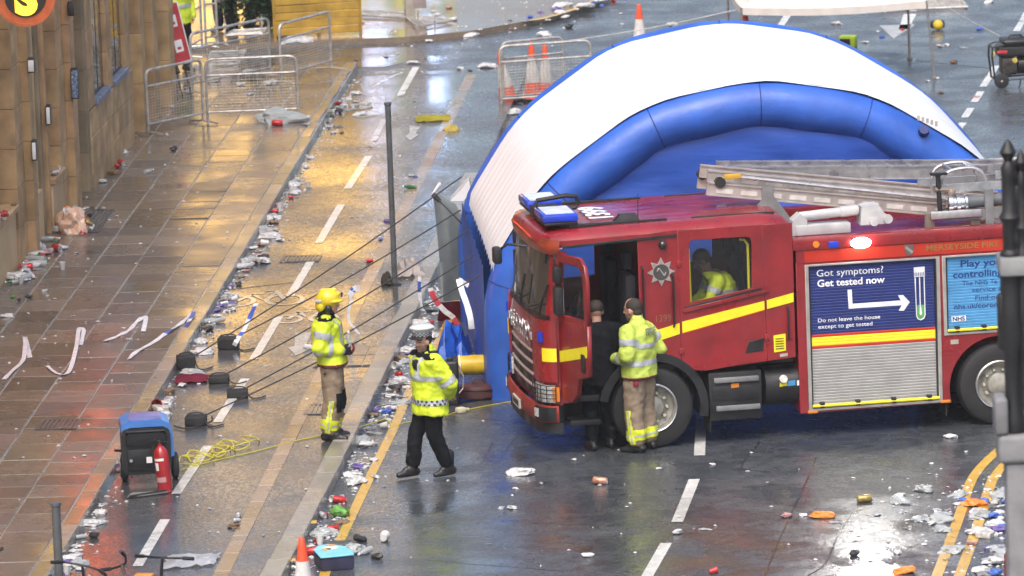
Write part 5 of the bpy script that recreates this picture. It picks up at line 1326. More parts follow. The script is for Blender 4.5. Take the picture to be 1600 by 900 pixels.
bm = BM(); cyl(bm, (0, 0, .172), (0, 0, .2), .016, n=10); done("bottle_cap", bm, M_WHITE, bt)

# walking police officer
g = G(676, 744); 
t, V_, HM, bo = person("police officer in white topped cap and long hi-vis coat walking with hands behind the back", g, R(206),
    dict(pel=(.0, 0, .93), hipL=(.0, .09, .91), kneeL=(.0, .10, .50), ankL=(-.17, .10, .10), toeL=(-.03, .11, .04), hipR=(.0, -.09, .91), kneeR=(.16, -.09, .50), ankR=(.22, -.08, .10), toeR=(.37, -.07, .055),
         chest=(.02, 0, 1.27), neck=(.03, 0, 1.49), head=(.06, 0, 1.635), hpitch=5, hyaw=14, shL=(.03, .19, 1.41), elL=(-.14, .27, 1.15), wrL=(-.22, .07, .98), shR=(.03, -.19, 1.41), elR=(-.14, -.27, 1.15), wrR=(-.22, -.05, .98), pnL=(-1, 0, 0), pnR=(-1, 0, 0)), beard=True, scale=.985)
tr = blob("trousers", legs(V_, .122, .095, .088), .014, M_NAVYC, t, 3, .035)
jk = blob("coat", torso(V_, .77, 1.18, .215) + sleeves(V_, .118, .1, .08) + [('c', V_['neck'] + Vector((-.06, 0, .0)), V_['neck'] + Vector((-.03, 0, .07)), .09, .07), ('e', V_['pel'] + Vector((0, 0, .0)), (.18, .215, .12))], .014, M_HIV, t, 4, .045)
torso_band(jk, V_, M_SILV, 1.185, 1.255); sleeve_band(jk, V_, M_SILV, .80, 1.02)
band(jk, lambda c, n: 1.25 < c.z < 1.46 and abs(abs(c.y) - .10) < .03 and n.x > .1, M_SILV, "brace_tape", .006)
torso_band(jk, V_, M_SILV, .885, .96, "check_band", .006)
for k in range(2):
    def chk(c, k=k):
        a = math.atan2(c.y, c.x); return (int(math.floor(a / .13)) + k) % 2 == 0
    torso_band(jk, V_, M_CHECKD, .892 + .032 * k, .922 + .032 * k, "check_row", .009, True, chk)
band(jk, lambda c, n: c.z > 1.45 and c.x > V_['neck'].x - .02 and n.x > .3, M_NAVYC, "collar", .004)
bm = BM(); box(bm, -.03, .03, -.035, .035, -.07, .07, .012, M=Matrix.Translation(V_['chest'] + Vector((.17, .07, .10))) @ Matrix.Rotation(R(14), 4, 'Y')); box(bm, .02, .045, -.02, .02, -.03, .045, .006, M=Matrix.Translation(V_['chest'] + Vector((.17, .07, .10))) @ Matrix.Rotation(R(14), 4, 'Y')); done("radio", bm, M_BOOT, t)
bm = BM(); box(bm, -.07, .04, .13, .2, -.012, .012, .006, M=Matrix.Translation(V_['neck'] + Vector((-.01, 0, .035)))); box(bm, -.07, .04, -.2, -.13, -.012, .012, .006, M=Matrix.Translation(V_['neck'] + Vector((-.01, 0, .035)))); split_done("epaulette", bm, M_BOOT, t)
boots(V_, t)
blob("hair", [('e', HM @ Vector((-.025, 0, .02)), (.096, .082, .09), HM.to_3x3())], .01, M_HAIR, t, 1)
CM = HM @ Matrix.Translation((0, 0, .07)) @ Matrix.Rotation(R(-4), 4, 'Y')
bm = BM(); lathe(bm, [(.001, 0), (.103, 0), (.106, .045), (.135, .075), (.14, .09), (.11, .112), (.001, .12)], 28, CM); cp = done("cap", bm, M_CAPW, t)
bm = BM(); lathe(bm, [(.104, .002), (.108, .002), (.109, .042), (.105, .042), (.104, .002)], 32, CM); done("cap_band", bm, M_CAPW, cp)
bm = BM()
for k in range(32):
    for j in range(3):
        if (k + j) % 2: continue
        a0, a1 = 2 * math.pi * k / 32, 2 * math.pi * (k + 1) / 32; z0, z1 = .003 + .013 * j, .003 + .013 * (j + 1)
        quad(bm, *[CM @ Vector((.1115 * math.cos(a), .1115 * math.sin(a), z)) for a, z in ((a0, z0), (a1, z0), (a1, z1), (a0, z1))])
done("cap_check", bm, M_CHECKD, cp)
bm = BM(); rows = []
for k in range(13):
    a = R(-62 + 124 * k / 12); rows.append([CM @ Vector((.1 * math.cos(a), .1 * math.sin(a), .006)), CM @ Vector((.1 * math.cos(a) + .065 * math.cos(a * .8), .112 * math.sin(a), -.022)), CM @ Vector((.1 * math.cos(a) + .06 * math.cos(a * .8), .11 * math.sin(a), -.028)), CM @ Vector((.1 * math.cos(a), .1 * math.sin(a), -.004))])
loft(bm, rows); done("peak", bm, M_BOOT, cp)
bm = BM(); ball(bm, CM @ Vector((.118, 0, .045)), (.008, .016, .022)); done("cap_badge", bm, M_CHROME, cp)

# bare headed firefighter at the cab, seen from behind
g = G(1003, 704)
t, V_, HM, bo = person("bare headed firefighter in worn hi-vis jacket standing by the engine's front wheel", g, R(142),
    dict(chest=(-.0, 0, 1.28), neck=(.02, 0, 1.51), head=(.07, 0, 1.655), hpitch=6, hyaw=10, shL=(.0, .19, 1.43), elL=(-.03, .26, 1.16), wrL=(.20, .16, 1.10), shR=(0, -.19, 1.43), elR=(-.1, -.27, 1.17), wrR=(.12, -.16, 1.08),
         kneeL=(.02, .11, .5), ankL=(-.04, .12, .09), toeL=(.11, .16, .035), kneeR=(.02, -.11, .5), ankR=(-.03, -.12, .09), toeR=(.12, -.15, .035)), beard=True, scale=1.02)
tr = blob("trousers", legs(V_, .14, .118, .112), .014, M_BEIGE, t, 3, .04); ff_trouser_bands(tr, V_)
jk = blob("jacket", torso(V_, .87, 1.12, .205) + sleeves(V_, .105, .09, .076) + [('c', V_['neck'] + Vector((-.03, 0, -.01)), V_['neck'] + Vector((-.01, 0, .04)), .09, .078)], .014, M_HIV2, t, 4, .045)
torso_band(jk, V_, M_MAROON, .80, .90, "maroon_hem", .004, False); torso_band(jk, V_, M_SILV, 1.035, 1.10); sleeve_band(jk, V_, M_SILV, .32, .6); sleeve_band(jk, V_, M_SILV, .3, .58, 'fore')
torso_band(jk, V_, M_SILV, 1.24, 1.30)
band(jk, lambda c, n: 1.10 < c.z < 1.46 and abs(abs(c.y) - .11) < .022 and n.x > .2, M_SILV, "brace_tape", .006)
text("back_lettering", "FIRE", .105, Matrix.Translation((-.192, 0.0, 1.395)) @ Matrix.Rotation(R(-90), 4, 'Z') @ Matrix.Rotation(R(80), 4, 'X'), mm("dim_silver_letter", (.3, .36, .22), .5), t, 'CENTER', .004, .006)
bm = BM(); box(bm, -.13, -.02, .195, .215, .80, .86, .02); done("pocket_glove", bm, mm("red_glove", (.28, .02, .04), .6), t)
for s, pn in (('L', (.0, -1, 0)),): pass
boots(V_, t)
blob("hair", [('e', HM @ Vector((-.022, 0, .042)), (.1, .084, .088), HM.to_3x3()), ('e', HM @ Vector((-.06, 0, -.02)), (.055, .07, .06), HM.to_3x3())], .009, M_HAIR, t, 1, .006)

# dark clothed person leaning into the cab doorway
g = G(941, 702.5)
t, V_, HM, bo = person("person in black clothes standing in the open cab doorway with one hand on the cab", g, R(100),
    dict(chest=(.04, 0, 1.28), neck=(.07, 0, 1.51), head=(.11, 0, 1.65), hpitch=10, elL=(.12, .30, 1.25), wrL=(.34, .28, 1.35), shR=(.03, -.19, 1.44), elR=(.1, -.28, 1.2), wrR=(.32, -.22, 1.28), kneeR=(.1, -.11, .5), ankR=(.06, -.12, .09), toeR=(.22, -.13, .035)), scale=1.0)
blob("trousers", legs(V_, .12, .092, .085), .016, M_NAVYC, t, 3, .035)
blob("jacket", torso(V_, .80, 1.05, .21) + sleeves(V_, .095, .08, .066), .016, M_NAVYC, t, 4, .05)
boots(V_, t); blob("hair", [('e', HM @ Vector((-.015, 0, .042)), (.102, .086, .09), HM.to_3x3())], .011, M_HAIR, t, 1)

# seated person inside the crew cab, behind the window glass
u, z = E(1098, 395, .55)
loc = EO + EX * (u + .34) + EY * .55
t, V_, HM, bo = person("person in hi-vis jacket bending forward behind the crew cab window of the fire engine", loc, EYAW + R(180),
    dict(pel=(0, 0, 1.42), hipL=(0, .1, 1.40), kneeL=(.42, .13, 1.42), ankL=(.44, .13, 1.11), toeL=(.58, .14, 1.05), hipR=(0, -.1, 1.40), kneeR=(.42, -.13, 1.42), ankR=(.44, -.13, 1.11), toeR=(.58, -.14, 1.05),
         chest=(.12, 0, 1.74), neck=(.27, 0, 1.98), head=(.36, 0, 2.13), hpitch=32, shL=(.2, .18, 1.9), elL=(.32, .24, 1.66), wrL=(.5, .12, 1.58), shR=(.2, -.18, 1.9), elR=(.3, -.25, 1.66), wrR=(.5, -.12, 1.56)), skin=M_SKIN2, scale=1.0)
blob("trousers", [('e', V_['pel'], (.16, .19, .13))] + [('c', V_['hip' + s], V_['knee' + s], .12, .09) for s in 'LR'] + [('c', V_['knee' + s], V_['ank' + s], .09, .08) for s in 'LR'], .018, M_NAVYC, t, 3, .03)
jk = blob("jacket", torso(V_, 1.42, 1.02, .2) + sleeves(V_) + [('c', V_['pel'], V_['chest'], .17, .17)], .015, M_HIV, t, 4, .04)
sleeve_band(jk, V_, M_SILV, .35, .62); torso_band(jk, V_, M_SILV, 1.72, 1.79)
blob("hair", [('e', HM @ Vector((-.02, 0, .03)), (.102, .086, .1), HM.to_3x3())], .011, M_HAIR, t, 1)

# two bystanders behind the far barriers, heads out of the picture
g = G(283, 112, ZP)
t, V_, HM, bo = person("person in hi-vis jacket standing behind the barriers against the building", g, R(-60), {}, bodyvox=.014)
blob("trousers", legs(V_), .018, M_NAVYC, t, 3, .03); jk = blob("jacket", torso(V_, .82, 1.05, .2) + sleeves(V_), .016, M_HIV, t, 4, .04); torso_band(jk, V_, M_SILV, 1.1, 1.16); boots(V_, t); blob("hair", [('e', HM @ Vector((-.015, 0, .042)), (.1, .086, .09))], .012, M_HAIR, t, 1)
g = G(351, 50, .1)
t, V_, HM, bo = person("person in a pale coat and dark trousers standing beside the pale post", g, R(-120), {}, bodyvox=.014)
blob("trousers", legs(V_), .018, M_NAVYC, t, 3, .03); blob("coat", torso(V_, .62, 1.05, .21) + sleeves(V_) + [('c', V_['pel'] - Vector((0, 0, .25)), V_['pel'], .2, .2)], .016, M_COAT, t, 4, .05); boots(V_, t); blob("hair", [('e', HM @ Vector((-.015, 0, .042)), (.1, .086, .09))], .012, M_HAIR, t, 1)
# ---------------------------------------------------------------- barriers, cones, ropes and kit
def zat(p): return p.z
def barrier(pl, pr, z, h, label, extra=None, lean=0.0, green=False, m=M_STEEL, grp="steel crowd barriers"):
    a, b = G(*pl, z), G(*pr, z); d = b - a; L = d.length; ang = math.atan2(d.y, d.x)
    t = thing("crowd_barrier", label, "barrier", a, ang, grp); t.rotation_euler = (lean, 0, ang)
    r = .1
    pts = [(0, 0, .04)] + [(0, 0, h - r)] + [(r - r * math.cos(R(k)), 0, h - r + r * math.sin(R(k))) for k in (30, 60, 90)] + [(L - r + r * math.sin(R(k)), 0, h - r + r * math.cos(R(k))) for k in (0, 30, 60, 90)] + [(L, 0, .04)]
    bm = BM(); tube(bm, pts, .023, 8); done("frame", bm, m, t)
    for zz in (h - .26, .17):
        bm = BM(); cyl(bm, (0.01, 0, zz), (L - .01, 0, zz), .018, n=8); done("rail", bm, m, t)
    bm = BM(); n = int(L / .06)
    for k in range(1, n): x = L * k / n; cyl(bm, (x, 0, .17), (x, 0, h - .26), .0028, n=4, caps=False)
    nz = 13
    for k in range(1, nz): zz = .17 + (h - .43) * k / nz; cyl(bm, (0, .004, zz), (L, .004, zz), .003, n=4, caps=False)
    done("wire_mesh", bm, m, t)
    for x in (.0, L):
        bm = BM(); tube(bm, [(x, -.3, .02), (x, -.22, .035), (x, 0, .05), (x, .22, .035), (x, .3, .02)], .016, 6); done("foot", bm, m, t)
    if green:
        for x in (0, L):
            bm = BM(); cyl(bm, (x, 0, .25), (x, 0, h - .42), .021, n=8); done("green_sleeve", bm, mm("green_wrap", (.1, .3, .03), .5), t)
    return t
barrier((232, 211), (318, 193), ZP, 1.03, "steel crowd barrier standing against the building corner below the red notice board")
barrier((325, 192), (466, 186), ZP, 1.02, "steel crowd barrier facing the street with a grey plastic sack lying behind its foot")
barrier((301, 147), (423, 121), ZP, 1.0, "steel crowd barrier standing in the second row, behind the one with the sack")
barrier((440, 132), (518, 110), ZP, 1.0, "steel crowd barrier with green wrapped uprights in front of the yellow hoarding", green=True)
barrier((290, 92), (316, 76), ZP, 1.0, "steel crowd barrier edge on beside the bystander in hi-vis")
barrier((322, 74), (340, 71), ZP, 1.0, "short looking steel crowd barrier edge on beside the pale post")
barrier((784, 171), (925, 161), 0, 1.03, "steel crowd barrier in front of the three traffic cones at the tent's far side")
barrier((787, 168), (882, 158), 0, 1.06, "steel crowd barrier behind the traffic cones at the tent's far side")
barrier((1538, 362), (1650, 356), 0, 1.02, "steel crowd barrier behind the fire engine's rear ladder")
def fallen(pix, z, label, hgt=.05):
    P = [G(px, py, z) for px, py in pix]; c = sum(P, Vector()) / len(P); t = thing("crowd_barrier", label, "barrier", c, 0, "steel crowd barriers")
    Q = [p - c + Vector((0, 0, hgt)) for p in P]; n = len(Q); bm = BM(); tube(bm, [Q[0], Q[0].lerp(Q[1], .5), Q[1], Q[1].lerp(Q[2], .5), Q[2], Q[2].lerp(Q[3], .5), Q[3], Q[3].lerp(Q[0], .5)], .022, 8, True); done("frame", bm, M_STEEL, t)
    bm = BM(); cyl(bm, Q[0].lerp(Q[3], .28), Q[1].lerp(Q[2], .28), .015, n=8); done("rail", bm, M_STEEL, t)
    bm = BM()
    for k in range(1, 14): cyl(bm, Q[0].lerp(Q[1], k / 14), Q[3].lerp(Q[2], k / 14), .0035, n=4, caps=False)
    for k in range(1, 6): cyl(bm, Q[0].lerp(Q[3], k / 6), Q[1].lerp(Q[2], k / 6), .0035, n=4, caps=False)
    done("wire_mesh", bm, M_STEEL, t)
    for a in (Q[0], Q[1]):
        bm = BM(); tube(bm, [a + Vector((0, 0, -.05)), a + Vector((0, 0, .3))], .016, 6); done("foot", bm, M_STEEL, t)
    return t
fallen([(352, 60), (410, 57), (418, 49), (365, 52)], .2, "fallen steel crowd barrier lying in front of the standing bystander's feet")
fallen([(325, 107), (372, 104), (384, 84), (330, 86)], .2, "fallen steel crowd barrier lying inside the barrier enclosure")
fallen([(541, 27), (633, 31), (640, 24), (562, 20)], .1, "fallen steel crowd barrier lying at the end of the yellow hoarding")
fallen([(633, 30), (654, 46), (708, 36), (662, 30)], .1, "fallen steel crowd barrier lying twisted beside the wet crossing")
fallen([(1374, 4), (1383, 20), (1512, 15), (1500, 0)], 0, "fallen steel crowd barrier lying under the white gazebo")
fallen([(680, 62), (790, 46), (795, 36), (700, 48)], 0, "fallen steel crowd barrier lying along the far litter strewn kerb")
bm = BM(); 
def gazpost(px, py, hh, label):
    g = G(px, py, .1); t = thing("standing_board", label, "board", g, R(5)); bm = BM(); box(bm, -.07, .07, -.03, .03, 0, hh, .006); done("upright", bm, M_PALE, t); bm = BM(); box(bm, .071, .30, -.01, .01, .2, hh - .05, .004); done("panel", bm, mm("pinkish_board", (.36, .3, .29), .6), t); return t
gazpost(641, 31, 1.5, "pale upright board standing where the two twisted barriers meet")
M_CONER = mm("cone_orange_red", (.8, .09, .03), .4, vary=.08); M_CONEW = mm("cone_white_sleeve", (.62, .6, .58), .5, vary=.12, vscale=14)
def cone(px, py, z, h, label, lean=(0, 0), m2=None):
    g = G(px, py, z); t = thing("traffic_cone", label, "traffic cone", g, .2, "tall orange and white traffic cones"); t.rotation_euler = (lean[0], lean[1], .2)
    bm = BM(); box(bm, -.2, .2, -.2, .2, 0, .045, .015); done("base", bm, M_RUBBER, t)
    def rr(z_): return .155 + (.03 - .155) * (z_ - .045) / (h - .045)
    bm = BM(); lathe(bm, [(rr(.045) + .02, .046), (rr(.06), .075)] + [(rr(z_), z_) for z_ in (.15, .3, .5, h * .72, h * .9, h - .015)] + [(.022, h), (.014, h - .004), (.012, h - .05)], 24); done("cone_body", bm, M_CONER, t)
    bm = BM(); lathe(bm, [(rr(h * .32) + .004, h * .32), (rr(h * .74) + .004, h * .74)], 24); done("white_sleeve", bm, M_CONEW, t)
    return t
cone(833, 157, 0, .96, "tall traffic cone standing clear in the middle behind the barrier by the tent")
cone(854, 155, 0, .9, "traffic cone half hidden by the blue tent edge behind the barrier")
cone(795, 160, 0, .86, "leaning traffic cone at the barrier's near upright by the tent", (0, R(-9)))
cone(1001, 95, 0, .97, "traffic cone standing alone just beyond the crest of the white tent")
cone(1166, 97, 0, .95, "faded traffic cone standing under the edge of the white gazebo")
cone(477, 980, ZT, .96, "traffic cone on the kerb with the pale blue cool bag, cut by the picture edge")

# ballast weights and guy ropes
M_ROPE = mm("dark_rope", (.03, .03, .033), .8); M_SACK = mm("black_sack_cloth", (.02, .02, .022), .75, vary=.3, bump=.5, bscale=20)
wts = [((357, 545), .30, .17, "black ballast weight tied with tape lying in the middle of the cycle track"), ((291, 576), .27, .19, "black ballast weight lying right against the pavement kerb"),
       ((342, 598), .3, .1, "flat black ballast weight beside the crimson cloth"), ((371, 621), .3, .11, "flat black ballast weight on a white lane dash"), ((306, 664), .29, .13, "black ballast weight cabled to the blue topped cart")]
wpos = []
for (px, py), wd, hh, lab in wts:
    wd, hh = wd * .88, hh * .9
    g = G(px, py, ZT); wpos.append(g); t = thing("ballast_weight", lab, "weight", g, R(rnd.uniform(-8, 8)), "black ballast weights of the tent ropes")
    bm = BM(); box(bm, -wd / 2, wd / 2, -.09, .12, 0, hh, .02, 3)
    for v in bm.verts: v.co += Vector((noise.noise(v.co * 9) * .012, noise.noise(v.co * 9 + Vector((5, 0, 0))) * .012, 0))
    done("sack", bm, M_SACK, t)
    bm = BM(); tube(bm, smooth([Vector((-wd / 2 + .02, -.05, hh)), Vector((-wd / 4, .0, hh + .03)), Vector((wd / 4, .02, hh + .03)), Vector((wd / 2 - .02, -.02, hh)), Vector((wd / 2 + .03, -.1, .02)), Vector((wd / 2 + .12, -.16, .012)), Vector((wd / 2 + .22, -.02, .012))], 4), .009, 6); done("strap", bm, M_ROPE, t)
anc = [(-.26, 5.75, 1.92), (-.31, 5.3, 1.55), (-.31, 3.7, 1.53), (-.31, 1.9, 1.53), (-.31, .28, 1.55)]
order = [1, 0, 2, 3, 4]; rl = ["topmost guy rope from the tent's far hem to the kerb side weight", "second guy rope from the tent's hem to the tape tied weight", "third guy rope from the tent's hem to the weight by the crimson cloth", "fourth guy rope from the tent's hem to the weight on the lane dash", "lowest guy rope from the white roof's front corner to the weight near the cart"]
ropes = []
for k in range(5):
    a = TW(*anc[k]); b = wpos[order[k]] + Vector((.08, 0, .14 if k < 2 else .1)); d = b - a; pts = [a + d * (i / 16) - Vector((0, 0, .05 * math.sin(math.pi * i / 16))) for i in range(17)]
    bm = BM(); tube(bm, [p - a for p in pts], .0095, 5); o = done("guy_rope", bm, M_ROPE, None); o.location = a; tagp(o, rl[k], "rope", "guy ropes of the inflatable tent"); ropes.append(pts)
# tapes
M_TAPE = mm("barrier_tape_white", (.66, .68, .72), .35, vary=.12, vscale=14); M_TAPEB = mm("barrier_tape_blue", (.04, .09, .42), .35); M_TAPER = mm("barrier_tape_red", (.55, .05, .07), .35)
def tape(pts, label, wdt=.065, side=None, m=M_TAPE, m2=M_TAPEB, blocks=(), name="barrier_tape"):
    pts = smooth([Vector(p) for p in pts], 6); o0 = pts[0].copy(); bm = BM(); A, B = [], []; n = len(pts)
    for i, p in enumerate(pts):
        t = (pts[min(i + 1, n - 1)] - pts[max(i - 1, 0)]).normalized(); s = Vector(side) if side else Vector((-t.y, t.x, 0)); s = s - t * s.dot(t)
        s = s.normalized() if s.length > 1e-4 else Vector((1, 0, 0)); s = Matrix.Rotation(.5 * noise.noise(Vector((i * .3, p.x * 3, p.y))), 3, t) @ s
        A.append(p - o0 + s * wdt / 2); B.append(p - o0 - s * wdt / 2)
    th = Vector((0, 0, .002)) if not side else Vector((0, .002, 0))
    for i in range(n - 1):
        f = i / (n - 1); k = 1 if any(a <= f < b for a, b in blocks) else 0
        loft(bm, [[A[i] + th, B[i] + th, B[i] - th, A[i] - th], [A[i + 1] + th, B[i + 1] + th, B[i + 1] - th, A[i + 1] - th]], k, caps=(i in (0, n - 2)))
    o = done(name, bm, [m, m2]); o.location = o0; tagp(o, label, "barrier tape", "strips of barrier tape"); return o
def GT(px, py, z=ZP, h=.012): p = G(px, py, z); return p + Vector((0, 0, h))
tape([GT(6, 594), GT(20, 580), GT(36, 564), GT(40, 545, ZP, .06), GT(39, 530, ZP, .03), GT(44, 548, ZP, .02), GT(47, 560)], "curled white tape strip on the flags, farthest from the kerb", .06)
tape([GT(74, 573), GT(88, 584), GT(103, 586), GT(112, 572), GT(120, 545, ZP, .05), GT(124, 518, ZP, .04), GT(131, 520, ZP, .03), GT(126, 540)], "long folded white tape strip on the flags between two shorter ones", .055)
tape([GT(163, 534), GT(180, 528), GT(202, 517), GT(212, 506), GT(224, 500, ZP, .04), GT(228, 501, ZP, .03), GT(224, 519)], "white tape strip on the flags shaped like a bent hook", .06)
tape([GT(202, 562), GT(213, 551), GT(240, 536), GT(262, 520), GT(282, 507), GT(303, 492, ZP, .04), GT(290, 512)], "white and blue tape strip reaching across the flags to the kerb", .06, blocks=((.45, .55), (.78, .9), (.93, 1)))
def VT(px, py, Y): return V(px, py, Y)
y0 = wpos[0].y - .1
tape([VT(400, 474, y0 + 1.2), VT(392, 492, y0 + .8), VT(383, 512, y0 + .3), VT(371, 530, y0), VT(366, 540, y0 - .02)], "blue and white tape tied to the weight in the middle of the cycle track", .06, (1, 0, 0), blocks=((.05, .3), (.55, .65)))
yr = 1.0
tape([VT(480, 458, yr), VT(468, 478, yr), VT(455, 497, yr), VT(448, 510, yr)], "dark blue twisted tape end hanging from the upper guy ropes", .035, (1, 0, 0), m=M_TAPEB, m2=M_TAPE, blocks=((.3, .4), (.6, .7)))
tape([VT(455, 479, yr), VT(464, 487, yr), VT(474, 497, yr)], "blue and white tape scrap fluttering on the upper guy ropes", .08, (1, 0, .6), blocks=((.25, .45), (.7, .85)))
tape([VT(525, 430, 2), VT(534, 437, 2), VT(543, 439, 2)], "bright blue tape knot on the topmost guy rope", .085, (.3, 0, 1), m=M_TAPEB, m2=M_TAPE, blocks=((.5, .6),))
yv = -3.6
tape([VT(558, 448, yv), VT(548, 462, yv), VT(549, 470, yv), VT(545, 485, yv), VT(546, 503, yv), VT(556, 515, yv), VT(565, 530, yv), VT(573, 543, yv)], "long white tape hanging behind the helmeted firefighter's hands", .035, (1, 0, 0))
tape([VT(546, 462, yv), VT(553, 452, yv), VT(562, 450, yv)], "bunched white tape knot beside the firefighter's helmet", .08, (.4, 0, 1), blocks=((.3, .5),))
tape([VT(656, 432, -1.5), VT(655, 450, -1.5), VT(657, 470, -1.5), VT(661, 490, -1.5), VT(672, 510, -1.5)], "thin white and blue tape hanging beside the collapsed grey tent", .045, (1, 0, 0), blocks=((.1, .3), (.75, 1)))
tape([VT(672, 450, -2.6), VT(680, 468, -2.6), VT(694, 485, -2.6), VT(707, 495, -2.6), VT(716, 508, -2.6), VT(722, 512, -2.6)], "red and white tape drooping across the collapsed tent to the blue wall", .07, (.8, 0, .6), m2=M_TAPER, blocks=((.05, .3), (.62, .85)))
pz = TW(-.36, .9, 0).y
tape([VT(717, 436, pz), VT(722, 455, pz - .1), VT(730, 478, pz - .3), VT(735, 498, pz - .4), VT(737, 514, pz - .4)], "broad white tape strip hanging down the tent's blue side wall", .075, (1, 0, 0))
tape([VT(716, 436, pz), VT(722, 440, pz), VT(732, 446, pz - .1)], "short white tape stub at the top of the tent's side wall", .06, (.2, 0, 1))
k0 = G(555, 118, ZP); k1 = G(497, 215, ZP)
tape([G(548, 120, ZT) + Vector((0, 0, .1)), G(530, 150, ZT) + Vector((0, 0, .11)), G(512, 180, ZT) + Vector((0, 0, .11)), G(495, 207, ZT) + Vector((0, 0, .1)), G(484, 226, ZT) + Vector((0, 0, .09))], "pale blue and white tape stretched along the far pavement kerb", .06, (0, 0, 1), m=mm("tape_pale_blue", (.3, .38, .6), .4), m2=M_TAPE, blocks=((.1, .2), (.4, .5), (.7, .8)))
# thin lines
def line(pts, r, m, label, cat="rope", name="line", grp=None):
    pts = [Vector(p) for p in pts]; bm = BM(); tube(bm, [p - pts[0] for p in pts], r, 5); o = done(name, bm, m); o.location = pts[0]; return tagp(o, label, cat, grp)
M_PLINE = mm("pale_line", (.5, .48, .46), .6); M_YCAB = mm("yellow_cable", (.62, .55, .04), .5)
a, b = G(882, 160, 0) + Vector((0, 0, 1.0)), G(1153, 133, 0) + Vector((0, 0, 1.25))
line([a.lerp(b, i / 10) - Vector((0, 0, .04 * math.sin(math.pi * i / 10))) for i in range(11)], .008, M_PLINE, "pale guy line stretched from the barrier to the white gazebo", "rope", "guy_line")
line([G(700, 188), G(782, 92)], .006, M_PLINE, "thin pale line lying on the road towards the barrier's foot", "rope", "guy_line") if False else None

line(smooth([G(*p, ZT) + Vector((0, 0, .008)) for p in ((285, 735), (330, 722), (400, 706), (460, 690), (520, 678), (575, 664), (606, 654))], 5) + smooth([G(*p) + Vector((0, 0, .008)) for p in ((612, 668), (640, 660), (690, 652), (716, 644), (760, 635), (800, 628))], 5), .0055, M_YCAB, "thin yellow cable running from the coil across the track to the tent", "cable", "cable")
pts = []
for k in range(90):
    a = k * .52; f = k / 90; c = G(285 + 100 * f, 727 - 36 * f, ZT); s = .14 + .05 * math.sin(k * .9)
    pts.append(c + Vector((s * math.cos(a) * 1.1, s * math.sin(a) * 1.6, .012 + .012 * (k % 5))))
line(smooth(pts, 2), .0065, M_YCAB, "loosely coiled yellow cable on the white lane dash beside the cart", "cable", "cable_coil")
g = G(720, 645); t = thing("cable_connector", "pale yellow cable connector lying on the road behind the police officer", "connector", g, .5); bm = BM(); box(bm, -.06, .06, -.05, .05, 0, .07, .02); done("plug_body", bm, mm("cream_plastic", (.6, .56, .4), .5), t); bm = BM(); cyl(bm, (.06, 0, .035), (.11, 0, .03), .02, n=8); done("plug_neck", bm, MATS["cream_plastic"], t)
line(smooth([G(272, 668, ZT) + Vector((0, 0, .02)), G(290, 672, ZT) + Vector((0, 0, .02)), G(310, 668, ZT) + Vector((0, 0, .02)), G(330, 661, ZT) + Vector((0, 0, .02)), wpos[4] + Vector((.2, 0, .1))], 5), .01, M_ROPE, "black cable curving from the cart to the nearest ballast weight", "cable", "cable")
line([G(1460, 5) + Vector((0, 0, 0)) if False else V(1462, 0, 19), V(1508, 28, 19.2), V(1562, 56, 19.4)], .007, M_PLINE, "pale guy line running from the gazebo to the generator", "rope", "guy_line")

# wheeled cart with blue top, fire extinguisher, grey plate
g = G(232, 752, ZT); t = thing("equipment_cart", "black wheeled generator cart with a rounded bright blue top at the pavement kerb", "generator", g, R(6))
M_BTOP = mm("blue_cover", (.06, .2, .55), .35, vary=.15, vscale=3, coat=.3)
M_VIOL = mm("violet_cover", (.16, .17, .42), .35, vary=.15)
bm = BM(); prism(bm, rrect(-.30, .12, .27, .66, .07), -.18, .16, 'y'); bmesh.ops.bevel(bm, geom=[e for e in bm.edges if abs((e.verts[0].co - e.verts[1].co).y) < .01], offset=.02, segments=2, affect='EDGES'); bd = done("cart_body", bm, M_BLACK, t)
bm = BM(); box(bm, -.24, .21, -.205, -.182, .17, .42, .01); done("lower_panel", bm, M_CHAS, t)
bm = BM(); box(bm, -.25, .22, -.20, -.182, .46, .62, .02); done("upper_panel", bm, M_CHAS, t)
bm = BM(); loft(bm, [[(-.30, y, .62), (-.29, y, .70), (-.2, y, .745), (.18, y, .745), (.27, y, .70), (.30, y, .60), (.31, y, .32), (.27, y, .30), (.255, y, .60), (.2, y, .67), (-.2, y, .67)] for y in (-.14, .0, .2, .42)]); done("blue_shell", bm, M_BTOP, t)
bm = BM(); box(bm, -.2, .18, -.1, .38, .746, .752, .002); done("top_panel", bm, M_VIOL, t)
for x in (-.27, .32):
    bm = BM(); lathe(bm, [(.001, -.04), (.1, -.045), (.15, -.03), (.155, 0), (.15, .03), (.1, .045), (.001, .04)], 22, Matrix.Translation((x, .1, .155)) @ Matrix.Rotation(R(90), 4, 'Y')); wo = done("cart_wheel", bm, M_RUBBER, t)
    bm = BM(); lathe(bm, [(.001, -.052), (.07, -.05), (.07, .05), (.001, .052)], 16, Matrix.Translation((x, .1, .155)) @ Matrix.Rotation(R(90), 4, 'Y')); done("hub", bm, M_GREYP, wo)
bm = BM(); tube(bm, [(-.24, -.19, .6), (-.24, -.235, .64), (.2, -.235, .64), (.2, -.19, .6)], .014, 8); done("handle", bm, M_CHAS, t)
bm = BM(); box(bm, -.02, .045, -.212, -.206, .26, .33); done("label_plate", bm, M_WHITE, t); bm = BM(); cyl(bm, (-.2, -.205, .3), (-.2, -.23, .3), .02, n=8); done("valve", bm, M_CHROME, t)
bm = BM(); tube(bm, [(-.3, -.1, .4), (-.38, -.16, .42)], .016, 6); done("side_lever", bm, M_CHAS, t)
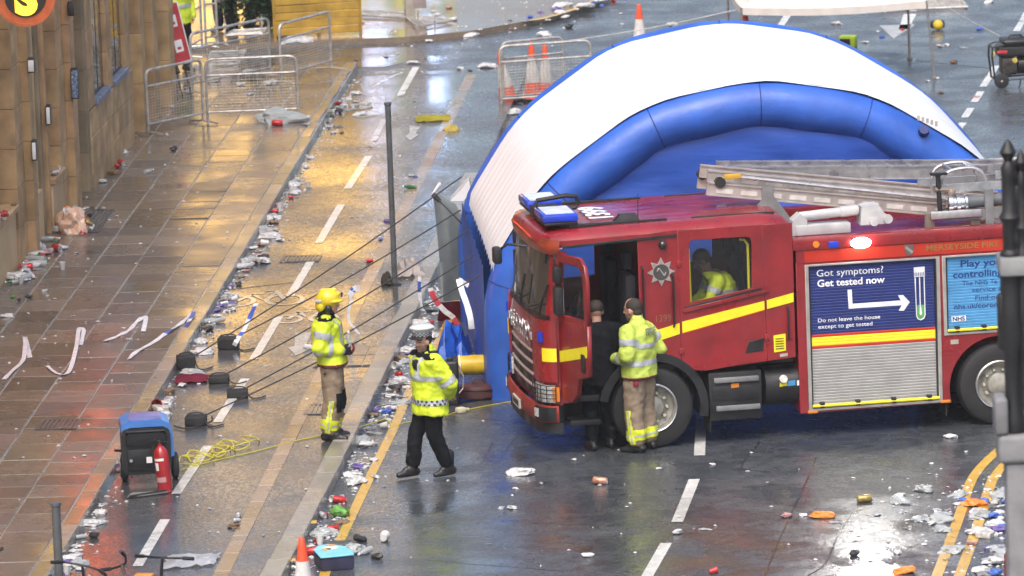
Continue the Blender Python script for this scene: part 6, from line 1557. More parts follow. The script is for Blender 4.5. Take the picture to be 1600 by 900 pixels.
g = G(259, 769, ZT); t = thing("fire_extinguisher", "red fire extinguisher standing in front of the blue topped cart", "fire extinguisher", g, R(-20)); t.rotation_euler = (0, R(-5), R(-20))
M_EXT = mm("extinguisher_red", (.36, .012, .018), .3, coat=.5)
bm = BM(); lathe(bm, [(.001, 0), (.082, 0), (.086, .015), (.086, .43), (.075, .49), (.045, .53), (.026, .545), (.026, .57), (.001, .571)], 22); done("cylinder", bm, M_EXT, t)
bm = BM(); cyl(bm, (0, 0, .57), (0, 0, .61), .024, n=10); box(bm, -.02, .11, -.012, .012, .612, .628, .004, M=Matrix.Rotation(R(-14), 4, 'Y')); box(bm, -.01, .10, -.012, .012, .58, .594, .004); done("valve_handle", bm, M_BOOT, t)
bm = BM(); tube(bm, [(-.02, 0, .59), (-.08, 0, .57), (-.1, -.02, .5), (-.09, -.03, .4)], .012, 6); done("hose", bm, M_BOOT, t)
for z0, z1, x0, x1, m in ((.38, .41, -.06, .06, M_WHITE), (.27, .36, -.055, -.01, M_WHITE), (.13, .19, -.06, .06, mm("faded_pink_label", (.5, .3, .3), .5))):
    bm = BM(); rows = []
    for k in range(7): a = R(-90) + (x0 + (x1 - x0) * k / 6) / .087; rows.append([(.0885 * math.cos(a), .0885 * math.sin(a), z0), (.0885 * math.cos(a), .0885 * math.sin(a), z1)])
    loft(bm, rows, caps=False, closed=False); done("paper_label", bm, m, t)
g = G(230, 775, ZT); t = thing("metal_plate", "dark grey metal plate lying on the track at the extinguisher's foot", "metal plate", g, R(2)); plate("plate_sheet", [[(-.23, -.12), (-.18, .1), (.22, .16), (.24, .06), (-.05, -.06)]], .012, M_GREYP, t, Matrix.Translation((0, 0, .02))); bm = BM(); cyl(bm, (-.2, -.12, .03), (.3, .14, .04), .012, n=6); done("rod", bm, M_CHAS, t)

# kit by the tent's side wall
def crumple(name, pix, z, h, m, label, cat, seed=0, n=14, amp=.06, grp=None, sub=None):
    P = [G(px, py, z) for px, py in pix]; c = sum(P, Vector()) / 4; bm = BM(); rows = []
    for j in range(n + 1):
        row = []
        for i in range(n + 1):
            u, v = i / n, j / n; p = P[0].lerp(P[1], u).lerp(P[3].lerp(P[2], u), v) - c; e = min(1, 4 * min(u, 1 - u, v, 1 - v) + .1)
            q = Vector((u * 3.1 + seed, v * 3.1, seed * 1.7)); zz = e * h * (.45 + .9 * abs(noise.noise(q))) + amp * abs(noise.noise(q * 2.3)) + .02 * abs(noise.noise(q * 6)) + .008
            row.append((p.x + .04 * noise.noise(q * 2), p.y + .04 * noise.noise(q * 2 + Vector((9, 0, 0))), zz))
        rows.append(row)
    loft(bm, rows, caps=False, closed=False); bmesh.ops.solidify(bm, geom=bm.faces[:], thickness=.004); o = done(name, bm, m, None, True, 25); o.location = c; return tagp(o, label, cat, grp)
M_TARP = mm("blue_tarp", (.03, .16, .75), .3, vary=.25, vscale=7, bump=.5, bscale=14)
crumple("tarpaulin", [(672, 585), (738, 580), (736, 545), (692, 548)], 0, .5, M_TARP, "crumpled bright blue tarpaulin heaped against the tent's blue side wall", "tarpaulin", 2)
g = G(742, 613); t = thing("stretcher_roll", "yellow rolled up pack lying on the maroon bag against the tent wall", "rolled pack", g + Vector((.0, .15, .2)), R(3))
M_YROLL = mm("yellow_pvc_roll", (.66, .44, .02), .4, vary=.12, vscale=5, bump=.4, bscale=12)
bm = BM(); lathe(bm, [(.001, -.25), (.11, -.25), (.125, -.22), (.12, -.1), (.128, .0), (.122, .12), (.125, .23), (.10, .26), (.001, .262)], 20, Matrix.Translation((0, 0, .12)) @ Matrix.Rotation(R(90), 4, 'Y')); done("roll", bm, M_YROLL, t)
bm = BM(); lathe(bm, [(.001, -.28), (.10, -.28), (.128, -.25), (.132, -.22), (.126, -.2), (.126, -.22)], 20, Matrix.Translation((0, 0, .12)) @ Matrix.Rotation(R(90), 4, 'Y')); done("end_cap", bm, M_BOOT, t)
bm = BM(); tube(bm, [Vector((-.18 + 0 * k, .13 * math.cos(k), .12 + .13 * math.sin(k))) for k in [2 * math.pi * i / 20 for i in range(20)]], .01, 5, True); done("strap", bm, M_WHITE, t)
g = G(748, 622); t = thing("holdall", "maroon oval holdall lying at the foot of the tent's side wall", "bag", g, R(4)); M_MAR = mm("maroon_bag", (.07, .018, .018), .6, vary=.2, vscale=7, bump=.3, bscale=16)
bm = BM(); loft(bm, [ring((0, 0, z), rx, ry, 24) for z, rx, ry in ((0, .22, .17), (.03, .25, .2), (.12, .25, .2), (.17, .22, .18), (.19, .14, .1), (.192, .01, .01))]); done("bag_body", bm, M_MAR, t)
bm = BM(); tube(bm, [(.25 * math.cos(a), .2 * math.sin(a), .125) for a in [2 * math.pi * k / 24 for k in range(24)]], .008, 5, True); done("zip_band", bm, M_BOOT, t)
bm = BM(); tube(bm, [(-.08, -.05, .18), (-.05, -.06, .25), (.05, -.06, .25), (.08, -.05, .18)], .01, 6); done("bag_handle", bm, M_MAR, t)
crumple("groundsheet", [(700, 634), (776, 622), (772, 606), (705, 612)], 0, .015, mm("navy_sheet", (.02, .04, .2), .4), "dark blue groundsheet edge under the maroon holdall", "sheet", 4, 10, .01)
g = G(708, 632); t = thing("black_case", "black upright case standing behind the walking police officer's back", "case", g, 0); bm = BM(); box(bm, -.12, .08, -.08, .14, 0, .55, .03, 3); done("case_body", bm, M_BLACK, t); bm = BM(); tube(bm, [(.08, 0, .5), (.14, -.02, .35), (.13, -.02, .2), (.05, -.06, .12)], .009, 6); done("grey_tube", bm, M_STEEL, t); bm = BM(); box(bm, -.06, .02, .0, .06, .55, .585, .01); done("case_handle", bm, M_BOOT, t)
# collapsed grey and red tent behind the side wall
bx = G(700, 506); t = thing("collapsed_tent", "half collapsed grey tent with a red hem squeezed beside the inflatable tent", "tent", bx, 0)
M_GTENT = mm("grey_tent_cloth", (.36, .40, .39), .6, vary=.12, vscale=3, bump=.4, bscale=8); M_RTENT = mm("red_tent_hem", (.22, .012, .03), .5, vary=.2, vscale=4)
def tentsheet(name, rowsdef, m):
    bm = BM(); rows = []
    for px0, px1, py in rowsdef:
        a, b = V(px0, py, bx.y + .2 - bx.x * 0), V(px1, py, bx.y + .5); rows.append([a.lerp(b, i / 10) - bx + Vector((0, .10 * noise.noise(Vector((i * .35, py * .02, 1))), 0)) for i in range(11)])
    loft(bm, rows, caps=False, closed=False); bmesh.ops.solidify(bm, geom=bm.faces[:], thickness=.006); return done(name, bm, m, t)
tentsheet("tent_cloth", [(676, 690, 304), (678, 712, 320), (681, 724, 345), (684, 730, 375), (687, 732, 410), (688, 732, 440), (688, 732, 470)], M_GTENT)
tentsheet("tent_hem", [(688, 732, 471), (685, 732, 490), (682, 732, 508)], M_RTENT)
bm = BM(); p0, p1 = V(676, 303, bx.y) - bx, V(722, 350, bx.y - .1) - bx; cyl(bm, p0, p0.lerp(p1, .25), .035, .03, 8); cyl(bm, p0, p1, .01, n=6); done("tent_pole", bm, M_BOOT, t)
bm = BM(); cyl(bm, V(674, 306, bx.y) - bx, V(688, 286, bx.y) - bx, .012, .025, 6); done("pole_flag", bm, M_WHITE, t)
cl = [V(*q, bx.y + 3.2) for q in ((704, 314), (733, 282), (736, 300), (724, 314))]; c0 = sum(cl, Vector()) / 4; bm = BM(); loft(bm, [[p - c0, p - c0 + Vector((0, .25, .02))] for p in cl] , caps=False, closed=False); bmesh.ops.solidify(bm, geom=bm.faces[:], thickness=.006)
f_ = bm.faces.new([bm.verts.new(p - c0) for p in cl]); o = done("tent_flap", bm, M_SKIN, None, False); o.location = c0; tagp(o, "small white fabric flap sticking out behind the tent's far hem", "fabric flap")
# gazebo at the far side
g = G(1460, 121); t = thing("gazebo", "white gazebo canopy on thin grey legs at the top edge of the far road", "gazebo", g, R(1))
WL, HG = 3.05, 1.28
M_CANV = mm("gazebo_canvas", (.62, .58, .54), .6, vary=.06)
tops = {(0, 0): (-.1, 0, HG), (1, 0): (-.1 - WL, 0, HG), (0, 1): (-.16, 3, HG), (1, 1): (-.16 - WL, 3, HG)}
for (i, j), tp in tops.items():
    bt_ = Vector((0, 0, 0)) if (i, j) == (0, 0) else (Vector((-.22, 2.2, 0)) if (i, j) == (0, 1) else Vector((tp[0], tp[1], 0)))
    bm = BM(); cyl(bm, bt_, tp, .022, .018, 8); cyl(bm, bt_, bt_ + Vector((0, 0, .03)), .05, .045, 10); done("leg", bm, M_GREYP if (i, j) == (0, 0) else mm("bronze_leg", (.22, .18, .15), .5), t)
pk = (-.1 - WL / 2, 1.5, 2.1); bm = BM(); cs = [tops[k] for k in ((0, 0), (1, 0), (1, 1), (0, 1))]
def wob(p, k): return Vector(p) + Vector((0, 0, .03 * math.sin(k * 2.1)))
ringp = []
for a, b in zip(cs, cs[1:] + cs[:1]):
    for k in range(8): ringp.append(Vector(a).lerp(Vector(b), k / 8) - Vector((0, 0, .06 * math.sin(math.pi * k / 8))))
loft(bm, [[p - Vector((0, 0, .12)) for p in ringp], ringp, [p.lerp(Vector(pk), .5) for p in ringp], [p.lerp(Vector(pk), .97) for p in ringp]], caps=False); done("canopy", bm, M_CANV, t, True, 40)
# portable generator at the far right
g = G(1577, 134); t = thing("portable_generator", "black framed portable generator on two wheels standing on the far road", "generator", g, R(4))
bm = BM()
for y in (-.2, .2): tube(bm, [(-.26, y, .12), (-.3, y, .5), (-.29, y, .66), (-.2, y, .70), (.3, y, .70), (.36, y, .64), (.36, y, .14), (-.2, y, .12)], .017, 7, True)
for x, z in ((-.29, .66), (.36, .6), (-.26, .14), (.36, .16)): cyl(bm, (x, -.2, z), (x, .2, z), .015, n=7)
done("frame", bm, M_BLACK, t)
bm = BM(); box(bm, -.2, .32, -.19, .19, .5, .68, .04, 3); done("fuel_tank", bm, M_BLACK, t); bm = BM(); box(bm, -.12, .36, -.24, .24, .70, .78, .035, 3); tube(bm, [(.0, 0, .78), (.03, 0, .83), (.2, 0, .83), (.24, 0, .78)], .018, 6); done("top_cover", bm, M_CHAS, t)
bm = BM(); box(bm, -.14, .12, -.17, .17, .2, .48, .03); cyl(bm, (.0, -.2, .34), (.0, -.17, .34), .1, n=16); box(bm, -.12, .02, -.195, -.17, .2, .3, .01); done("engine_block", bm, mm("dark_engine", (.06, .055, .05), .4, metal=.5, vary=.4, vscale=20), t)
bm = BM(); cyl(bm, (.14, 0, .34), (.34, 0, .34), .15, n=18); done("alternator", bm, M_CHAS, t); bm = BM(); cyl(bm, (.07, -.2, .44), (.07, -.17, .44), .045, n=12); done("filter_cap", bm, mm("brass_yellow", (.5, .42, .1), .4), t)
bm = BM(); box(bm, -.22, -.05, -.205, -.19, .56, .61, .006); done("switch_panel", bm, mm("switch_red", (.5, .04, .05), .4), t); bm = BM(); box(bm, -.31, -.25, -.21, -.12, .52, .6, .01); done("corner_cap", bm, mm("dull_yellow", (.5, .42, .12), .5), t)
for x, y in ((-.16, -.24), (.4, -.24)):
    bm = BM(); lathe(bm, [(.001, -.03), (.08, -.035), (.12, -.02), (.12, .02), (.08, .035), (.001, .03)], 20, Matrix.Translation((x, y, .12)) @ Matrix.Rotation(R(90), 4, 'X')); wo = done("wheel", bm, M_RUBBER, t); bm = BM(); cyl(bm, (x, y - .04, .12), (x, y + .04, .12), .02, n=8); done("hub", bm, M_CHROME, wo)
bm = BM(); tube(bm, [(.16, -.2, .14), (.14, -.21, .03), (.12, -.22, .0)], .014, 6); done("stand", bm, M_BLACK, t)
g = G(1327, 74); t = thing("hivis_kit_box", "bright green and black kit box behind the tent's far shoulder", "kit box", g, R(-15)); bm = BM(); box(bm, -.16, .12, -.1, .14, 0, .2, .02); done("box_body", bm, mm("lime_plastic", (.36, .5, .03), .5), t); bm = BM(); box(bm, -.14, .04, -.105, -.101, .04, .16); done("black_panel", bm, M_BLACK, t)
g = G(1466, 47); t = thing("kit_bag", "small yellow and black bag on the far road beyond the gazebo leg", "bag", g, 0); bm = BM(); ball(bm, (0, 0, .09), (.09, .1, .09)); done("bag_front", bm, M_YROLL, t); bm = BM(); box(bm, -.13, .12, .03, .14, .02, .16, .04); done("bag_back", bm, M_BLACK, t)
# yellow things on the track edge
g = G(706, 213); t = thing("yellow_helmet", "dusty yellow safety helmet dropped on the track near the cones", "helmet", g, R(20)); bm = BM(); ball(bm, (0, 0, .09), (.135, .12, .1)); done("shell", bm, mm("dusty_yellow", (.5, .38, .06), .6, vary=.25, vscale=8), t); bm = BM(); lathe(bm, [(.13, .02), (.16, .03), (.16, .045), (.13, .05), (.13, .02)], 20); done("brim", bm, MATS["dusty_yellow"], t); bm = BM(); box(bm, -.15, -.12, -.04, .04, .03, .12, .01); done("front_badge", bm, M_BROWN if False else mm("brown_badge", (.2, .12, .05), .6), t)
crumple("cloth", [(650, 192), (703, 190), (704, 181), (648, 184)], ZT, .05, mm("yellow_cloth", (.55, .48, .04), .7), "limp yellow cloth strip lying flat beyond the dark grey post", "cloth", 7, 10, .02)
crumple("rag", [(712, 203), (738, 206), (733, 199), (715, 194)], 0, .06, mm("crimson_rag", (.35, .02, .06), .7), "crimson rag beside the dropped yellow helmet", "rag", 8, 8, .03)
crumple("cloth", [(272, 602), (325, 598), (326, 588), (278, 588)], ZT, .06, mm("crimson_cloth", (.25, .015, .05), .7), "crimson patterned cloth crumpled between two ballast weights", "cloth", 9, 10, .04)
crumple("plastic_sheet", [(620, 436), (664, 434), (650, 412), (624, 414)], ZT, .18, mm("pale_sheet", (.62, .56, .52), .5, bump=.4, bscale=14), "pale crumpled plastic sheet at the foot of the dark grey post", "plastic sheet", 11, 12, .08)
crumple("dirt_heap", [(594, 447), (614, 447), (611, 432), (598, 433)], ZT, .1, mm("dead_leaves", (.07, .055, .04), .9), "small heap of dead leaves against the dark grey post", "leaf heap", 12, 8, .06)
# pale blue cool bag and mat at the kerb end
g = G(524, 886); t = thing("cool_bag", "pale blue topped cool bag with black sides lying on the road by the kerb", "cool bag", g, R(14))
out_ = [(-.2, -.2), (.17, -.2), (.19, -.05), (.17, .26), (.02, .42), (-.08, .42), (-.19, .22)]
bm = BM(); prism(bm, out_, 0, .15); bmesh.ops.bevel(bm, geom=bm.edges[:], offset=.015, segments=2, affect='EDGES'); done("bag_sides", bm, mm("navy_black_side", (.025, .025, .06), .5, vary=.3), t)
plate("bag_top", [[(x * .98, y * .98) for x, y in out_]], .02, mm("sky_blue_print", (.2, .56, .78), .35, vary=.08, vscale=6), t, Matrix.Translation((0, 0, .162)), .006)
for (x, y), r_, m in (((-.06, .14), .05, M_YROLL), ((.0, .2), .08, M_WHITE), ((.03, .32), .05, mm("print_orange", (.6, .33, .12), .5))):
    plate("printed_patch", [[(x + r_ * (1 + .25 * math.sin(3 * a)) * math.cos(a), y + r_ * 1.3 * (1 + .2 * math.cos(2 * a)) * math.sin(a)) for a in [2 * math.pi * k / 18 for k in range(18)]]], .003, m, t, Matrix.Translation((0, 0, .1745)))
crumple("mat", [(488, 858), (552, 851), (553, 845), (505, 848)], 0, .006, M_GREYP, "flat dark grey mat end lying across the yellow line's start", "mat", 14, 6, .004)
# stone gate pier with cast iron finials, close to the camera
YP = -38.0
def vp(px, py): return V(px, py, YP)
g = vp(1592, 900); base = Vector((g.x + .12, YP + .25, 0))
M_PSTONE = mm("grey_pier_stone", (.2, .2, .205), .7, vary=.2, vscale=3, bump=.3); M_CIRON = mm("black_cast_iron", (.012, .012, .013), .5, vary=.3)
t = thing("gate_pier", "tall grey stone gate pier topped by black cast iron railings close to the camera", "gate pier", base)
def L(px, py): p = vp(px, py); return p - base
zt = L(1560, 632).z; zm = L(1560, 690).z; zl = L(1560, 735).z; xl = L(1549, 690).x; xc = L(1578, 800).x
bm = BM(); box(bm, xc, xc + .75, -.03, .27, 0, zl - .001, .02); done("shaft", bm, M_PSTONE, t)
bm = BM(); box(bm, xl + .07, xc + .82, -.06, .3, zl, zm, .04, 3); done("cap_stone", bm, M_PSTONE, t)
bm = BM(); box(bm, xl + .05, xl + .15, -.05, .25, zm + .001, zt, .03, 3); done("cap_block", bm, M_PSTONE, t)
za = L(1575, 440).z; zb = L(1575, 412).z; bm = BM(); box(bm, L(1566, 430).x, xc + .8, -.05, .3, za, zb, .02); done("iron_transom", bm, mm("grey_transom", (.24, .25, .25), .6), t)
for px, top, w_ in ((1577, 228, .032), (1586, 262, .018), (1597, 244, .024), (1606, 262, .018), (1616, 240, .03)):
    x = L(px, 400).x + .035; ztop = L(px, top).z; zb_ = zm + .01; prof = [(.001, ztop), (w_ * .5, ztop - .03), (w_ * 1.2, ztop - .1), (w_ * .55, ztop - .17), (w_ * 1.1, ztop - .22), (w_, ztop - .3), (w_, ztop - .55), (w_ * 1.5, ztop - .6), (w_, ztop - .65), (w_, zb + .05), (w_ * 1.5, zb + .02), (w_ * 1.5, za - .3), (w_ * 2.1, za - .45), (w_ * 1.2, za - .6), (w_ * 1.1, zb_ + .2), (w_ * 1.8, zb_ + .1), (w_ * 1.8, zb_), (.001, zb_)]
    bm = BM(); lathe(bm, prof[::-1], 14, Matrix.Translation((x, .1, 0))); [setattr(v_, 'co', Vector((x + (v_.co.x - x) * 1.7, .1 + (v_.co.y - .1) * 1.7, v_.co.z))) for v_ in bm.verts]; done("railing_bar", bm, M_CIRON, t)
bm = BM(); x0 = L(1564, 500).x; box(bm, x0, xc + .7, .06, .14, L(1575, 560).z, L(1575, 470).z, .03); box(bm, x0 + .06, xc + .7, .07, .13, L(1575, 330).z, L(1575, 300).z, .02); split_done("iron_panel", bm, M_CIRON, t)
g = G(1592, 905); t = thing("red_crate", "dark red box at the kerb under the stone gate pier", "box", g, R(-12)); bm = BM(); box(bm, -.14, .3, -.12, .25, 0, .3, .015); done("box_sides", bm, mm("dark_red_card", (.16, .02, .025), .5), t); bm = BM(); tube(bm, smooth([Vector((-.06, -.128, .2)), Vector((.0, -.128, .1)), Vector((.05, -.128, .15)), Vector((.02, -.128, .21))], 4), .008, 5); done("white_swirl", bm, M_WHITE, t)
# bicycles at the bottom edge
def bicycle(x, y, rz, m, label, z=ZT, tilt=0.0, bar=0.0):
    t = thing("bicycle", label, "bicycle", (x, y, z), rz, "parked bicycles at the bottom edge"); t.rotation_euler = (tilt, 0, rz)
    for wx in (-.52, .52):
        bm = BM(); tube(bm, [(wx + .33 * math.cos(a), 0, .34 + .33 * math.sin(a)) for a in [2 * math.pi * k / 28 for k in range(28)]], .018, 6, True); wo = done("wheel", bm, M_RUBBER, t)
        bm = BM()
        for k in range(14): a = 2 * math.pi * k / 14; cyl(bm, (wx, 0, .34), (wx + .31 * math.cos(a), 0, .34 + .31 * math.sin(a)), .002, n=3, caps=False)
        done("spokes", bm, M_STEEL, wo)
    bm = BM()
    for a, b in (((-.52, 0, .34), (-.12, 0, .32)), ((-.12, 0, .32), (-.22, 0, .82)), ((-.52, 0, .34), (-.2, 0, .72)), ((-.2, 0, .72), (.34, 0, .80)), ((-.12, 0, .32), (.36, 0, .70)), ((.33, 0, .88), (.38, 0, .66)), ((.38, 0, .66), (.52, 0, .34))): cyl(bm, a, b, .018, n=8)
    done("frame", bm, m, t)
    bm = BM(); loft(bm, [ring((-.22 + dx, 0, .86 + dz), .02, w_, 10) if False else [(-.22 + dx, w_ * math.cos(a), .86 + dz + .025 * math.sin(a)) for a in [2 * math.pi * k / 10 for k in range(10)]] for dx, w_, dz in ((-.12, .06, .01), (-.06, .075, .0), (.03, .03, .0), (.14, .018, -.005))]); done("saddle", bm, M_BOOT, t)
    bm = BM(); cb, sb = math.cos(bar), math.sin(bar); cyl(bm, (.33, 0, .86), (.31, 0, 1.0), .016, n=8)
    pt = [Vector((.31 - .12, .30, 1.04)), Vector((.31 - .03, .2, 1.02)), Vector((.31 + .03, .05, 1.0)), Vector((.31 + .03, -.05, 1.0)), Vector((.31 - .03, -.2, 1.02)), Vector((.31 - .12, -.30, 1.04))]
    pt = [Vector((.31, 0, 0)) + Matrix.Rotation(bar, 3, 'Z') @ (p - Vector((.31, 0, 0))) for p in pt]; tube(bm, pt, .012, 7); done("handlebar", bm, M_BLACK, t)
    for a, b in ((pt[0], pt[1]), (pt[5], pt[4])):
        bm = BM(); cyl(bm, a, a.lerp(b, .95), .02, n=8); done("grip", bm, M_BOOT, t)
    bm = BM(); cyl(bm, (-.12, -.03, .32), (-.12, .03, .32), .09, n=16); cyl(bm, (-.12, -.1, .32), (-.2, -.1, .2), .012, n=6); done("crank", bm, M_STEEL, t)
    return t
bicycle(-5.3, -21.9, R(100), M_BLACK, "black parked bicycle beside the bollard with one grip sticking up", ZP, R(-14), .5)
bicycle(-4.9, -21.3, R(20), M_BLACK, "black parked bicycle leaning with its handlebar raised by the kerb", ZT, R(18), .9)
bicycle(-4.3, -21.6, R(15), mm("bike_dark_red", (.12, .03, .03), .4), "dark red framed parked bicycle lying lower than the others", ZT, R(-30), .2)
bicycle(-3.85, -21.7, R(85), M_BLACK, "black parked bicycle beside the silvery plastic sheet", ZT, R(8), .3)
crumple("plastic_sheet", [(252, 892), (335, 884), (345, 868), (262, 872)], ZT, .05, mm("silvery_sheet", (.6, .62, .66), .3), "silvery plastic sheet lying on the track behind the bicycles", "plastic sheet", 15, 12, .04)
g = G(230, 905, ZT); t = thing("orange_tray", "small orange tray stuck among the parked bicycles", "tray", g + Vector((0, -.5, .12)), R(-15)); bm = BM(); box(bm, -.1, .1, -.06, .06, 0, .05, .01); done("tray_body", bm, mm("orange_plastic", (.6, .25, .03), .4), t); bm = BM(); box(bm, -.02, .02, -.02, .02, -.25, 0); done("tray_post", bm, M_CHAS, t)
# ---------------------------------------------------------------- litter, one object each
def lmesh(name, bm, mats, smooth_=True):
    bmesh.ops.recalc_face_normals(bm, faces=bm.faces[:]); me = bpy.data.meshes.new(name); bm.to_mesh(me); bm.free()
    for m in mats: me.materials.append(m)
    if smooth_:
        for p in me.polygons: p.use_smooth = True
        me.set_sharp_from_angle(angle=R(40))
    return me
M_CANTOP = M_ALU
def m_can(col, s, crush=0.0):
    bm = BM(); lathe(bm, [(.001, .003), (.024, .0), (.033, .012), (.033, .105), (.027, .118)], 14); lathe(bm, [(.027, .1181), (.025, .122), (.023, .117), (.001, .117)], 14, None, 1)
    if crush:
        for v in bm.verts: v.co.x *= 1 - crush * math.exp(-((v.co.z - .06) / .03) ** 2); v.co.y += .015 * crush * math.sin(v.co.z * 40)
    for v in bm.verts: v.co = Matrix.Rotation(R(90), 3, 'X') @ (v.co - Vector((0, 0, .06))) + Vector((0, 0, .033))
    return lmesh("drink_can", bm, [mm("can_" + s, col, .3, metal=.35, vary=.25, vscale=30), M_CANTOP])
def m_bottle(m, s, L_=.24, r=.034):
    bm = BM(); lathe(bm, [(.001, .002), (r * .9, .0), (r, .012), (r, L_ * .55), (r * .85, L_ * .66), (r * .45, L_ * .82), (r * .4, L_ * .93)], 12); lathe(bm, [(r * .45, L_ * .931), (r * .45, L_), (.001, L_)], 10, None, 1)
    for v in bm.verts: v.co = Matrix.Rotation(R(90), 3, 'X') @ (v.co - Vector((0, 0, L_ / 2))) + Vector((0, 0, r))
    return lmesh("bottle", bm, [m, M_WHITE])
def m_cup(col, s, up=False):
    bm = BM(); lathe(bm, [(.001, 0), (.03, 0), (.043, .1), (.046, .102), (.046, .106), (.041, .105), (.029, .006), (.001, .006)], 14)
    if not up:
        for v in bm.verts: v.co = Matrix.Rotation(R(82), 3, 'X') @ (v.co - Vector((0, 0, .05))) + Vector((0, 0, .042))
    return lmesh("cup", bm, [mm("cup_" + s, col, .4, vary=.1)])
def m_paper(seed, m, flat=.5, size=.07):
    bm = BM(); bmesh.ops.create_icosphere(bm, subdivisions=2, radius=1.0)
    for v in bm.verts:
        n_ = 1 + .55 * noise.noise(v.co * 1.7 + Vector((seed, 0, 0))) + .25 * noise.noise(v.co * 4 + Vector((0, seed, 0)))
        v.co = Vector((v.co.x * n_ * size, v.co.y * n_ * size * 1.3, max(0, v.co.z * n_ * flat + flat * .8) * size))
    return lmesh("crumpled_paper", bm, [m], False)
def m_sheet(seed, m, w_=.11, l_=.2):
    bm = BM(); rows = []
    for j in range(6): rows.append([((i / 5 - .5) * w_ + .01 * noise.noise(Vector((i, j, seed))), (j / 5 - .5) * l_, .008 + .028 * abs(noise.noise(Vector((i * .6, j * .6, seed))))) for i in range(6)])
    loft(bm, rows, caps=False, closed=False); bmesh.ops.solidify(bm, geom=bm.faces[:], thickness=.002); return lmesh("paper_sheet", bm, [m], False)
def m_bag(seed, m, size=.14):
    bm = BM(); bmesh.ops.create_icosphere(bm, subdivisions=3, radius=1.0)
    for v in bm.verts:
        n_ = 1 + .5 * noise.noise(v.co * 1.2 + Vector((seed, 3, 0))) + .22 * noise.noise(v.co * 3.5 + Vector((0, seed, 1))) + .08 * noise.noise(v.co * 9)
        v.co = Vector((v.co.x * n_ * size, v.co.y * n_ * size * 1.5, max(-.3, v.co.z * n_) * size * .55 + size * .17))
    return lmesh("plastic_bag", bm, [m], False)
def m_box(col, s, a=.09, b=.13, h=.05):
    bm = BM(); box(bm, -a / 2, a / 2, -b / 2, b / 2, 0, h, .006, 1); quad(bm, (a / 2, -b / 2, h), (a / 2 + .05, -b / 2, h - .02), (a / 2 + .05, b / 2, h - .02), (a / 2, b / 2, h)); return lmesh("carton", bm, [mm("card_" + s, col, .6, vary=.25, vscale=25)], False)
LW = mm("litter_white", (.55, .55, .55), .5, vary=.18, vscale=20); LG = mm("litter_grey", (.4, .4, .41), .55, vary=.3, vscale=20); LC = mm("litter_clear", (.55, .58, .58), .2, trans=.35, vary=.1, alpha=.9); LP = mm("litter_pink", (.5, .25, .24), .5, vary=.3)
LBK = mm("litter_black", (.025, .025, .028), .5); LBR = mm("litter_brown", (.16, .085, .045), .6, vary=.3); LGN = mm("bottle_green", (.03, .14, .05), .12, spec=.8); LBO = mm("bottle_brown", (.09, .035, .012), .12, spec=.8); LOR = mm("bag_orange", (.75, .22, .03), .45, vary=.15, vscale=12); LBL = mm("litter_blue", (.06, .14, .5), .45); LVI = mm("litter_violet", (.14, .1, .3), .5)
LAGN = mm("salad_green", (.12, .3, .06), .6, vary=.5, vscale=40)
K = {
 'white paper scrap': [m_paper(i, LW, .45, .055) for i in range(5)] + [m_sheet(i, LW) for i in range(3)],
 'small white scrap': [m_paper(20 + i, LW, .35, .028) for i in range(3)] + [m_sheet(9, LW, .05, .09)],
 'grey scrap': [m_paper(10 + i, LG, .4, .045) for i in range(3)] + [m_sheet(5, LG, .1, .16)],
 'clear plastic bottle': [m_bottle(LC, 'c')], 'green glass bottle': [m_bottle(LGN, 'g', .23, .03)], 'brown glass bottle': [m_bottle(LBO, 'b', .22, .03)],
 'red drink can': [m_can((.5, .03, .03), 'red'), m_can((.5, .03, .03), 'red', .4)], 'silver drink can': [m_can((.55, .55, .56), 'silver'), m_can((.55, .55, .56), 'silver', .4)],
 'gold drink can': [m_can((.34, .25, .08), 'gold')], 'pink drink can': [m_can((.5, .24, .16), 'pink')], 'blue drink can': [m_can((.05, .1, .4), 'blue')],
 'white paper cup': [m_cup((.62, .61, .6), 'white'), m_cup((.62, .61, .6), 'white', True)], 'red paper cup': [m_cup((.45, .03, .03), 'red')],
 'white plastic bag': [m_bag(i, LW, .1) for i in range(3)], 'clear plastic bag': [m_bag(5, LC, .11), m_bag(6, LC, .09)], 'black plastic scrap': [m_bag(8, LBK, .06), m_paper(31, LBK, .6, .06)],
 'brown card carton': [m_box((.22, .14, .08), 'brown'), m_box((.22, .14, .08), 'brown2', .12, .18, .03)], 'white food carton': [m_box((.5, .48, .45), 'white', .12, .14, .05)], 'violet wrapper': [m_paper(40, LVI, .5, .055)], 'pink wrapper': [m_paper(41, LP, .5, .05), m_sheet(12, LP, .09, .13)],
 'brown wrapper': [m_paper(42, LBR, .45, .05)], 'blue wrapper': [m_paper(43, LBL, .5, .05)], 'orange plastic bag': [m_bag(9, LOR, .15), m_bag(11, LOR, .13)], 'green wrapper': [m_paper(44, LAGN, .6, .05)],
}
CATS = {'scrap': 'litter', 'bottle': 'bottle', 'can': 'can', 'cup': 'cup', 'bag': 'bag', 'carton': 'carton', 'wrapper': 'wrapper'}
NM = {'scrap': 'paper_scrap', 'bottle': 'drink_bottle', 'can': 'drink_can', 'cup': 'paper_cup', 'bag': 'plastic_bag', 'carton': 'food_carton', 'wrapper': 'food_wrapper'}
zones_used = {}
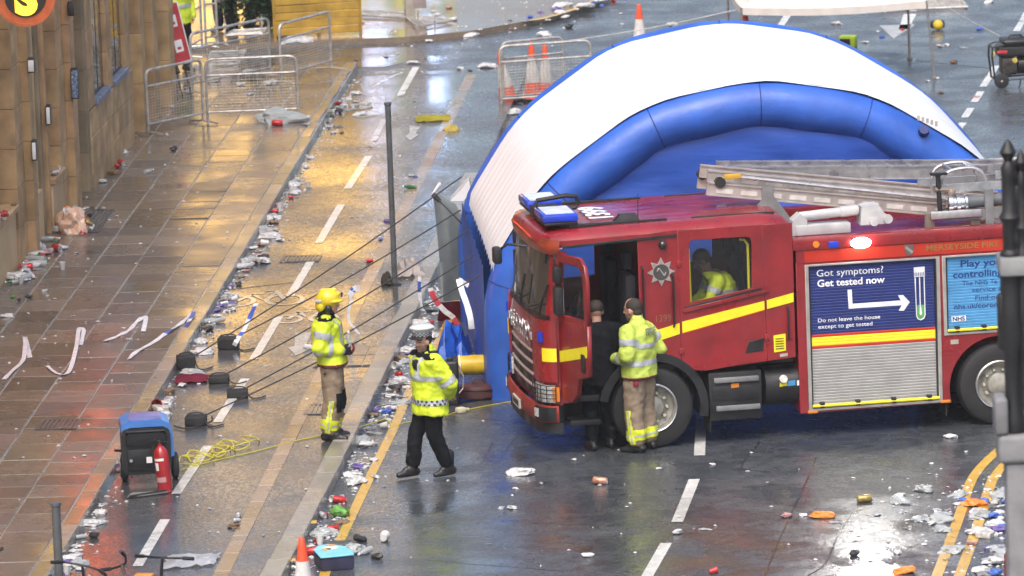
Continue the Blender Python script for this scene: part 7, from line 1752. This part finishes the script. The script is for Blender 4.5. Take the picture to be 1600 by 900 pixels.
LM = [(n_, G(x, y)) for n_, x, y in (("the blue topped cart", 215, 745), ("the bollard", 100, 880), ("the parked bicycles", 200, 890), ("the kerb side ballast weight", 292, 570), ("the tape tied weight", 357, 545), ("the weight on the lane dash", 371, 621), ("the cabled weight", 306, 664), ("the helmeted firefighter", 540, 690), ("the police officer", 672, 735),
 ("the dark grey post", 617, 445), ("the bike symbol", 400, 462), ("the traffic cone", 477, 960), ("the cool bag", 524, 880), ("the drain grating", 511, 640), ("the barrier's foot", 395, 195), ("the yellow cloth", 675, 187), ("the ashlar windows", 165, 258), ("the first pier", 45, 395), ("the stuffed bag", 113, 362), ("the green food packet", 545, 800), ("the maroon holdall", 740, 625), ("the collapsed tent", 690, 510),
 ("the engine's front wheel", 1020, 705), ("the gold can", 1351, 785), ("the middle lane dash", 1072, 782), ("the lowest lane dash", 1022, 880), ("the road bag", 814, 741), ("the orange bag", 1285, 808), ("the stone pier", 1585, 760), ("the bend of the yellow lines", 1545, 730), ("the orange bag on the lines", 1524, 790), ("the red box", 1590, 890), ("the orange bag at the edge", 1412, 895), ("the lane arrow", 1405, 45), ("the gazebo leg", 1460, 121), ("the generator", 1560, 134), ("the cones", 833, 157), ("the hoarding", 500, 60), ("the wet crossing", 600, 90), ("the twisted barriers", 660, 45), ("the yellow helmet", 706, 213), ("the lone cone", 1000, 90), ("the far kerb line", 880, 30), ("the curled tape", 30, 570), ("the bent tape", 200, 517), ("the tape across the flags", 260, 525), ("the wall grating", 145, 346), ("the iron cover", 548, 557), ("the coiled cable", 330, 710))]
def near(p):
    return min(LM, key=lambda t: (t[1].x - p[0]) ** 2 + .25 * (t[1].y - p[1]) ** 2)[0]
def drop(kind, p, where, s=1.0, label=None, group=None, rz=None, name=None):
    k = rnd.randrange(len(K[kind])); me = K[kind][k]; last = kind.split()[-1]; o = link(name or NM[last], me); o.location = p; o.rotation_euler = (rnd.uniform(-.12, .12), rnd.uniform(-.12, .12), rnd.uniform(0, 6.28) if rz is None else rz)
    f = rnd.uniform(.5, 1.0); o.scale = (s * f,) * 3 if label is None else (s,) * 3
    adj = {'paper_sheet': 'flat ', 'crumpled_paper': 'crumpled '}.get(me.name.split('.')[0], '')
    if last == 'can' and len(K[kind]) > 1: adj = 'crushed ' if k else 'undented '
    if last == 'cup' and len(K[kind]) > 1: adj = 'upright ' if k else 'tipped '
    sz = 'small ' if f < .66 else ('large ' if f > .86 else '')
    if 'small' in kind: sz = 'tiny ' if f < .66 else ''
    lb = label or (sz + adj + kind + " " + where + ", near " + near(p))
    if len(lb.split()) > 16: lb = sz + adj + kind + " near " + near(p)
    return tagp(o, lb, CATS[last], group if label else (group or kind + "s " + where))
MIXG = ['white paper scrap'] * 7 + ['grey scrap'] * 3 + ['small white scrap'] * 4 + ['clear plastic bottle', 'white paper cup', 'silver drink can', 'red drink can', 'brown wrapper', 'brown wrapper', 'white plastic bag', 'white plastic bag', 'clear plastic bag', 'brown card carton', 'black plastic scrap', 'violet wrapper', 'pink wrapper']
def clumps(y0, y1, n):
    cs = [rnd.uniform(y0, y1) for _ in range(n)]; return cs
def gutter(fx, y0, y1, n, where, side, spread, z, mix=MIXG, cl=9):
    cs = clumps(y0, y1, cl)
    for i in range(n):
        y = rnd.uniform(y0, y1) if rnd.random() < .45 else rnd.choice(cs) + rnd.gauss(0, .35)
        y = min(max(y, y0), y1); x = fx(y) + side * (.05 + abs(rnd.gauss(0, spread))); drop(rnd.choice(mix), (x, y, z), where, 1.15)
gutter(kx1, -17.5, -9.5, 70, "in the near kerb gutter", 1, .09, ZT)
gutter(kx1, -8.8, .5, 60, "in the middle kerb gutter", 1, .08, ZT, cl=7)
gutter(kx1, .5, 19.5, 85, "in the far kerb gutter", 1, .12, ZT, cl=9)
gutter(kx2, -17.6, -9.5, 50, "by the track kerb", 1, .12, 0, cl=6)
gutter(kx2, -9.5, .3, 66, "heaped along the track kerb", 1, .16, 0, MIXG + ['black plastic scrap', 'violet wrapper', 'blue wrapper', 'red drink can'], cl=6)
# around the double yellow line at the lower right
for i in range(46):
    px, py = rnd.gauss(1565, 26), rnd.uniform(765, 900)
    if px > 1600 or px < 1500: px = rnd.uniform(1535, 1598)
    drop(rnd.choice(['white paper scrap', 'white paper scrap', 'white plastic bag', 'white plastic bag', 'grey scrap', 'clear plastic bag', 'violet wrapper', 'white food carton', 'blue wrapper', 'pink wrapper']), G(px, py), "by the double yellow lines", 1.35)
for i in range(34):
    drop(rnd.choice(['white paper scrap', 'grey scrap', 'small white scrap', 'small white scrap', 'clear plastic bag']), G(rnd.uniform(1370, 1500), rnd.uniform(745, 880)), "on the glaring road", .95)
# along the building's foot and on the sills
for i in range(40):
    s = rnd.uniform(.6, 2.6) if i < 28 else rnd.uniform(2.6, 4.2); p = F(s, .06 + abs(rnd.gauss(0, .16)), ZP); drop(rnd.choice(['white paper scrap', 'white plastic bag', 'silver drink can', 'red drink can', 'white paper cup', 'pink wrapper', 'clear plastic bottle', 'grey scrap', 'green glass bottle']), p, "at the wall's foot", 1.6)
for i in range(14):
    s = rnd.uniform(5.5, 7.2); p = F(s, .2 + abs(rnd.gauss(0, .14)), ZP); drop(rnd.choice(['white paper scrap', 'red drink can', 'brown wrapper', 'clear plastic bottle', 'grey scrap', 'green glass bottle', 'pink wrapper', 'black plastic scrap']), p, "against the stone wall", 1.1)
for i in range(10): drop(rnd.choice(['white paper cup', 'red drink can', 'green glass bottle', 'white paper scrap', 'pink wrapper', 'brown card carton']), F(rnd.uniform(.45, 1.9), .0, 1.082), "on the near sill", 1.1)
for i in range(4): drop(rnd.choice(['white paper cup', 'silver drink can', 'white paper scrap', 'brown card carton']), F(rnd.uniform(5.0, 5.8), .08, .982), "on the second sill", 1.0)
for px, py, k in ((185, 240, 'white plastic bag'), (178, 247, 'white paper cup'), (190, 258, 'red drink can'), (183, 262, 'red drink can'), (171, 260, 'small white scrap'), (177, 273, 'brown card carton'), (160, 285, 'white paper scrap'), (233, 270, 'clear plastic bottle'), (98, 421, 'white paper cup'), (272, 235, 'black plastic scrap'), (75, 360, 'silver drink can')):
    drop(k, G(px, py, ZP), "on the flags by the wall", 1.3)
# flags, track, road: sparse pieces
for px, py, k in ((20, 465, 'green wrapper'), (45, 466, 'black plastic scrap'), (30, 470, 'black plastic scrap'), (10, 495, 'white plastic bag'), (70, 455, 'white paper scrap'), (74, 462, 'small white scrap'), (77, 469, 'small white scrap'), (114, 494, 'small white scrap'), (135, 504, 'small white scrap'), (172, 491, 'small white scrap'), (87, 525, 'small white scrap'), (193, 513, 'small white scrap'), (202, 531, 'small white scrap'), (27, 522, 'grey scrap'), (120, 396, 'small white scrap'), (232, 340, 'small white scrap'), (183, 338, 'small white scrap'), (307, 349, 'small white scrap')):
    drop(k, G(px, py, ZP), "on the pavement flags", 1.0)
for px, py, k in ((437, 376, 'white paper scrap'), (452, 375, 'small white scrap'), (410, 410, 'white plastic bag'), (405, 404, 'white paper scrap'), (425, 340, 'clear plastic bag'), (415, 342, 'white plastic bag'), (578, 410, 'red drink can'), (586, 403, 'small white scrap'), (595, 375, 'blue wrapper'), (606, 346, 'violet wrapper'), (580, 229, 'small white scrap'), (643, 275, 'grey scrap'), (649, 277, 'blue wrapper'), (640, 295, 'green glass bottle'), (625, 244, 'small white scrap'), (541, 130, 'white paper scrap'), (322, 553, 'white plastic bag'), (480, 624, 'small white scrap'), (344, 682, 'small white scrap'), (480, 765, 'small white scrap'), (476, 802, 'small white scrap'), (370, 816, 'silver drink can'), (373, 808, 'silver drink can'), (366, 824, 'brown wrapper'), (610, 533, 'small white scrap'), (485, 545, 'white paper scrap'), (415, 572, 'small white scrap'), (571, 165, 'white food carton'), (555, 160, 'white paper scrap'), (563, 180, 'white plastic bag'), (573, 235, 'small white scrap')):
    drop(k, G(px, py, ZT), "loose on the track", 1.2)
for px, py, k in ((897, 719, 'small white scrap'), (1030, 733, 'small white scrap'), (805, 764, 'small white scrap'), (764, 851, 'small white scrap'), (918, 870, 'white paper scrap'), (1060, 834, 'white paper scrap'), (1103, 828, 'white paper scrap'), (1168, 737, 'small white scrap'), (1113, 726, 'small white scrap'), (783, 795, 'grey scrap'), (800, 795, 'grey scrap'), (845, 757, 'small white scrap'), (700, 752, 'small white scrap'), (1230, 808, 'pink wrapper'), (1205, 792, 'small white scrap'), (1255, 806, 'white paper scrap'), (1305, 817, 'white paper scrap'), (1335, 868, 'black plastic scrap'), (1480, 683, 'white paper scrap'), (1485, 684, 'white paper scrap'), (1455, 725, 'small white scrap'), (1510, 706, 'small white scrap'), (755, 658, 'small white scrap'), (600, 846, 'white paper cup'), (562, 846, 'black plastic scrap'), (500, 852, 'white paper cup'), (505, 838, 'clear plastic bag'), (590, 873, 'black plastic scrap'), (570, 866, 'clear plastic bottle'), (555, 862, 'clear plastic bag'), (1115, 897, 'red paper cup')):
    drop(k, G(px, py), "loose on the road", 1.25)
# single pieces one can name
drop('pink drink can', G(937, 757), "", 1.4, "copper coloured drink can lying alone on the road in front of the engine", rz=1.35)
drop('gold drink can', G(1351, 785), "", 1.4, "gold drink can lying alone on the glaring wet road", rz=1.7)
drop('red drink can', G(489, 868), "", 1.5, "red can lying between the traffic cone and the cool bag", rz=1.5)
drop('orange plastic bag', G(1285, 808), "", .72, "orange plastic bag lying flat on the open road", rz=1.3)
drop('orange plastic bag', G(1524, 790), "", .68, "orange plastic bag lying across the double yellow lines", rz=1.5)
drop('orange plastic bag', G(1412, 895), "", .68, "orange plastic bag at the bottom edge of the road", rz=1.4)
drop('white plastic bag', G(814, 741), "", 1.15, "torn white bag with a reddish stain on the road before the engine", rz=1.5)
drop('green wrapper', G(531, 806), "", 2.2, "green and white food packet against the track kerb", rz=.4)
drop('red drink can', G(531, 786), "", 1.3, "red and silver can above the green food packet", rz=1.6)
drop('clear plastic bag', G(440, 190, ZP), "", 2.4, "grey translucent sack lying behind a barrier's foot", rz=1.5)
drop('white plastic bag', G(466, 67, ZP), "", 1.8, "white sack behind the barrier with green wrapped uprights", rz=1.5)
drop('red paper cup', G(243, 640, ZT), "", 1.6, "red paper cup tipped against the kerb above the cart", rz=.3)
o = drop('white food carton', G(250, 642, ZT), "", 1.3, "white card leaning beside the tipped red paper cup", rz=.5)
drop('pink wrapper', G(199, 214, ZP), "", 2.6, "pink cloth scrap at the corner of the ashlar block", rz=.5)
drop('red drink can', G(433, 197, ZP), "", 1.5, "small orange red tin at the barrier's foot", rz=1.6)
# the big rubbish bag
g = G(113, 362, ZP); t = thing("rubbish_bag", "big clear bag stuffed with colourful rubbish against the stone building", "rubbish bag", g, .4)
o = link("bag_film", m_bag(14, mm("bag_film_print", (.62, .55, .5), .3, vary=.3, vscale=26, col2=(.6, .26, .1)), .27), t); o.scale = (.8, .7, 1.7)
for k in range(16):
    a = rnd.uniform(0, 6.28); kind = rnd.choice(['red drink can', 'gold drink can', 'white paper cup', 'pink wrapper', 'orange plastic bag', 'violet wrapper', 'white paper scrap'])
    o = link("rubbish_piece", rnd.choice(K[kind]), t); hh = rnd.uniform(.03, .33); rr = .27 * math.cos(hh * 3.2); o.location = (rr * math.cos(a), rr * 1.05 * math.sin(a), hh); o.rotation_euler = (rnd.uniform(0, 3), rnd.uniform(0, 3), a); s = .4 if 'bag' in kind else .9; o.scale = (s,) * 3
# far side litter
for i in range(40):
    px, py = rnd.uniform(540, 900), rnd.uniform(12, 135)
    if py > 60 and px > 770: continue
    drop(rnd.choice(['white paper scrap', 'white plastic bag', 'small white scrap', 'small white scrap', 'brown wrapper', 'grey scrap', 'white food carton', 'pink wrapper']), G(px, py, .1 if py < 50 and px < 800 else 0.0), "around the far crossing", 1.15)
for i in range(26):
    f = rnd.random(); px, py = 830 + 130 * f + rnd.gauss(0, 10), 34 - 34 * f + rnd.gauss(-3, 4)
    drop(rnd.choice(['white plastic bag', 'white paper scrap', 'violet wrapper', 'blue wrapper', 'grey scrap']), G(px, py, .1), "along the far kerb", 1.3)
for px, py, k in ((1352, 67, 'white paper scrap'), (1308, 38, 'white plastic bag'), (1410, 48, 'red drink can'), (1372, 50, 'small white scrap'), (1378, 58, 'blue wrapper'), (1470, 73, 'white food carton'), (1480, 71, 'white paper scrap'), (1505, 75, 'white paper scrap'), (1518, 60, 'small white scrap'), (1490, 98, 'brown wrapper'), (1465, 123, 'white paper scrap'), (1450, 127, 'small white scrap'), (1525, 152, 'pink wrapper'), (1340, 14, 'brown wrapper'), (1545, 4, 'white plastic bag'), (1470, 146, 'brown wrapper'), (1530, 47, 'blue wrapper'), (1300, 15, 'white paper scrap'), (1190, 22, 'white paper scrap'), (970, 22, 'white paper scrap'), (960, 5, 'red paper cup'), (890, 44, 'black plastic scrap'), (850, 55, 'white plastic bag'), (972, 38, 'small white scrap'), (1052, 40, 'white food carton'), (670, 170, 'brown card carton'), (668, 141, 'white paper scrap'), (757, 125, 'blue wrapper'), (753, 128, 'small white scrap'), (722, 257, 'white paper cup'), (775, 182, 'white plastic bag'), (800, 178, 'white plastic bag')):
    drop(k, G(px, py), "on the far roadway", 1.25)
for i in range(16): drop(rnd.choice(['white paper scrap', 'white paper cup', 'clear plastic bag', 'brown card carton', 'grey scrap', 'white food carton']), G(rnd.uniform(240, 500), rnd.uniform(95, 205), ZP), "inside the barriers", 1.25)

# uncountable crumbs of paper and plastic
def crumbs(name, label, pts, m, s0=.01, s1=.028):
    bm = BM()
    for p in pts:
        a = rnd.uniform(0, 6.28); s = rnd.uniform(s0, s1); d1 = Vector((math.cos(a), math.sin(a), 0)) * s; d2 = Vector((-math.sin(a), math.cos(a), .15)) * s * rnd.uniform(.5, 1.3); p = Vector(p); up = Vector((0, 0, rnd.uniform(.004, .02)))
        A = [bm.verts.new(p + q) for q in (-d1 - d2, d1 - d2 * .6, d1 * .7 + d2, -d1 * .8 + d2 * .9)]; T = bm.verts.new(p + up)
        for i in range(4): bm.faces.new((A[i], A[(i + 1) % 4], T))
    o = done(name, bm, m, None, False); o['kind'] = 'stuff'; tagp(o, label, "litter")
pw = []; pg = []
for fx, z, ya, yb, sp in ((kx1, ZT, -18, 20, .13), (kx2, 0, -18, 1, .2)):
    for i in range(520 if z else 420):
        y = rnd.uniform(ya, yb); (pw if rnd.random() < .6 else pg).append((fx(y) + .03 + abs(rnd.gauss(0, sp)), y, z + .004))
for i in range(45): g_ = G(rnd.gauss(1430, 75), rnd.uniform(730, 899)); pw.append((g_.x, g_.y, .006))
for i in range(90): g_ = G(rnd.gauss(1560, 30), rnd.uniform(740, 899)); pw.append((g_.x, g_.y, .006))
for i in range(160): g_ = G(rnd.uniform(520, 900), rnd.uniform(10, 150)); pw.append((g_.x, g_.y, .106 if g_.y > 25 else .006))
for i in range(34): g_ = G(rnd.uniform(640, 1500), rnd.uniform(700, 890)); (pw if i % 3 else pg).append((g_.x, g_.y, .006))
for i in range(160): y = rnd.uniform(-16, 19); pw.append((rnd.uniform(wallx(y) + .1, kx1(y) - .2), y, ZP + .006))
for i in range(120): y = rnd.uniform(-16, 19); pg.append((rnd.uniform(kx1(y) + .2, kx2(y) - .3), y, ZT + .006))
crumbs("litter_crumbs", "pale crumbs of torn paper strewn in the gutters and on the wet road", pw, LW); crumbs("litter_crumbs", "grey and dark crumbs of rubbish strewn in the gutters and on the track", pg, LG)
# cracks and sealed joints in the asphalt
for pl in ([(752, 724), (762, 706), (770, 692)], [(783, 716), (797, 694), (810, 680)], [(1155, 738), (1165, 716), (1180, 700), (1186, 690)], [(1140, 733), (1175, 735), (1200, 738)], [(1195, 900), (1215, 850), (1240, 795), (1262, 748), (1275, 715)], [(1262, 900), (1290, 880), (1310, 835), (1332, 800)], [(620, 782), (648, 783)], [(660, 874), (720, 880), (800, 886), (880, 893)], [(700, 650), (760, 655), (830, 662)]):
    ribbon("asphalt_crack", smooth([G(*q) for q in pl], 4), .022, .0025, W_PATCH, road)
# ---------------------------------------------------------------- rain-damp air
bm = BM(); box(bm, -720, 720, -96, 920, -1.0, 17.5); hz = done("haze", bm, None, None, False); hz['kind'] = 'stuff'
mh = bpy.data.materials.new("haze_air"); mh.use_nodes = True; th = mh.node_tree
for n_ in list(th.nodes):
    if n_.type == 'BSDF_PRINCIPLED': th.nodes.remove(n_)
pv = th.nodes.new('ShaderNodeVolumePrincipled'); pv.inputs['Color'].default_value = (.93, .96, 1, 1); pv.inputs['Density'].default_value = HAZE
th.links.new(pv.outputs[0], next(n_ for n_ in th.nodes if n_.type == 'OUTPUT_MATERIAL').inputs['Volume'])
hz.data.materials.clear(); hz.data.materials.append(mh)
